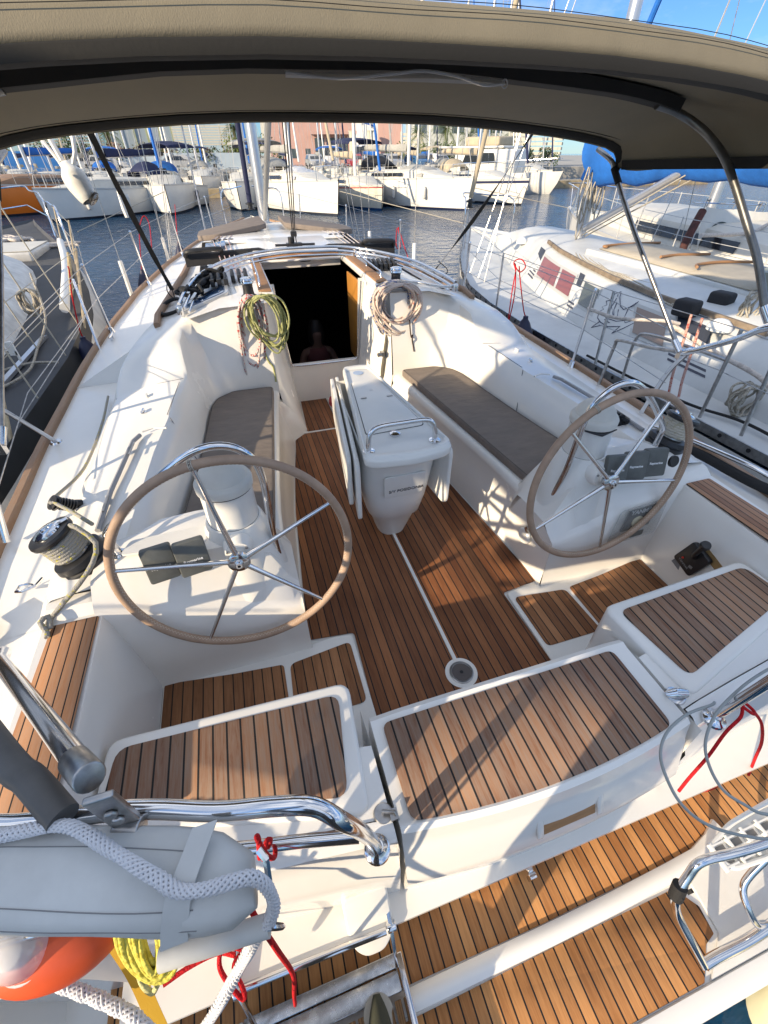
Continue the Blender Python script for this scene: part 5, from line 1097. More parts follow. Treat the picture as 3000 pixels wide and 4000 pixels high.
# red and white shoes left by the companionway
for k, (x, y) in enumerate(((.03, 3.98), (.06, 3.80))):
    m = MB(); rows = []
    for t in range(9):
        u = t/8; yy = y-.13+.26*u; w = .045*math.sin(math.pi*(.12+.8*u))**.5; h = lerp([0, .3, .6, 1], [.07, .075, .045, .03], u)
        rows.append([V(x+w*math.cos(a), yy, .008+max(0, h*math.sin(a))) for a in [math.pi*j/8 for j in range(9)]])
    m.grid(rows); o = m.build('shoe', mat('red_shoe', (.55, .05, .07), .6, var=.3, vscale=30), None)
    tag(o, ('red shoe standing nearer the companionway, half behind the table' if k == 0 else 'red shoe lying on the sole close to the table leaf'), 'shoe', 'red shoes by the companionway')
    MB().prism([(x-.045, y-.13), (x+.045, y-.13), (x+.04, y+.13), (x-.04, y+.13)], .006, .02).build('shoe_sole', gelw, o, bevel=.005)
# black hose / jackline heap on the starboard side deck by the winch
hang('boathook', [V(1.80, 1.95, .52), V(1.87, 1.70, .54), V(1.90, 1.45, .56), V(1.93, 1.30, .56), V(1.95, 1.22, .55)], .016, steel, 'polished steel handle lying on the starboard side deck', 'handle')
hang('black_hose', [V(1.78, 1.80, .50), V(1.86, 1.60, .50), V(1.88, 1.40, .50), V(1.90, 1.25, .50), V(1.94, 1.1, .50), V(1.90, .9, .50)], .03, rubber, 'black padded hose along the starboard side deck aft of the winch', 'hose')
hang('black_mat_roll', [V(-1.93, 1.52, .50), V(-1.90, 1.42, .52), V(-1.92, 1.34, .5)], .03, rubber, 'small bundle of black line on the port side deck', 'rope')
m = MB(); random.seed(9)
for k in range(60):
    m.box(V(1.395+random.uniform(-.035, .035), 1.86+random.uniform(-.05, .05), .655+random.uniform(0, .05)), (.03, .012, .02), rot=Matrix.Rotation(random.random()*3, 3, 'X'))
tag(m.build('black_bungee', rubber, None), 'crumpled black bungee behind the starboard compass pedestal', 'bungee')
# people: woman sitting in the dark saloon, photographer's legs and shoes
def person(name, joints, edges, skinmat, label, loc):
    me = bpy.data.meshes.new(name); me.from_pydata([tuple(j[0]) for j in joints], edges, [])
    o = bpy.data.objects.new(name, me); COL.objects.link(o); me.materials.append(skinmat)
    sk = o.modifiers.new('skin', 'SKIN'); sk.use_smooth_shade = True
    for v, j in zip(me.skin_vertices[0].data, joints): v.radius = (j[1], j[2] if len(j) > 2 else j[1])
    me.skin_vertices[0].data[0].use_root = True
    s = o.modifiers.new('sub', 'SUBSURF'); s.levels = 2; s.render_levels = 2
    tag(o, label, 'person'); return o
skin = mat('skin', (.16, .085, .06), .7); hairm = mat('dark_hair', (.015, .01, .008), .6, bump=(80, .5, .005)); clothm = mat('dark_clothes', (.02, .02, .025), .9)
c = V(.13, 5.35, -.42)
w = person('person', [(c+V(0, 0, 0), .13, .10), (c+V(0, 0, .25), .11, .085), (c+V(0, .02, .45), .13, .09), (c+V(0, .0, .56), .05), (c+V(0, -.02, .68), .075, .09), (c+V(0, -.02, .76), .07, .08),
     (c+V(-.16, 0, .50), .05), (c+V(-.24, -.05, .28), .038), (c+V(-.20, -.2, .10), .03), (c+V(.16, 0, .50), .05), (c+V(.24, -.05, .28), .038), (c+V(.20, -.2, .10), .03), (c+V(-.1, -.3, -.02), .08), (c+V(.1, -.3, -.02), .08)],
     [(0, 1), (1, 2), (2, 3), (3, 4), (4, 5), (2, 6), (6, 7), (7, 8), (2, 9), (9, 10), (10, 11), (0, 12), (0, 13)], skin, 'person in a pink top sitting in shadow inside the dark cabin', c)
m = MB(); rows = []
for z, rx, ry in ((-.08, .15, .115), (.05, .14, .11), (.2, .128, .102), (.36, .150, .115), (.46, .155, .118), (.53, .12, .10), (.56, .06, .06)): rows.append([c+V(rx*math.cos(a), ry*math.sin(a)+.01, z) for a in [2*math.pi*j/20 for j in range(20)]])
m.grid(rows, closed=True).build('top', mat('pink_cloth', (.12, .035, .035), .9), w)
m = MB(); rows = []
for t in range(9):
    u = t/8; rr_ = .098*math.sin(math.pi*(.06+.86*u))**.5+.0; rows.append([c+V(rr_*math.cos(a), .02+rr_*1.05*math.sin(a), .86-.34*u) for a in [2*math.pi*j/18 for j in range(18)]])
m.grid(rows, closed=True).build('hair', hairm, w)
bt = empty('water_bottle', (-.28, 4.75, -.02), 'clear water bottle with blue cap standing in the dark cabin', 'bottle')
MB().lathe([(.035, 0), (.036, .02), (.036, .15), (.015, .20), (.014, .215)], (-.28, 4.75, .0), seg=18).build('bottle', mat('bottle_clear', (.5, .6, .7), .1, alpha=.6), bt); MB().lathe([(.017, .213), (.017, .235)], (-.28, 4.75, .0), seg=14).build('cap', mat('cap_blue', (.05, .2, .5), .4), bt)
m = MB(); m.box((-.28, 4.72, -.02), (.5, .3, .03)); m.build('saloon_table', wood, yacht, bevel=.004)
# photographer
g = V(-.74, -.14, -.33)
J = [(V(-.80, -.17, .57), .16, .115), (V(-.80, -.17, .82), .155, .11), (V(-.80, -.17, 1.05), .185, .115), (V(-.80, -.18, 1.18), .06), (V(-.80, -.20, 1.30), .078, .09), (V(-.80, -.21, 1.38), .07, .08),
     (V(-1.00, -.18, 1.11), .055), (V(-1.05, -.16, 1.36), .042), (V(-.86, -.11, 1.62), .033), (V(-.76, -.07, 1.84), .022),
     (V(-.60, -.18, 1.11), .055), (V(-.50, -.16, 1.36), .042), (V(-.56, -.11, 1.62), .033), (V(-.61, -.07, 1.84), .022),
     (V(-.90, -.17, .49), .10), (V(-.91, -.18, .12), .068), (V(-.91, -.23, -.26), .045), (V(-.70, -.16, .49), .10), (V(-.71, -.12, .12), .068), (V(-.70, -.12, -.26), .045)]
ph = person('person', J, [(0, 1), (1, 2), (2, 3), (3, 4), (4, 5), (2, 6), (6, 7), (7, 8), (8, 9), (2, 10), (10, 11), (11, 12), (12, 13), (0, 14), (14, 15), (15, 16), (0, 17), (17, 18), (18, 19)], mat('dark_trousers', (.05, .055, .06), .9), 'photographer standing on the gangway, only the toe of a dark green shoe showing', g)
olive = mat('olive_canvas', (.045, .048, .032), .85, bump=(220, .5, .002))
for k, (x, y, an) in enumerate(((-.70, .005, -.12), (-.91, -.16, .12))):
    rz = Matrix.Rotation(an, 3, 'Z'); o0 = V(x, y, -.332)
    m = MB(); rows = []
    for t in range(15):
        u = t/14; yy = -.19+.27*u; w_ = .047*min(1, (math.sin(math.pi*min(1, .10+.90*u)) if u > .5 else 1))**.5*(1 if u > .3 else .85+.5*u*.9)
        w_ = max(w_, .012); h = lerp([0, .35, .55, .8, .95, 1], [.10, .10, .085, .06, .042, .022], u)
        rows.append([o0+rz @ V(w_*math.cos(a), yy, .02+h*max(0, math.sin(a))**.8) for a in [math.pi*j/12 for j in range(13)]])
    m.grid(rows); sh = m.build('shoe_upper', olive, ph, ang=70)
    m = MB(); rows2 = [[o0+rz @ V(.052*math.cos(a)*(1 if math.sin(a) > 0 else .85), .055*math.sin(a)*(1.0 if math.sin(a) > 0 else 3.3)+(-.0 if math.sin(a) > 0 else 0)+.03, z) for a in [2*math.pi*j/28 for j in range(28)]] for z in (0, .024)]
    m.grid(rows2, closed=True); m.add(rows2[1], [tuple(range(28))]); m.build('shoe_sole', mat('sole_rubber', (.42, .40, .35), .7), ph)
# ================================================================ WATER
def water_mat():
    m = bpy.data.materials.new('harbour_water'); m.use_nodes = True; t = m.node_tree; b = t.nodes['Principled BSDF']; L = t.links.new; N = t.nodes.new
    b.inputs['Base Color'].default_value = (.002, .035, .085, 1); b.inputs['Roughness'].default_value = .035; b.inputs['IOR'].default_value = 1.34; b.inputs['Specular IOR Level'].default_value = .42
    tcn = N('ShaderNodeTexCoord'); mp = N('ShaderNodeMapping'); mp.inputs['Scale'].default_value = (1, 1.5, 1); mp.inputs['Rotation'].default_value = (0, 0, .25); L(tcn.outputs['Object'], mp.inputs[0])
    n1 = N('ShaderNodeTexNoise'); n1.inputs['Scale'].default_value = 1.5; n1.inputs['Detail'].default_value = 3; n1.inputs['Distortion'].default_value = .5
    n2 = N('ShaderNodeTexNoise'); n2.inputs['Scale'].default_value = 5.5; n2.inputs['Detail'].default_value = 4; n2.inputs['Distortion'].default_value = .7
    L(mp.outputs[0], n1.inputs['Vector']); L(mp.outputs[0], n2.inputs['Vector'])
    a = N('ShaderNodeMath'); a.operation = 'MULTIPLY_ADD'; a.inputs[1].default_value = .38; L(n2.outputs['Fac'], a.inputs[0]); L(n1.outputs['Fac'], a.inputs[2])
    bp = N('ShaderNodeBump'); bp.inputs['Strength'].default_value = .6; bp.inputs['Distance'].default_value = .17; L(a.outputs[0], bp.inputs['Height']); L(bp.outputs[0], b.inputs['Normal'])
    return m
m = MB(); m.add([(-900, -600, WZ), (900, -600, WZ), (900, 1500, WZ), (-900, 1500, WZ)], [(0, 1, 2, 3)]); tag(m.build('water', water_mat(), None), kind='structure')
# ================================================================ BOATS
alum = MATS['anodised_alu']
def cmat(n, c, r=.35, **k): return mat(n, c, r, **k)
hull_w = cmat('hull_white', (.70, .69, .65), .3, var=.1, vscale=.8); deck_c = cmat('deck_cream', (.58, .56, .50), .55, var=.12, vscale=2)
glassd = cmat('tinted_window', (.015, .018, .022), .12, coat=.4); boot = cmat('antifoul_dark', (.02, .025, .04), .6, var=.3, vscale=2)
wirem = cmat('wire_grey', (.45, .45, .44), .4); greyc = cmat('grey_cover', (.33, .33, .31), .85, var=.2, vscale=2, bump=(6, .8, .03))
bluec = cmat('blue_cover', (.01, .12, .45), .75, var=.25, vscale=3, bump=(5, .7, .03)); navyc = cmat('navy_cover', (.012, .02, .07), .8, var=.3, vscale=3, bump=(6, .6, .02))
beigec = cmat('beige_cover', (.45, .38, .27), .85, var=.15, vscale=3, bump=(6, .6, .02)); greenc = cmat('green_cover', (.04, .10, .09), .85, var=.4, vscale=6, bump=(8, .8, .03)); blackc = cmat('black_cover', (.02, .02, .022), .8, bump=(8, .5, .02))
def loc_frame(x, y, hd):      # bow points along heading hd (degrees from +Y, clockwise)
    a = R(hd); return Matrix.Translation((x, y, WZ)) @ Matrix.Rotation(-a, 4, 'Z')
def sailboat(x, y, hd, L_, B, F, label, hull=None, stripe=None, boot_=None, main=greyc, furl=None, sprayhood=None, bim_=None, mh=14., fend=2, group='sailing boats moored across the water', detail=1, rub=None, deckm=None, bow_in=0, cover_deck=None, name='sailing_boat', dinghy=None, seed=0, flag=False, boomlen=None):
    # (x, y) is the waterline at the stem
    random.seed(seed or int(abs(x*31+y*7)))
    hull = hull or hull_w; deckm = deckm or deck_c; T = loc_frame(x, y, hd)
    e = empty(name, (x, y, WZ), label, 'sailing boat', group)
    rk = random.uniform(.1, .5)
    def sta(t): return max(.012, (1-max(0, (t-.42)/.58)**2.3))*(1 if t > .4 else .80+.5*t) if t < 1 else .012
    S = [0, .06, .15, .3, .45, .6, .72, .82, .9, .96, 1.0]
    rows = []; zt_ = lambda t: F*(.86+.10*t+.14*t*t)
    for t in S:
        b = B/2*sta(t); yy = -L_*(1-t); z = zt_(t); ov = rk*t**6
        rows.append([V(b, yy+ov, z), V(b*.995, yy+ov*.9, z*.8), V(b*.97, yy+ov*.5, z*.45), V(b*.88, yy+ov*.15, .10), V(b*.84, yy, .0), V(b*.6, yy, -.3), V(0, yy, -.45)])
    def G(name, rr, mt, mirror=True, caps=(), par=e, **k):
        m = MB(); m.grid(rr)
        for c_ in caps: m.add(rr[c_], [tuple(range(len(rr[c_])))])
        if mirror: m.mirror()
        m.v = [T @ v for v in m.v]; return m.build(name, mt, par, **k)
    G('hull', [r[:5] for r in rows], hull)
    G('bottom_paint', [[V(r[3].x*1.004, r[3].y, r[3].z-.0), V(r[4].x*1.004, r[4].y+.002, r[4].z), r[5], r[6]] for r in rows], boot_ or boot)
    m = MB(); r0 = rows[0]; m.add([T @ v for v in r0[:5]]+[T @ V(-v.x, v.y, v.z) for v in r0[4::-1]], [tuple(range(10))]); m.build('transom', hull, e)
    if stripe is not None:
        G('stripe', [[V(r[0].x*1.004+.002, r[0].y+.002, r[0].z-.07), V(r[0].x*1.003+.002, r[0].y, r[0].z-(.20 if detail > 1 else .12))] for r in rows], stripe, mirror=True)
    G('rubbing_strake', [[V(r[0].x+.02, r[0].y, r[0].z-.03), V(r[0].x+.02, r[0].y, r[0].z+.03), V(r[0].x-.03, r[0].y, r[0].z+.03)] for r in rows], rub or wirem)
    cw = B*.30; dk = []
    for t, r in zip(S, rows):
        b = r[0].x; z = r[0].z; y = r[0].y
        k = 1 if .32 < t < .72 else (max(0, (t-.26)/.06) if t <= .32 else max(0, (.86-t)/.14)); h = .42*k; c1 = min(cw, b*.62)
        dk.append([V(0, y, z+.05+h*1.05), V(c1*.75, y, z+.04+h), V(c1*.95, y, z+.03+h*.85), V(c1*1.05, y, z+.02), V(b, y, z+.0)])
    G('deck', dk, deckm, ang=35)
    ytm = -L_*.42; zd = F*.95+.45
    m = MB()
    for s in (-1, 1):
        rr = []
        for t in (.40, .46, .52, .58, .64):
            y = -L_*(1-t); z = zt_(t); rr.append([T @ V(s*(cw*1.035), y, z+.13), T @ V(s*(cw*.985), y, z+.30)])
        mm_ = MB(); mm_.grid(rr); mm_.build('cabin_window', glassd, e)
    # mast, spreaders, boom and its cover
    ma = MB(); ma.lathe([(.10, 0), (.095, mh*.6), (.07, mh)], (0, ytm, zd-.1), seg=10)
    ma.v = [T @ v for v in ma.v]; ms = ma.build('mast', random.choice([alum, alum, wp]), e)
    m = MB()
    for hh in (.42, .72): m.tube([V(-.9, ytm-.05, zd+mh*hh), V(0, ytm, zd+mh*hh+.08), V(.9, ytm-.05, zd+mh*hh)], .018, 5)
    m.v = [T @ v for v in m.v]; m.pieces('spreader', alum, ms)
    bl = boomlen or L_*.36
    m = MB(); rr = []
    for k in range(9):
        t = k/8; y = ytm-.12-bl*t; h = .34-.16*t+.02*math.sin(k*2.2); rr.append([V((.10+.02*math.sin(k*3))*math.cos(a), y, zd+.95+.12*t+h*max(0, math.sin(a))+.07*min(0, math.sin(a))) for a in [2*math.pi*j/10 for j in range(10)]])
    m.grid(rr, closed=True); m.add(rr[-1], [tuple(range(10))]); m.v = [T @ v for v in m.v]; m.build('boom_cover', main, ms)
    m = MB(); m.tube([V(0, ytm, zd+.9), V(0, ytm-bl*1.05, zd+1.0)], .05, 8); m.v = [T @ v for v in m.v]; m.build('boom', alum, ms)
    fz = zt_(1)
    stay = [V(0, rk-.15, fz+.1), V(0, ytm+.1, zd+mh*.93)]
    if furl is not None:
        m = MB(); m.tube([stay[0]+(stay[1]-stay[0])*.05, stay[0].lerp(stay[1], .4), stay[0].lerp(stay[1], .97)], [.075, .06, .035], 8); m.v = [T @ v for v in m.v]; m.build('furled_sail', furl, e)
    m = MB(); m.tube(stay, .018, 4)
    for s in (-1, 1):
        m.tube([V(s*B*.44, ytm, F), V(s*.9, ytm, zd+mh*.42), V(0, ytm, zd+mh*.95)], .014, 4); m.tube([V(s*B*.42, ytm-.5, F), V(0, ytm, zd+mh*.45)], .008, 4)
    m.tube([V(0, -L_+.1, F+.1), V(0, ytm, zd+mh)], .009, 4); m.v = [T @ v for v in m.v]; m.build('rigging', wirem, e)
    # pulpit and lifelines
    m = MB()
    m.tube([V(B*.17, -.9, fz*.97), V(B*.17, -.9, fz+.55), V(B*.07, rk-.15, fz+.62), V(-B*.07, rk-.15, fz+.62), V(-B*.17, -.9, fz+.55), V(-B*.17, -.9, fz*.97)], .016, 5)
    m.tube([V(B*.07, -.1, fz), V(B*.06, -.15+rk*.6, fz+.6)], .014, 5); m.tube([V(-B*.07, -.1, fz), V(-B*.06, -.15+rk*.6, fz+.6)], .014, 5)
    m.v = [T @ v for v in m.v]; m.build('pulpit', steel, e)
    m = MB()
    for s in (-1, 1):
        pts = []
        for t in (.92, .78, .62, .46, .3, .12):
            r = V(s*(B/2*sta(t)-.05), -L_*(1-t), zt_(t)); m.tube([r, r+V(0, 0, .62)], .012, 5); pts.append(r)
        for h in (.34, .6): m.tube([p+V(0, 0, h) for p in pts], .006, 4)
    m.v = [T @ v for v in m.v]; m.build('lifelines', wirem, e)
    def arch(name, y0, y1, w, z0, h, mt, front=True):
        m = MB(); rr = []
        for k in range(6):
            t = k/5; hh = h*(math.sin(math.pi*(.12+.5*t)) if front else (.93+.07*math.sin(math.pi*t))); rr.append([V(w*math.cos(a), y0+(y1-y0)*t, z0+hh*max(.0, math.sin(a))**.6) if front else V(w*math.cos(a), y0+(y1-y0)*t, z0+h-.35+(hh-h+.35)*max(.0, math.sin(a))**.6) for a in [math.pi*j/10 for j in range(11)]])
        m.grid(rr); m.v = [T @ v for v in m.v]; return m.build(name, mt, e, solid=.01)
    if sprayhood is not None: arch('sprayhood', -L_*.60, -L_*.70, B*.27, F+.35, .75, sprayhood)
    if bim_ is not None: arch('bimini', -L_*.76, -L_*.97, B*.36, F+.1, 1.95, bim_, False)
    if cover_deck is not None:
        m = MB(); rr = []
        for k in range(7):
            t = k/6; y = -L_*(.24+.22*t); hh = .30+.26*math.sin(math.pi*t)+.05*math.sin(k*2); rr.append([V(B*.25*math.cos(a), y, F+.1+hh*math.sin(a)+.02*math.sin(k*5+j)) for j, a in enumerate([math.pi*j/10 for j in range(11)])])
        m.grid(rr); m.v = [T @ v for v in m.v]; m.build('deck_cover', cover_deck, e)
    # clutter: dinghy davits, rail bundles, wheel
    m = MB()
    for k in range(5):
        q = V(random.uniform(-B*.3, B*.3), -L_*random.uniform(.62, .98), F+random.uniform(.2, .7)); m.box(q, (random.uniform(.15, .4), random.uniform(.15, .5), random.uniform(.15, .4)))
    m.v = [T @ v for v in m.v]; m.build('cockpit_gear', random.choice([deck_c, greyc, blackc, beigec]), e, bevel=.04)
    fm = random.choice([fwhite, fwhite, blue])
    for s in (-1, 1):
        for k in range(fend):
            t = .45+.18*k+random.uniform(-.03, .03); b = B/2*sta(t)
            fo = MB().lathe([(0, -.32), (.09, -.28), (.11, -.2), (.11, .18), (.07, .27), (.02, .32)], T @ V(s*(b+.12), -L_*(1-t), zt_(t)*.55), seg=10, cap=False).build('fender', fm, e)
    return e
SB = sailboat
azr = lambda px: 17.16+math.degrees(math.atan((px-1500)*.000457))
# front row, left to right
SB(-9.2, 30.6, 222, 10.5, 3.3, 1.25, 'white sailing boat lying side on at the left, navy bimini and boat beyond it', sprayhood=navyc, bim_=navyc, main=navyc, seed=4, mh=13, fend=3)
SB(-3.35, 31.8, 176, 10.5, 3.6, 1.25, 'white boat seen bow on with blue sprayhood and blue furled jib', furl=bluec, sprayhood=bluec, main=greyc, seed=12, mh=13)
SB(.55, 32.6, 192, 11, 3.8, 1.3, 'white boat just left of the yacht mast with bright blue cover at its mast', furl=None, main=bluec, bim_=navyc, seed=5, mh=14)
SB(5.45, 28.2, 163, 12.5, 3.9, 1.42, 'tall white sailing boat right of the mast, silver tarpaulin on its foredeck', cover_deck=cmat('silver_tarp', (.55, .56, .58), .35, metal=.4, bump=(5, 1, .05)), bim_=greyc, sprayhood=greyc, main=greyc, furl=beigec, seed=9, mh=15, stripe=None, fend=1)
SB(8.6, 30.2, 172, 9.5, 3.2, 1.1, 'cream sailing boat with thin red stripe and blue sail bag hanging from its stay', stripe=cmat('red_stripe', (.35, .02, .03), .4), hull=cmat('hull_cream', (.62, .58, .48), .4, var=.1, vscale=1), furl=bluec, main=beigec, boot_=cmat('boot_blue', (.01, .05, .15), .5), seed=14, mh=12)
SB(13.4, 28.2, 158, 13, 4.0, 1.45, 'long white sailing boat with grey covered dinghy on deck and three fenders', cover_deck=greyc, bim_=navyc, sprayhood=blackc, main=greyc, boot_=cmat('boot_navy', (.01, .015, .05), .4), seed=21, mh=15, fend=3)
SB(18.1, 30.2, 168, 11.5, 3.6, 1.25, 'sailing boat with broad navy band along its hull, second from the motor yacht', stripe=navyc, detail=2, furl=navyc, sprayhood=beigec, main=beigec, hull=hull_w, seed=6, mh=14)
# orange hulled boat
SB(-13.3, 33.5, 215, 10, 3.2, 1.35, 'orange hulled boat with green fenders at the far left', hull=cmat('hull_orange', (.62, .16, .015), .3, var=.08, vscale=1), deckm=cmat('deck_brown', (.28, .17, .10), .6, var=.2, vscale=3), main=bluec, seed=2, mh=12, name='orange_boat', group=None)
bpy.data.objects['orange_boat']['label'] = 'orange hulled boat at the far left edge of the water'
# motor yacht
def motoryacht(x, y, hd, label):
    T = loc_frame(x, y, hd); e = empty('motor_yacht', (x, y, WZ), label, 'motor yacht')
    L_, B, F = 11.5, 3.9, 1.25
    def put(m, n, mt, par=e, **k): m.v = [T @ v for v in m.v]; return m.build(n, mt, par, **k)
    rows = []
    for t in (0, .1, .3, .55, .75, .9, 1):
        b = B/2*(1 if t < .5 else max(.02, 1-((t-.5)/.5)**2.2)); z = F*(.75+.45*t); rows.append([V(b, -L_*(1-t)+.8*t**4, z), V(b*.97, -L_*(1-t)+.5*t**4, z*.5), V(b*.86, -L_*(1-t), 0), V(0, -L_*(1-t), -.3)])
    m = MB(); m.grid(rows).mirror(); m.add([rows[0][0], rows[0][1], rows[0][2], V(-rows[0][2].x, -L_, 0), V(-rows[0][1].x, -L_, rows[0][1].z), V(-rows[0][0].x, -L_, rows[0][0].z)], [(0, 1, 2, 3, 4, 5)]); put(m, 'hull', hull_w)
    m = MB(); rr = [[V(0, r[0].y, r[0].z), V(r[0].x, r[0].y, r[0].z)] for r in rows]; m.grid(rr).mirror(); put(m, 'deck', deck_c)
    m = MB(); m.box((0, -L_*.93, .35), (B*.86, 1.6, .1)); put(m, 'bathing_platform', deck_c, bevel=.03)
    m = MB(); m.prism([(-1.55, -8.6), (1.55, -8.6), (1.5, -4.2), (.9, -3.2), (-.9, -3.2), (-1.5, -4.2)], 1.2, 2.9); cab = put(m, 'cabin', hull_w, bevel=.12)
    for s in (-1, 1):
        m = MB(); m.add([V(s*1.57, -8.0, 2.0), V(s*1.53, -4.6, 2.0), V(s*1.53, -4.9, 2.65), V(s*1.57, -7.7, 2.65)], [(0, 1, 2, 3)]); put(m, 'side_window', glassd, cab)
    m = MB(); m.box((0, -8.62, 2.15), (2.2, .04, 1.1)); put(m, 'aft_door', glassd, cab, bevel=.02)
    m = MB(); m.prism([(-1.8, -10.6), (1.8, -10.6), (1.6, -4.0), (-1.6, -4.0)], 2.95, 3.1); put(m, 'flybridge_deck', hull_w, bevel=.05)
    m = MB(); m.prism([(-1.45, -8.0), (1.45, -8.0), (1.1, -4.8), (-1.1, -4.8)], 3.1, 3.7); put(m, 'flybridge_coaming', beigec, bevel=.15)
    m = MB()
    for s in (-1, 1):
        m.tube([V(s*1.7, -10.4, 1.0), V(s*1.7, -10.4, 2.95)], .03, 6); m.tube([V(s*1.85, -9.8, 1.9), V(s*1.7, -4, 2.1), V(s*.5, .3, 2.3)], .02, 5)
    m.tube([V(0, -6.5, 3.6), V(0, -6.8, 5.6)], .035, 6); put(m, 'rails', steel)
    m = MB(); m.lathe([(.35, -.08), (.42, 0), (.35, .08)], V(1.0, -10.9, 1.1), (0, 1, .2), 20); put(m, 'liferaft', greyc)
    return e
motoryacht(25.5, 38.0, 152, 'white motor yacht with flybridge and dark side windows, right end of the far row')
# large white hull far right
SB(33, 22.5, 250, 15, 4.2, 1.6, 'large white hull partly seen under the bimini edge at the far right', seed=31, main=bluec, mh=15)
# second row behind the pontoon
rowb = [(-21, 47, 186, 'bluec', 'navyc', 'white boat in the back row at the far left, blue cover'), (-17, 46, 174, 'greyc', 'greyc', 'back row boat behind the orange hull, grey cover'),
 (-13, 47, 182, 'navyc', None, 'back row boat with navy boom cover left of the speaker pod'), (-9.2, 46.5, 178, 'bluec', 'bluec', 'back row boat with bright blue covers behind the side on boat'), (-5.4, 47.5, 185, 'blackc', 'greyc', 'back row boat with black boom cover'),
 (-1.6, 46.5, 178, 'greyc', 'navyc', 'back row boat with navy bimini just left of the mast'), (2.3, 47.5, 181, 'beigec', None, 'back row boat with beige cover right of the mast'), (6.2, 46.5, 176, 'navyc', 'blackc', 'back row boat with black awning before the pink building'),
 (10.2, 47, 183, 'greyc', 'bluec', 'back row boat with small blue awning before the pink building'), (14.2, 46.5, 178, 'bluec', None, 'back row boat with blue boom cover right of the pink building'), (18.3, 47.5, 182, 'beigec', 'navyc', 'back row boat with navy bimini before the palms'),
 (22.4, 46.5, 176, 'greyc', 'beigec', 'back row boat with beige awning before the palms'), (26.6, 47.5, 180, 'navyc', None, 'back row boat with navy boom cover near the motor yacht'), (31, 48, 178, 'greyc', 'greyc', 'back row boat behind the motor yacht, grey cover')]
for k, (x, y, h, c1, c2, lab) in enumerate(rowb):
    g_ = globals(); SB(x, y+11*math.cos(R(h))*-.0-1.5, h+180 if False else h, 10.5, 3.4, 1.2, lab, main=g_[c1], bim_=g_[c2] if c2 else None, furl=[None, bluec, wp, navyc, greyc][k % 5], seed=50+k, mh=12+(k*7 % 5)*.8, fend=1, group='sailing boats in the second row', sprayhood=g_[c1] if k % 2 else None)
random.seed(77)
for k in range(16):
    x = -27+4.3*k+random.uniform(-.8, .8); cv = ('bluec', 'greyc', 'navyc', 'beigec')[k % 4]
    SB(x, 58.5, 183+random.uniform(-4, 4), 9.5, 3.2, 1.15, 'far boat in the third row, %s cover, number %s from the left' % ({'bluec': 'blue', 'greyc': 'grey', 'navyc': 'navy', 'beigec': 'beige'}[cv], ('one two three four five six seven eight nine ten eleven twelve thirteen fourteen fifteen sixteen').split()[k]), main=globals()[cv], bim_=None, furl=(wp, bluec, navyc, beigec, wp)[k % 5], seed=300+k, mh=11.5+(k*5 % 4), fend=0, group='sailing boats in the third row')
# ---------------------------------------------------------------- neighbours alongside
# starboard neighbour
nb = empty('neighbour_yacht', (4.9, 5, WZ), 'white sailing yacht moored alongside on the right with wooden hand rail and striped cabin windows', 'sailing yacht')
gy = [-1.5, .5, 2.2, 3.3, 4.5, 5.5, 6.4, 7.26, 8.2, 9.1, 10.1, 11.0, 11.5]; gx = [2.75, 2.56, 2.47, 2.44, 2.46, 2.52, 2.66, 2.93, 3.34, 3.80, 4.30, 4.75, 4.93]
NB = lambda y: lerp(gy, gx, y); CX = 4.95; NZ = lambda y: lerp([0, 6, 11.5], [.27, .32, .55], y)
m = MB(); rows = []
for y in gy:
    x, z = NB(y), NZ(y); b = CX-x; rows.append([V(-b, y, z), V(-b, y, z-.1), V(-b*.98, y, -.2), V(-b*.9, y, -.72), V(0, y, -1.0)])
m.grid(rows).mirror(); m.v = [v+V(CX, 0, 0) for v in m.v]; m.build('hull', gelo, nb)
m = MB(); rows = []
CB = lambda y: lerp([-.5, 1, 3, 4.2, 5, 6.3, 8.3, 9.6, 10.2], [3.1, 3.05, 3.08, 3.12, 3.3, 3.62, 4.3, 4.78, 4.9], y)
for y in [-1.4, .2, 1.0, 2.0, 3.0, 4.2, 5, 5.8, 6.6, 7.5, 8.3, 9.0, 9.6, 10.2, 10.9, 11.4]:
    g = CX-NB(y); cb = min(CX-CB(y), g-.08); z = NZ(y); k = max(0, min(1, (9.8-y)/1.6)); k = k if y > .9 else 0
    tz = z+.06+.36*k; ct = max(.02, cb-.34*k*min(1, cb))
    rows.append([V(0, y, tz+.08*k), V(ct*.6, y, tz+.06*k), V(ct, y, tz), V((ct+cb)/2-.01, y, (tz+z)/2+.06*k), V(cb, y, z+.04), V(cb+.01, y, z+.02), V(g-.06, y, z+.01), V(g-.05, y, z+.05), V(g, y, z+.05)])
m.grid(rows).mirror(); m.v = [v+V(CX, 0, 0) for v in m.v]; m.build('deck', mat('old_deck', (.56, .57, .56), .5, var=.16, vscale=2.2, bump=(5, .12, .01)), nb, ang=40)
m = MB(); rr = []
for y in [-1.2, .5, 2.2, 3.3, 4.5, 5.5, 6.4, 7.26, 8.2, 9.1, 10.1, 11.0]: x = NB(y); rr.append([V(x, y, NZ(y)+.02), V(x, y, NZ(y)+.09), V(x+.012, y, NZ(y)+.09), V(x+.012, y, NZ(y)+.02), V(x+.05, y, NZ(y)+.02)])
m.grid(rr); rail = m.build('toe_rail', steel_d, nb)
m = MB()
for k in range(40): y = .6+.22*k; m.lathe([(.016, 0), (.016, .003)], V(NB(y)-.001, y, NZ(y)+.06), (-1, 0, 0), 8)
m.pieces('rail_hole', black, rail)
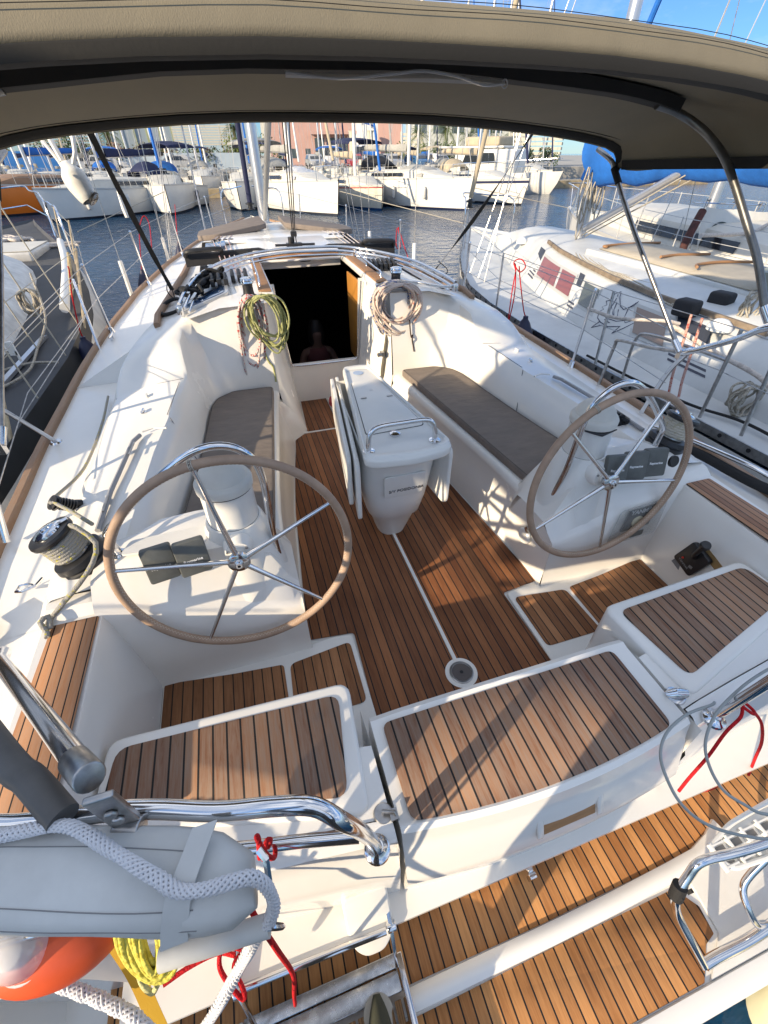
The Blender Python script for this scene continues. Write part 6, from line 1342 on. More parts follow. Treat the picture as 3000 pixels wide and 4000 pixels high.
def cs(y, t, o=.006):      # point on the port cabin side
    z0 = NZ(y)+.04; k = 1 if y < 8.2 else (9.8-y)/1.6; xb = CB(y); xt = xb+.34*k
    return V(xb+(xt-xb)*t-o, y, z0+(.42*k-.02)*t+o)
def panel(name, y0, y1, t0, t1, mt, par=nb, n=6, o=.006, slant=.45):
    m = MB(); m.grid([[cs(y0+(y1-y0)*k/n+slant*t, t, o) for t in (t0, (t0+t1)/2, t1)] for k in range(n+1)]); return m.build(name, mt, par)
fr_m = cmat('window_frame_grey', (.42, .43, .42), .4)
for y0, y1, cur in ((4.98, 5.42, 1), (5.50, 6.20, 1), (4.30, 4.68, 0), (3.12, 3.55, 2)):
    f = panel('window_frame', y0-.04, y1+.04, .26, .86, fr_m, o=.006); panel('window_pane', y0, y1, .33, .79, cmat('red_curtain', (.20, .045, .04), .35, coat=.6) if cur == 1 else (cmat('curtain_grey', (.22, .16, .13), .3, coat=.6) if cur == 2 else cmat('pane_dark', (.05, .06, .05), .15, coat=.8)), f, o=.011)
for y0, y1 in ((2.60, 3.0), (4.76, 4.90), (6.30, 6.55)):
    panel('dark_decal', y0, y1, .45, .92, cmat('decal_dark', (.03, .035, .05), .4), o=.005)
    for k in range(3): panel('stripe_decal', y0-.0, y1+.04, .16+.085*k, .20+.085*k, cmat('decal_line', (.04, .045, .07), .4), o=.005)
sk = [[(4.36, .86), (4.30, .95), (4.24, .84), (4.14, .70), (4.06, .66), (3.98, .80), (3.97, .90), (4.02, .72), (3.96, .52), (3.90, .44), (3.82, .56), (3.72, .75), (3.80, .50), (3.86, .34), (3.94, .16), (3.92, .34), (4.06, .24), (4.20, .26), (4.30, .30), (4.36, .42), (4.32, .50), (4.38, .52), (4.33, .60), (4.40, .66), (4.34, .72), (4.36, .86)],
      [(4.28, .80), (4.24, .62), (4.12, .48)], [(4.22, .74), (4.17, .58), (4.08, .44)], [(4.30, .40), (4.16, .38), (4.02, .40), (3.92, .48)], [(4.22, .26), (4.26, .08), (4.15, .22)], [(4.31, .88), (4.29, .84)], [(4.12, .62), (4.06, .5)], [(4.18, .34), (4.08, .32)]]
m = MB()
for c_ in sk: m.tube([cs(y-.02, t, .007) for y, t in c_], .0045, 4)
m.build('shark_drawing', cmat('ink_blue', (.02, .03, .08), .5), nb)
m = MB(); rr = []
for y in [2.6, 3.2, 3.85, 4.7, 5.5, 6.4, 7.0]: x = CB(y)+.44; z = NZ(y)+.45; rr.append([V(x-.025, y, z), V(x-.02, y, z+.045), V(x+.02, y, z+.045), V(x+.025, y, z)])
m.grid(rr); m.add(rr[0], [(0, 1, 2, 3)]); m.build('hand_rail', mat('grey_teak', (.22, .17, .12), .7, var=.4, vscale=12), nb, bevel=.006)
m = MB(); m.prism([V(4.28, 6.05, .74), V(5.6, 6.05, .74), V(5.5, 3.4, .70), V(4.38, 3.4, .70)], 0, .13); gb_ = m.build('hatch_garage', MATS['old_deck'], nb, bevel=.02)
m = MB(); rr = []
for k in range(10):
    t = k/9; y = 5.9-2.4*t; rr.append([V(4.95+(x*(.56+.02*t)), y, .885-.04*t+.035*(1-x*x)) for x in (-1, -.6, -.2, .2, .6, 1)])
m.grid(rr); m.build('sliding_hatch', mat('beige_nonskid', (.40, .36, .29), .8, var=.15, vscale=5), gb_, solid=.01)
for pts in ([(4.42, 5.8), (4.46, 5.88), (4.95, 5.92), (5.4, 5.85)], [(4.55, 4.95), (4.9, 5.0), (5.3, 4.9)], [(4.45, 4.3), (4.6, 4.42), (5.0, 4.45), (5.4, 4.3)]):
    tube('hatch_strip', [V(a, b, .915-.0*b) for a, b in pts], .016, trim_t, gb_)
for x, y in ((3.41, 3.36), (3.97, 3.48)):
    m = MB(); m.box((x, y, .79), (.17, .20, .15), rot=Matrix.Rotation(.2, 3, 'Z')); m.build('winch_cover', blackc, nb, bevel=.03)
for x, y, r_ in ((3.35, 2.92, .10), (4.25, 7.7, .09), (4.0, 7.75, .08)):
    m = MB(); m.lathe([(r_, 0), (r_, .03), (r_*.9, .05), (r_*.5, .085), (0, .095)], (x, y, .72), seg=24, cap=False); m.build('mushroom_vent', gelw, nb)
m = MB(); m.lathe([(.07, 0), (.07, .25), (.10, .32), (.12, .40)], (4.35, 3.2, .72), (-.3, .2, 1), 20); m.build('cowl_vent', cmat('vent_olive', (.28, .30, .26), .5), nb)
ropeb = ropemat('weathered_rope', (.40, .37, .31), (.28, .25, .2), .4, 60)
for k in range(5):
    o = tube('deck_line', [V(4.6-.03*k, 6.6, .80), V(4.15-.05*k, 5.6, .775), V(3.80+.06*k-.06, 4.6, .765), V(3.45+.05*k if k < 3 else 3.9+.03*k, 3.55, .755)], .009, ropeb, None); tag(o, 'weathered line led aft over the right neighbour roof, %s of five' % ('outermost', 'second from the rail', 'middle one', 'second from the hatch', 'innermost')[k], 'rope', 'lines on the roof of the right hand neighbour')
m = MB(); m.lathe([(.085, 0), (.08, 9), (.06, 14)], (4.95, 7.1, .8), seg=16); nm = m.build('mast', alum, nb)
tube('boom_vang', [V(4.90, 6.95, 1.0), V(4.90, 5.4, 1.75)], .048, alum, nm); tube('vang_tackle', [V(4.87, 6.95, .9), V(4.86, 5.3, 1.72)], .009, ropeb, nm); tube('vang_tackle', [V(4.93, 6.95, .88), V(4.93, 5.2, 1.70)], .009, ropeb, nm)
m = MB(); rr = []
for k in range(29):
    t = k/28; y = 7.28-7.9*t; sag = .05*math.sin(k*1.9)+.10*abs(math.sin(math.pi*(t*4)))
    zc = 1.95; top = lerp([0, .05, .2, 1], [.75, .62, .42, .26], t); bot = lerp([0, .04, .12, .5, 1], [.25, .40, .30, .20, .16], t)+sag*.6
    r = []
    for j in range(16):
        a = 2*math.pi*j/16; w = (.16-.05*t)*(1+.15*math.sin(k*2.3+j)); r.append(V(4.95+w*math.cos(a), y, zc+(top if math.sin(a) > 0 else bot)*math.sin(a)))
    rr.append(r)
m.grid(rr, closed=True); m.add(rr[0], [tuple(range(16))]); m.add(rr[-1], [tuple(range(16))]); m.build('mainsail_cover', bluec, nm, ang=70)
tube('boom', [V(4.95, 7.0, 1.86), V(4.95, -.8, 1.98)], .06, alum, nm)
m = MB(); random.seed(4)
for k in range(9):
    x = 4.85+random.uniform(-.16, .22); y = 7.0+random.uniform(-.08, .05); z = 1.55+random.uniform(-.1, .25); h = random.uniform(.35, .7)
    m.tube(cr_([V(x, y, z), V(x-.06, y-.02, z-h*.5), V(x-.02, y-.03, z-h), V(x+.05, y-.02, z-h*.6), V(x+.02, y, z)], 4), .011, 5)
o = m.build('halyard_coil', ropeb, None, ang=80); tag(o, 'bundle of weathered halyards hanging on the neighbouring mast at the right', 'rope')
m = MB()
for a, b in (((3.0, 6.6), 12), ((3.05, 6.9), 6.5), ((3.1, 7.3), 6.5), ((6.9, 6.8), 12)): m.tube([V(a[0], a[1], .4), V(4.95, 7.1, b)], .006, 5)
m.tube([V(4.93, 11.45, .6), V(4.95, 7.1, 13)], .008, 5)
m.build('rigging', steel_d, nm)
m = MB()
for s_ in ((2.52, 3.35), (2.50, 5.3), (2.95, 7.15), (3.75, 8.9), (2.60, 1.2)):
    m.tube([V(s_[0], s_[1], NZ(s_[1])+.04), V(s_[0]+.05, s_[1]+.1, NZ(s_[1])+.68)], .0125, 8)
m.tube(cr_([V(2.60, 3.05, .32), V(2.60, 3.06, .66), V(2.62, 2.95, .74), V(2.64, 2.5, .76), V(2.66, 2.25, .76)], 4), .0125, 8)
m.tube([V(2.63, 2.22, .32), V(2.65, 2.25, .98)], .0135, 8); m.tube([V(2.68, 1.9, .32), V(2.72, 2.0, .98)], .0135, 8); m.tube([V(2.72, 2.0, .90), V(3.2, 1.2, .55)], .0135, 8)
m.pieces('stanchion', steel_d, nb)
m = MB()
for h in (.36, .66): m.tube([V(2.6, 1.2, .3+h)]+[V(a+.04, b+.08, NZ(b)+.02+h) for a, b in ((2.65, 2.22), (2.52, 3.35), (2.50, 5.3), (2.95, 7.15), (3.75, 8.9), (4.5, 10.6))], .0035, 5)
m.build('lifelines', steel_d, nb)
m = MB(); m.tube(cr_([V(4.35, 10.2, .55), V(4.35, 10.25, 1.15), V(4.6, 10.9, 1.2), V(4.93, 11.5, 1.22), V(5.26, 10.9, 1.2), V(5.5, 10.25, 1.15), V(5.5, 10.2, .55)], 4), .014, 8); m.tube([V(4.36, 10.23, .9), V(4.93, 11.45, .92)], .010, 6); m.build('pulpit', steel, nb)
m = MB(); m.lathe([(.10, 0), (.10, .02), (.05, .03), (.05, .10), (.10, .11), (.10, .13), (.03, .17)], (4.93, 11.2, .95), seg=18); m.build('furling_drum', black, nb)
hang('headsail_roll', [V(4.93, 11.2, 1.15), V(4.95, 9.2, 7), V(4.95, 7.3, 12.5)], .05, beigec, 'rolled beige headsail on the forestay of the right hand neighbour', 'sail')
hang('mooring_line', [V(2.70, 2.85, .84), V(2.9, 2.55, .70), V(3.0, 2.2, .62), V(2.75, 1.85, .62), V(2.45, 1.6, .60)], .02, ropemat('thick_rope', (.55, .50, .45), (.45, .40, .36), .4, 30), 'thick twisted cream mooring rope across the right hand neighbour deck')
hang('mooring_line', [V(2.2, 3.3, .90), V(2.35, 3.1, .86), V(2.6, 2.85, .88), V(2.72, 2.8, .86)], .014, MATS['thick_rope'], 'cream rope stretched past the shark drawing')
coil('rope_coil', V(2.98, 2.28, .55), .13, .12, 7, .010, ropeb, 'grey coiled rope lying at the gate of the right hand neighbour', 33, dy=.1)
coil('rope_coil', V(3.85, 3.15, .95), .10, .13, 6, .009, ropeb, 'coil of grey line by the black winch covers', 35, dy=.08)
for k, (y0, h) in enumerate(((3.55, .9), (3.45, .85))): hang('rope_tail', [V(2.62, y0-.9, .98), V(2.60, y0-.95, .75), V(2.57, y0-1.0, .55), V(2.55, y0-1.05, .42)], .010, ropemat('pink_rope', (.50, .30, .25), (.4, .1, .08), .3, 60), 'faded pink rope end hanging from the gate stanchion, %s' % ('front one' if k else 'rear one'))
hang('deck_hose', [V(2.62, 3.6, .34), V(2.64, 3.0, .34), V(2.7, 2.4, .34), V(2.85, 2.0, .34), V(2.8, 1.4, .34)], .012, rubber, 'black hose along the side deck of the right hand neighbour')
# second boat to starboard with the canvas banner
b2 = SB(9.6, 13.4, 4, 11.5, 3.9, 1.2, 'white sailing boat beyond the right hand neighbour, canvas banner on its rail', group=None, seed=77, main=bluec, furl=bluec, mh=13, fend=0)
bn = empty('rail_banner', (9.2, 7.4, .1), 'white canvas banner lettered GRE 193 laced to a boat rail at the right', 'banner')
A_, B__ = V(7.90, 7.5, 1.16), V(10.4, 7.4, .98); C_, D_ = V(7.95, 7.4, .38), V(10.5, 7.2, .10)
m = MB(); rr = []
for k in range(17):
    t = k/16; rr.append([A_.lerp(B__, t).lerp(C_.lerp(D_, t), u/6)+V(0, .03*math.sin(t*9+u*.8), -.02*math.sin(math.pi*((t*3) % 1))*(1-u/6)) for u in range(7)])
m.grid(rr); m.build('canvas', cmat('banner_cloth', (.60, .60, .57), .8, bump=(4, .6, .03)), bn)
text('banner_lettering', 'GRE 193', .62, frame((9.15, 7.33, .62), (1, -.09, -.06), (-.0, .18, 1)), cmat('banner_ink', (.05, .07, .07), .7), bn, ext=.002, shear=.15, bold=.012)
m = MB()
for t in (0, .25, .5, .75): p = A_.lerp(B__, t); m.tube([p, p+V(.02, -.02, .12)], .012, 5); m.tube([p+V(-.05, 0, .1), p+V(.06, .01, .09)], .010, 5)
m.build('lashings', steel_d, bn)
m = MB(); m.tube([V(7.7, 7.6, 1.22), V(9.0, 7.5, 1.16), V(11, 7.3, 1.08)], .012, 5); m.tube([V(7.9, 7.5, .4), V(7.9, 7.55, 1.3)], .015, 6); m.tube([V(9.3, 7.4, .3), V(9.3, 7.45, 1.2)], .015, 6); m.build('banner_rail', steel, b2)
hang('black_red_flag', [V(7.85, 7.5, 1.1), V(7.65, 7.4, .8), V(7.5, 7.3, .5), V(7.6, 7.25, .3)], .07, cmat('flag_dark', (.09, .03, .025), .85, var=.7, vscale=6), 'furled dark red flag beside the lettered banner', 'flag')
hang('fender_rope', [V(7.0, 6.6, .85), V(8.2, 6.7, .83), V(9.0, 6.8, .95), V(9.8, 6.3, .6), V(10.4, 5.9, .5)], .03, MATS['thick_rope'], 'thick cream rope hanging in front of the lettered banner')
# port neighbour with dark deck
pb = empty('dark_decked_boat', (-4.9, 6, WZ), 'old boat with charcoal deck and white cabin moored alongside on the left', 'sailing boat')
darkd = mat('charcoal_deck', (.065, .068, .075), .85, var=.25, vscale=3, bump=(120, .4, .003)); hb = cmat('hull_black', (.02, .02, .02), .5, var=.5, vscale=5)
py_ = [-1, 1, 2.9, 4.8, 5.7, 6.8, 8, 9.5, 11, 12.4, 13.6, 14.3]; px_ = [-2.55, -2.42, -2.36, -2.34, -2.40, -2.56, -2.82, -3.22, -3.75, -4.3, -4.75, -4.98]
PXf = lambda y: lerp(py_, px_, y); PC = -5.0
m = MB(); rows = []
for y in py_:
    b = abs(PC-PXf(y)); z = lerp([0, 6, 14], [.36, .42, .72], y); rows.append([V(b, y, z+.05), V(b+.04, y, z-.10), V(b+.12, y, z-.3), V(b*.9, y, -.72), V(0, y, -1)])
m.grid(rows).mirror(); m.v = [v+V(PC, 0, 0) for v in m.v]; m.build('hull', [hb], pb)
m = MB(); rr = [[V(r[1].x+.006, r[1].y, r[1].z), V(r[2].x+.012, r[2].y, r[2].z), V(r[2].x+.0, r[2].y, -.3), V(r[3].x+.05, r[3].y, -.66)] for r in rows]; m.grid(rr).mirror(); m.v = [v+V(PC, 0, 0) for v in m.v]; m.build('topsides', gelo, pb)
def dz_(y): return lerp([0, 6, 14], [.36, .42, .72], y)
m = MB(); rr = [[V(0, y, dz_(y)+.02), V(abs(PC-PXf(y))-.05, y, dz_(y)), V(abs(PC-PXf(y)), y, dz_(y)+.05)] for y in py_]; m.grid(rr).mirror(); m.v = [v+V(PC, 0, 0) for v in m.v]; m.build('deck', darkd, pb, ang=30)
m = MB(); rr = []
for y, b, k in ((-.5, 1.95, 1), (3, 2.05, 1), (5, 2.02, 1), (6.2, 1.9, 1), (7.4, 1.72, 1), (8.4, 1.50, 1), (9.0, 1.30, .9), (9.3, 1.0, .15)):
    z = dz_(y); rr.append([V(b, y, z), V(b-.10, y, z+.16*k), V(b-.35, y, z+.30*k), V(b-.42, y, z+.33*k)])
m.grid(rr).mirror(); m.v = [v+V(PC, 0, 0) for v in m.v]; m.build('cabin_side', mat('chipped_white', (.60, .61, .60), .45, var=.35, vscale=5), pb)
m = MB(); rr = [[V(0, r[0].y, r[3].z+.05), r[3]+V(0, 0, .002)] for r in rr]; m.grid(rr).mirror(); m.v = [v+V(PC, 0, 0) for v in m.v]; m.build('cabin_roof', darkd, pb)
m = MB(); m.box((-4.5, 10.3, .62), (1.3, 1.2, .16)); m.build('fore_hatch', gelo, pb, bevel=.04); m = MB(); m.box((-4.5, 10.3, .71), (1.25, 1.15, .01)); m.build('hatch_top', deck_c, pb)
m = MB(); m.prism([(-2.98, 5.2), (-3.0, 4.3), (-3.25, 4.25), (-3.2, 5.25)], 0, .012, M=Matrix.Translation((-.02, 0, .66))); m.build('cabin_window', glassd, pb, bevel=.004)
m = MB(); m.box((-4.0, 7.6, .78), (.30, .12, .05), rot=Matrix.Rotation(.5, 3, 'Z')); m.build('deck_organiser', steel_d, pb)
m = MB(); m.box((-2.75, 4.9, .44), (.05, 1.5, .03)); m.build('jib_track', alum, pb)
hang('spinnaker_pole', [V(-3.62, 10.7, .72), V(-3.1, 8.6, .66), V(-2.62, 6.2, .58)], .055, wp, 'white spinnaker pole lying along the rail of the dark decked boat', 'pole')
rust = cmat('rusty_steel', (.42, .34, .22), .5, var=.5, vscale=12)
m = MB()
for (x, y), h, lx, ly in (((-2.36, 3.2), .62, -.1, .8), ((-2.42, 5.9), .66, .0, .9), ((-2.95, 8.4), .66, .02, .6), ((-3.6, 10.6), .66, .05, .3)): m.tube([V(x, y, dz_(y)), V(x+lx, y+ly, dz_(y)+h)], .014, 6)
m.pieces('stanchion', rust, pb)
m = MB()
for h in (.34, .62): m.tube([V(-2.6, .5, .4+h), V(-2.46, 4.0, .42+h), V(-2.42, 6.8, .45+h), V(-2.93, 9.0, .5+h), V(-3.55, 10.9, .56+h), V(-4.3, 13.0, .68+h)], .004, 5)
for a, b in (((-2.36, 3.9), (-4.9, 7)), ((-2.38, 4.9), (-5, 7)), ((-2.46, 5.9), (-5, 7.2)), ((-2.7, 5.2), (-5, 7.1))): m.tube([V(a[0], a[1], .45), V(b[0], b[1], 11)], .007, 5)
m.build('rigging', cmat('tan_wire', (.40, .36, .28), .5), pb)
m = MB(); m.tube(cr_([V(-4.0, 11.9, .65), V(-4.02, 12.1, 1.3), V(-4.5, 13.2, 1.36), V(-4.95, 14.3, 1.4), V(-5.5, 13.2, 1.36), V(-5.95, 12.1, 1.3), V(-5.95, 11.9, .65)], 4), .016, 8); m.tube([V(-4.02, 12.0, 1.0), V(-4.95, 14.2, 1.05), V(-5.95, 12, 1.0)], .012, 6)
m.tube(cr_([V(-3.3, 9.9, .6), V(-3.3, 10.0, 1.22), V(-3.5, 10.6, 1.26), V(-3.75, 11.2, 1.24), V(-3.8, 11.3, .65)], 4), .016, 8); m.build('pulpit', steel, pb)
tube('mast', [V(-5, 7.0, .8), V(-5, 7.0, 13.5)], .09, alum, pb); 
# its sprayhood and tent are unseen additions, shaped to shade parts of the cockpit
m = MB(); rr = []
for y, h in ((1.9, .9), (2.2, 1.35), (2.7, 1.75), (3.2, 1.8), (3.7, 1.3), (3.95, .7)): rr.append([V(PC+1.15*math.cos(a), y, .9+h*max(0, math.sin(a))**.55) for a in [math.pi*j/12 for j in range(13)]])
m.grid(rr); m.build('sprayhood', navyc, pb, solid=.01)
m = MB(); rr = []
for k in range(13):
    y = .12-.42*k; rr.append([V(PC+.9*x, y-.35*z_, 2.75+lerp([-4.9, -1.25, -.85, .2], [2.4, 2.4, .85, .85], y)*z_+.04*math.sin(k*2+x*3)) for x, z_ in ((-1, 0), (-.7, .45), (-.25, .9), (0, 1), (.25, .9), (.7, .45), (1, 0))])
m.grid(rr); m.build('unseen_shade_tent', greyc, pb, solid=.01)
hang('rope_heap', [V(-4.6+.9*math.cos(k*1.7)*.4-k*.02, 11.4+.5*math.sin(k*2.3), .66+.03*(k % 3)) for k in range(26)], .03, MATS['thick_rope'], 'heap of cream rope on the foredeck of the dark decked boat')
hang('rope_heap', [V(-3.9+.5*math.cos(k*1.9), 10.9+.25*math.sin(k*2.1), .62+.02*(k % 3)) for k in range(12)], .022, MATS['thick_rope'], 'looped cream rope beside the white spinnaker pole')
coil('rope_coil', V(-2.95, 6.35, .78), .10, .15, 7, .012, ropeb, 'coil of grey rope hanging on the rail of the dark decked boat', 44, dy=.06)
hang('rope_tail', [V(-2.9, 6.5, .9), V(-2.78, 6.0, .55), V(-2.7, 5.2, .45), V(-2.62, 4.6, .44), V(-2.75, 4.25, .44), V(-2.95, 4.5, .44), V(-2.7, 4.8, .44), V(-2.4, 4.7, .46)], .012, ropeb, 'grey rope trailing over the charcoal side deck')
hang('rope_lashing', [V(-2.55, 6.9, 1.0), V(-2.52, 6.5, .8), V(-2.5, 6.2, .7), V(-2.54, 6.6, .85), V(-2.56, 6.95, 1.02)], .016, ropemat('tan_rope', (.45, .36, .2), (.35, .27, .15), .4, 50), 'tan rope bundle tied to the rail beside the white pole')
m = MB(); m.box((-2.42, 4.05, .80), (.05, .02, .10)); m.box((-2.40, 4.05, .74), (.012, .02, .08)); tag(m.build('rail_clip', wp, None), 'white plastic clip on the guard wire of the dark decked boat', 'clip')
tube('buoy', [V(-2.9, 1.55, .1), V(-2.9, 1.56, .3)], .12, MATS['orange_foam'], None); tag(bpy.data.objects['buoy'], 'red orange buoy between the two hulls at the left edge', 'buoy')
# far mooring lines
for k, (a, b, lab) in enumerate((((-6.5, 24, -.5), (-3.4, 31, .4), 'thin mooring line slanting up to the boat with blue sprayhood'), ((10.5, 22, -.68), (5.6, 28, .4), 'thin mooring line below the tall white boat'), ((19.5, 26, -.68), (13.5, 28, .4), 'thin mooring line below the boat with three fenders'), ((9.8, 18.5, -.68), (18, 30, .3), 'mooring line reaching the navy banded boat'))):
    hang('mooring_line', [V(*a), V(*b)], .018, ropeb, lab)
# own boat hook pole and stays in view
hang('spinnaker_halyard', [V(-.95, 8.0, .9), V(-1.0, 9.5, 3.2), V(-1.03, 10.2, 6)], .012, steel_d, 'thin pole rising left of the mast over the port bow', 'pole')
# ================================================================ FAR SHORE
def pol(b, d, z=0): a = R(b); return V(-.68+d*math.sin(a), d*math.cos(a), z)
conc = cmat('concrete', (.36, .34, .30), .8, var=.2, vscale=.6); timber = cmat('pontoon_timber', (.40, .32, .20), .8, var=.3, vscale=3)
m = MB(); m.prism([(-45, 43.2), (50, 45.2), (50, 47.2), (-45, 45.2)], WZ-.3, WZ+.55); tag(m.build('pontoon', timber, None), kind='structure')
m = MB(); m.prism([(-140, 62), (160, 66), (400, 900), (-400, 900)], WZ-1, .45); tag(m.build('quay', conc, None), kind='structure')
m = MB(); m.prism([(-140, 68), (160, 72), (160, 74), (-140, 70)], .45, .47); tag(m.build('quay_road', cmat('asphalt', (.09, .09, .09), .9), None), kind='structure')
def box_thing(name, label, cat_, b0, b1, d, z0, z1, depth, mt, parts=None, group=None):
    A, B_ = pol(b0, d), pol(b1, d); e = empty(name, ((A.x+B_.x)/2, (A.y+B_.y)/2, z0), label, cat_, group)
    dr = (B_-A); Ln = dr.length; dr.normalize(); nrm = V(-dr.y, dr.x, 0)
    Mx = Matrix((dr, nrm, V(0, 0, 1))).transposed().to_4x4(); Mx.translation = A
    m = MB(); m.prism([(0, 0), (Ln, 0), (Ln, depth), (0, depth)], z0, z1, M=Mx); m.build('wall', mt, e); return e, Mx, Ln
def facade(e, Mx, rects, mt, name='window', off=-.04, d=.08):
    for r in rects:
        m = MB(); m.prism([(r[0], off), (r[1], off), (r[1], off+d), (r[0], off+d)], r[2], r[3], M=Mx); m.build(name, r[4] if len(r) > 4 else mt, e)
pink = cmat('pink_render', (.46, .29, .25), .8, var=.08, vscale=.5); win = cmat('shop_glass', (.06, .08, .09), .2, coat=.3)
e, Mx, Ln = box_thing('pink_building', 'long pink building with flat roof and columned porch behind the moored boats', 'building', azr(1065), azr(1400), 92, .45, 6.1, 12, pink)
n = int(Ln/3.2)
facade(e, Mx, [(Ln*.52+1.9*k, Ln*.52+1.5+1.9*k, 1.2, 3.9) for k in range(int(Ln*.46/1.9))]+[(1.2+2.2*k, 2.0+2.2*k, 1.4, 2.6) for k in range(3)], win)
facade(e, Mx, [(Ln*.48, Ln, 4.3, 4.7)], pink, 'porch_beam', -1.6, 1.6)
e, Mx, Ln = box_thing('pink_building', 'square pink tower block at the right end of the long pink building', 'building', azr(1485), azr(1578), 90, .45, 6.6, 10, pink); facade(e, Mx, [(Ln*.55, Ln*.62, 1.2, 2.6), (Ln*.75, Ln*.82, 1.2, 2.6)], win)
col_ = cmat('column_cream', (.50, .50, .40), .7)
for px, w in ((1385, .9), (1455, .9)):
    p = pol(azr(px), 88, .45); m = MB(); m.lathe([(.55, 0), (.5, .3), (.42, 3.9), (.6, 4.2)], p, seg=18); tag(m.build('column', col_, None), 'cream round column of the pink building, %s' % ('left one' if px < 1400 else 'right one'), 'column')
e, Mx, Ln = box_thing('office_block', 'pale office block with blue windows rising behind the pink building', 'building', azr(1040), azr(1425), 150, .45, 14, 14, cmat('office_cream', (.52, .50, .42), .8))
facade(e, Mx, [(0, Ln, 8.2+2.4*k, 9.5+2.4*k) for k in range(3)], cmat('office_glass', (.10, .18, .26), .2, coat=.4), 'window_band')
e, Mx, Ln = box_thing('office_block', 'white office block with rows of windows at the right of the blue windowed one', 'building', azr(1310), azr(1500), 145, .45, 15, 14, hull_w)
facade(e, Mx, [(.8+1.7*k, 1.9+1.7*k, 8.4+2.3*j, 9.9+2.3*j) for k in range(int(Ln/1.7)-1) for j in range(2)], MATS['office_glass'])
gr = cmat('sage_frame', (.35, .38, .20), .7); pg = cmat('panel_bluegrey', (.30, .36, .40), .4)
e, Mx, Ln = box_thing('glazed_hall', 'glazed hall with sage green frames between the slatted fences at the left', 'building', azr(455), azr(700), 84, 1.8, 6.2, 8, pg)
facade(e, Mx, [(Ln*k/5-.12, Ln*k/5+.12, 1.8, 6.2) for k in range(6)]+[(0, Ln, 1.7, 2.1), (0, Ln, 5.7, 6.4)], gr, 'frame', -.12, .2)
e, Mx, Ln = box_thing('roof_block', 'pale blue building behind the second slatted fence', 'building', azr(680), azr(930), 100, .45, 7.6, 8, cmat('paleblue', (.34, .46, .52), .6)); facade(e, Mx, [(Ln*.4, Ln*.45, 5.6, 6.5)], win)
slat = cmat('slat_cream', (.55, .52, .43), .7)
for b0, b1, d, z0, z1, lab in ((90, 430, 80, 2.9, 5.2, 'cream slatted screen at the far left of the shore'), (700, 925, 80, 2.9, 5.0, 'cream slatted screen left of the yacht mast'), (1570, 1660, 84, .8, 4.4, 'pale slatted wall right of the pink tower'), (1985, 2200, 80, 1.2, 5.2, 'white slatted screen beside the motor yacht')):
    A, B_ = pol(azr(b0), d), pol(azr(b1), d); dr = (B_-A); Ln = dr.length; dr.normalize(); e = empty('slatted_screen', (A+B_)/2+V(0, 0, .45), lab, 'fence', 'slatted screens on the shore')
    Mx = Matrix((dr, V(-dr.y, dr.x, 0), V(0, 0, 1))).transposed().to_4x4(); Mx.translation = A
    m = MB()
    for k in range(8): z = z0+(z1-z0)*k/8; m.prism([(0, 0), (Ln, 0), (Ln, .06), (0, .06)], z, z+(z1-z0)/8*.62, M=Mx)
    m.build('slats', slat, e); m = MB()
    for k in range(int(Ln/3)+1): m.prism([(3*k, .07), (3*k+.15, .07), (3*k+.15, .2), (3*k, .2)], .45, z1, M=Mx)
    m.build('posts', slat, e)
for b0, b1, d, z0, z1, mt, lab in ((0, 250, 72, .45, 2.3, cmat('blue_boards', (.05, .22, .55), .6), 'blue painted hoarding on the quay at the far left'), (250, 560, 74, .45, 2.0, cmat('paleblue_wall', (.42, .50, .56), .7), 'pale blue quay wall behind the parked cars'), (560, 960, 74, .45, 2.1, cmat('paleblue_wall', (.42, .50, .56), .7), 'pale blue wall behind the blue covered boats')):
    A, B_ = pol(azr(b0), d), pol(azr(b1), d); dr = (B_-A); Ln = dr.length; dr.normalize(); Mx = Matrix((dr, V(-dr.y, dr.x, 0), V(0, 0, 1))).transposed().to_4x4(); Mx.translation = A
    m = MB(); m.prism([(0, 0), (Ln, 0), (Ln, .15), (0, .15)], z0, z1, M=Mx); tag(m.build('quay_wall', mt, None), lab, 'wall')
e, Mx, Ln = box_thing('low_building', 'long pale building half hidden by the palms on the right', 'building', azr(1590), azr(2050), 125, .45, 8.4, 10, cmat('grey_render', (.38, .40, .38), .8)); facade(e, Mx, [(2+4*k, 4.6+4*k, 5.2, 7.2) for k in range(int(Ln/4)-1)], win)
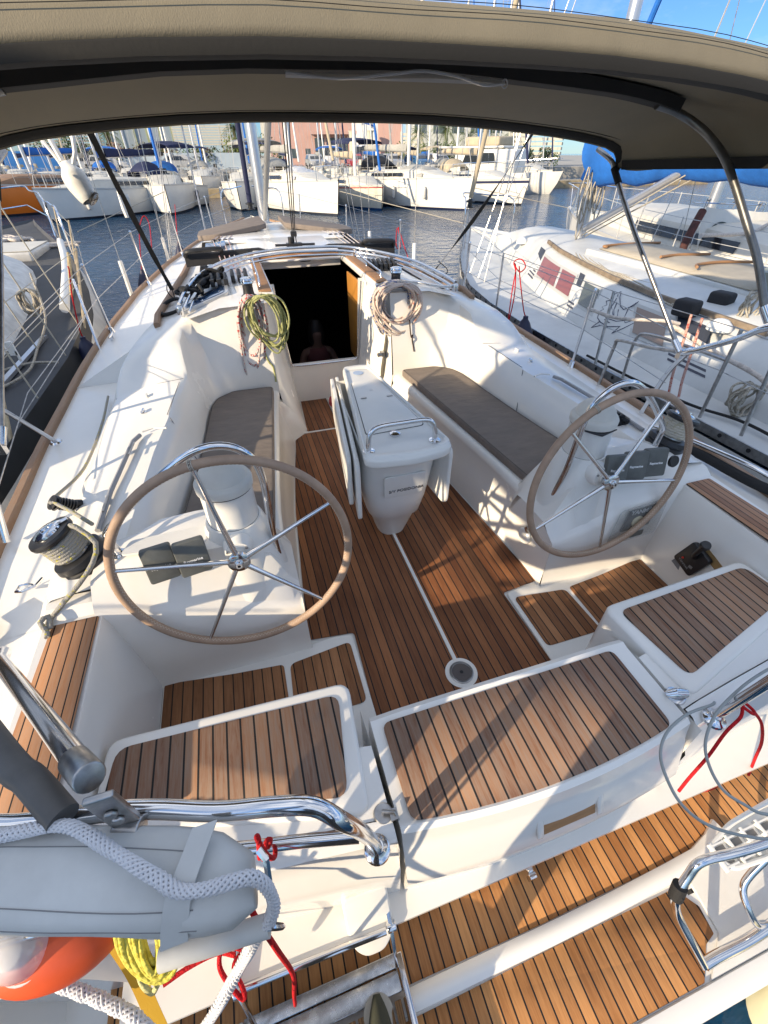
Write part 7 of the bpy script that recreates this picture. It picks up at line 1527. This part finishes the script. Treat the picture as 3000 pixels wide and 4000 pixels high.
# trees and shrubs
leafm = {}
def leaf(n, c):
    if n not in leafm:
        leafm[n] = mat('leaf_'+n, c, .7, var=.5, vscale=.9)
    return leafm[n]
trunkm = cmat('bark', (.16, .12, .08), .9, var=.3, vscale=6)
def shrub(b, d, w, h, z, mt, label, seed, group, n=900, name='shrub'):
    random.seed(seed); c = pol(b, d, z); e = empty(name, c, label, 'shrub' if name == 'shrub' else 'tree', group); m = MB()
    blobs = [(V(random.uniform(-w, w)*.5, random.uniform(-w, w)*.3, random.uniform(.25, .8)*h), random.uniform(.2, .36)*min(w, h)) for _ in range(12)]
    for k in range(n):
        p, r_ = random.choice(blobs); q = V(random.gauss(0, 1), random.gauss(0, 1), random.gauss(0, 1)).normalized()*r_*random.uniform(.55, 1.1)
        o = c+p+q; o.z = max(z+.05, o.z); a = V(random.uniform(-1, 1), random.uniform(-1, 1), random.uniform(-.6, .6)).normalized()*random.uniform(.08, .2); bb = a.orthogonal().normalized()*random.uniform(.05, .11)
        m.v += [o-a, o+bb, o+a, o-bb]; i = len(m.v)-4; m.f.append((i, i+1, i+2, i+3)); m.m.append(0)
    me = bpy.data.meshes.new('crown'); me.from_pydata([tuple(v) for v in m.v], [], m.f); fin('crown', me, mt, e, smooth=False)
    m = MB()
    for k in range(4): a = k*1.6; m.tube([c+V(0, 0, -.1), c+V(.2*w*math.cos(a), .2*w*math.sin(a), h*.4), c+V(.3*w*math.cos(a), .3*w*math.sin(a), h*.75)], [.08, .05, .02], 5)
    m.build('stems', trunkm, e)
def palm(b, d, h, r_, label, seed):
    random.seed(seed); c = pol(b, d, .45); e = empty('palm_tree', c, label, 'tree', 'palm trees on the shore')
    MB().tube(cr_([c, c+V(.1, 0, h*.5), c+V(.05, .1, h)], 5), .2, 10).build('trunk', trunkm, e)
    m = MB(); t0 = c+V(.05, .1, h)
    for k in range(38):
        a = random.uniform(0, 2*math.pi); el = random.uniform(-.5, 1.3); L_ = r_*random.uniform(.8, 1.1); pts = []
        for j in range(9):
            t = j/8; hz = L_*t*math.cos(el)*(1); pts.append(t0+V(math.cos(a)*hz, math.sin(a)*hz, L_*t*math.sin(el)-1.1*t*t*L_*.55))
        for j in range(8):
            p, q = pts[j], pts[j+1]; sd = V(-math.sin(a), math.cos(a), 0)
            for s in (-1, 1):
                for u in (0, .5):
                    o = p.lerp(q, u); tip = o+sd*s*.42*(1-.55*j/8)+(q-p)*.7+V(0, 0, -.16); i = len(m.v); m.v += [o, o+(q-p)*.22, tip]; m.f.append((i, i+1, i+2)); m.m.append(0)
    me = bpy.data.meshes.new('crown'); me.from_pydata([tuple(v) for v in m.v], [], m.f); fin('crown', me, leaf('palm', (.09, .13, .03)), e, smooth=False)
    return e
for k, (px, d, h, r_, w_) in enumerate(((1640, 80, 3.6, 2.3, 'leftmost palm right of the pink tower'), (1745, 82, 4.2, 2.6, 'tallest palm in the middle of the right hand clump'), (1830, 78, 3.2, 2.3, 'short bushy palm in the right hand clump'), (1900, 82, 4.0, 2.6, 'palm with wide crown left of the slatted screen'), (2010, 82, 3.4, 2.0, 'palm peeping over the white slatted screen'), (445, 80, 3.6, 2.0, 'palm between the slatted screen and the glazed hall'), (935, 80, 4.2, 1.8, 'palm just left of the yacht mast'))):
    palm(azr(px), d, h, r_, w_, 100+k)
sh = [(1590, 76, 6, 2.4, 'g1', 'green shrub at the foot of the pink tower'), (1680, 75, 8, 2.6, 'g2', 'wide bright shrub under the leftmost palm'), (1780, 75, 8, 2.7, 'g1', 'dense shrub under the tallest palm'), (1870, 75, 8, 2.8, 'g2', 'bright shrub under the wide palm'), (1960, 75, 7, 2.6, 'g1', 'shrub at the right end of the palm clump'), (2080, 76, 6, 2.0, 'g1', 'low shrub beside the white slatted screen'),
      (60, 76, 7, 2.6, 'g3', 'dry brown green shrub behind the blue hoarding'), (160, 76, 7, 2.4, 'g3', 'scrubby bush left of the speaker pod'), (255, 75, 7, 3.6, 'g1', 'dark green tree behind the speaker pod'), (350, 76, 8, 2.6, 'g3', 'brown leaved shrub below the slatted screen'), (430, 76, 8, 2.6, 'g4', 'reddish shrub below the glazed hall'), (520, 76, 8, 2.5, 'g3', 'olive shrub behind the parked cars'), (610, 76, 8, 2.4, 'g1', 'green shrub behind the blue furled jib'), (700, 76, 8, 2.3, 'g3', 'low shrub below the second slatted screen'), (790, 76, 8, 2.4, 'g4', 'russet shrub left of the yacht mast'), (870, 76, 7, 2.4, 'g1', 'green shrub beside the yacht mast'), (955, 77, 6, 3.4, 'g2', 'yellow green tree just behind the yacht mast'), (1020, 78, 5, 3.6, 'g2', 'yellow green tree at the left end of the pink building')]
cols = {'g1': (.05, .085, .02), 'g2': (.12, .15, .03), 'g3': (.13, .11, .045), 'g4': (.16, .08, .045)}
for k, (px, d, w_, h, c_, lab) in enumerate(sh): shrub(azr(px), d, w_, h, .45, leaf(c_, cols[c_]), lab, 200+k, 'shrubs along the shore', n=1100)
# cars and vans parked on the quay
def car(b, d, hd, col_, label, van=False):
    c = pol(b, d, .45); T = Matrix.Translation(c) @ Matrix.Rotation(-R(hd), 4, 'Z'); e = empty('parked_van' if van else 'parked_car', c, label, 'van' if van else 'car', 'vehicles parked along the quay')
    L_, Wd, H_ = (5.2, 1.95, 2.3) if van else (4.3, 1.75, 1.48)
    pr = [(-L_/2, .35), (-L_/2, 1.0 if not van else 2.0), (-L_/2+.25, H_-.35 if not van else H_), (-L_/2+.7, H_), (L_*.12 if not van else L_*.22, H_), (L_*.28 if not van else L_*.36, 1.0 if not van else 1.3), (L_/2-.1, .85 if not van else 1.1), (L_/2, .6), (L_/2, .35)]
    m = MB(); n = len(pr); vs = [V(-Wd/2*(1 if z < 1.05 else .86), y, z) for y, z in pr]+[V(Wd/2*(1 if z < 1.05 else .86), y, z) for y, z in pr]
    m.add([T @ v for v in vs], [tuple(range(n)), tuple(range(n, 2*n))[::-1]]+[(i, (i+1) % n, n+(i+1) % n, n+i) for i in range(n)]); m.build('body', col_, e, bevel=.07)
    for s in (-1, 1):
        m = MB(); y0, y1 = -L_/2+.45, (L_*.2 if not van else L_*.3); zz = (1.0, H_-.12) if not van else (1.3, H_-.25); m.add([T @ V(s*Wd*.5, y0, zz[0]), T @ V(s*Wd*.5, y1, zz[0]), T @ V(s*Wd*.445, y1-.35, zz[1]), T @ V(s*Wd*.445, y0+.2, zz[1])], [(0, 1, 2, 3)]); m.build('side_window', glassd, e)
        for y in (-L_*.31, L_*.31): m = MB(); m.lathe([(.31, -.1), (.31, .1)], T @ V(s*Wd*.47, y, .31), T.to_3x3() @ V(1, 0, 0), 16); m.build('wheel', rubber, e)
    m = MB(); a = pr[5]; b_ = pr[4]; m.add([T @ V(x*Wd*.42, y+.03, z+.03) for x, (y, z) in ((-1, a), (1, a), (.9, (b_[0], b_[1]-.08)), (-.9, (b_[0], b_[1]-.08)))], [(0, 1, 2, 3)]); m.build('windscreen', glassd, e)
    return e
cr1 = {k: cmat('car_'+k, c_, .25, coat=.6) for k, c_ in dict(white=(.6, .6, .6), silver=(.35, .36, .37), red=(.35, .02, .02), black=(.02, .02, .022), blue=(.04, .12, .25)).items()}
for px, d, hd, c_, v_, lab in ((425, 69, 100, 'silver', 0, 'silver car parked left of the boat with blue sprayhood'), (350, 70, 80, 'white', 0, 'white car parked behind the navy bimini'), (715, 69, 95, 'silver', 0, 'silver car parked left of the second slatted screen'), (1420, 70, 200, 'white', 1, 'white van parked before the pink porch'), (1300, 71, 190, 'white', 1, 'second white van further left before the pink building'), (1390, 66, 185, 'red', 0, 'red car in front of the white van'), (1475, 68, 175, 'black', 0, 'black car right of the red one'), (1540, 68, 180, 'silver', 0, 'silver grey car below the pink tower'), (1235, 69, 180, 'silver', 0, 'silver car at the left of the pink porch'), (1640, 68, 170, 'blue', 0, 'blue car parked near the palms'), (1720, 68, 175, 'white', 0, 'white car parked under the tallest palm')):
    car(azr(px), d, hd, cr1[c_], lab, bool(v_))
# flags
def flag(b, d, z0, h, label):
    c = pol(b, d, .45); e = empty('flagpole', c, label, 'flag'); MB().tube([c, V(c.x, c.y, z0+h)], .04, 6).build('pole', wp, e)
    m = MB(); rr = [[V(c.x+.05+1.6*k/8, c.y+.1*math.sin(k), z0+h-.1-u*1.1/6-.05*k) for u in range(7)] for k in range(9)]; m.grid(rr); m.build('flag_cloth', mat('flag_stripes', (.05, .12, .4), .8, var=.2), e)
    m = MB()
    for j in (1, 3, 5): m.grid([[rr[k][j]+V(0, -.01, 0), rr[k][min(6, j+1)]+V(0, -.01, 0)] for k in range(3 if j < 4 else 0, 9)])
    m.build('white_stripes', wp, e)
flag(azr(1425), 75, 4.6, 1.4, 'blue and white striped flag flying left of the pink tower'); flag(azr(1620), 90, 5.4, 1.6, 'small blue and white flag right of the pink tower')
# quay lamp posts / dockside poles
for k, px in enumerate((330, 1110, 1905)):
    c = pol(azr(px), 67, .45); m = MB(); m.lathe([(.07, 0), (.05, 6)], c, seg=8); m.lathe([(.3, 0), (.1, .15)], c+V(0, 0, 6), seg=10); tag(m.build('lamp_post', cmat('post_grey', (.4, .4, .4), .5), None), 'grey lamp post on the quay, %s' % ('far left one' if k == 0 else 'one left of the pink building' if k == 1 else 'one among the palms'), 'lamp post', 'lamp posts on the quay')
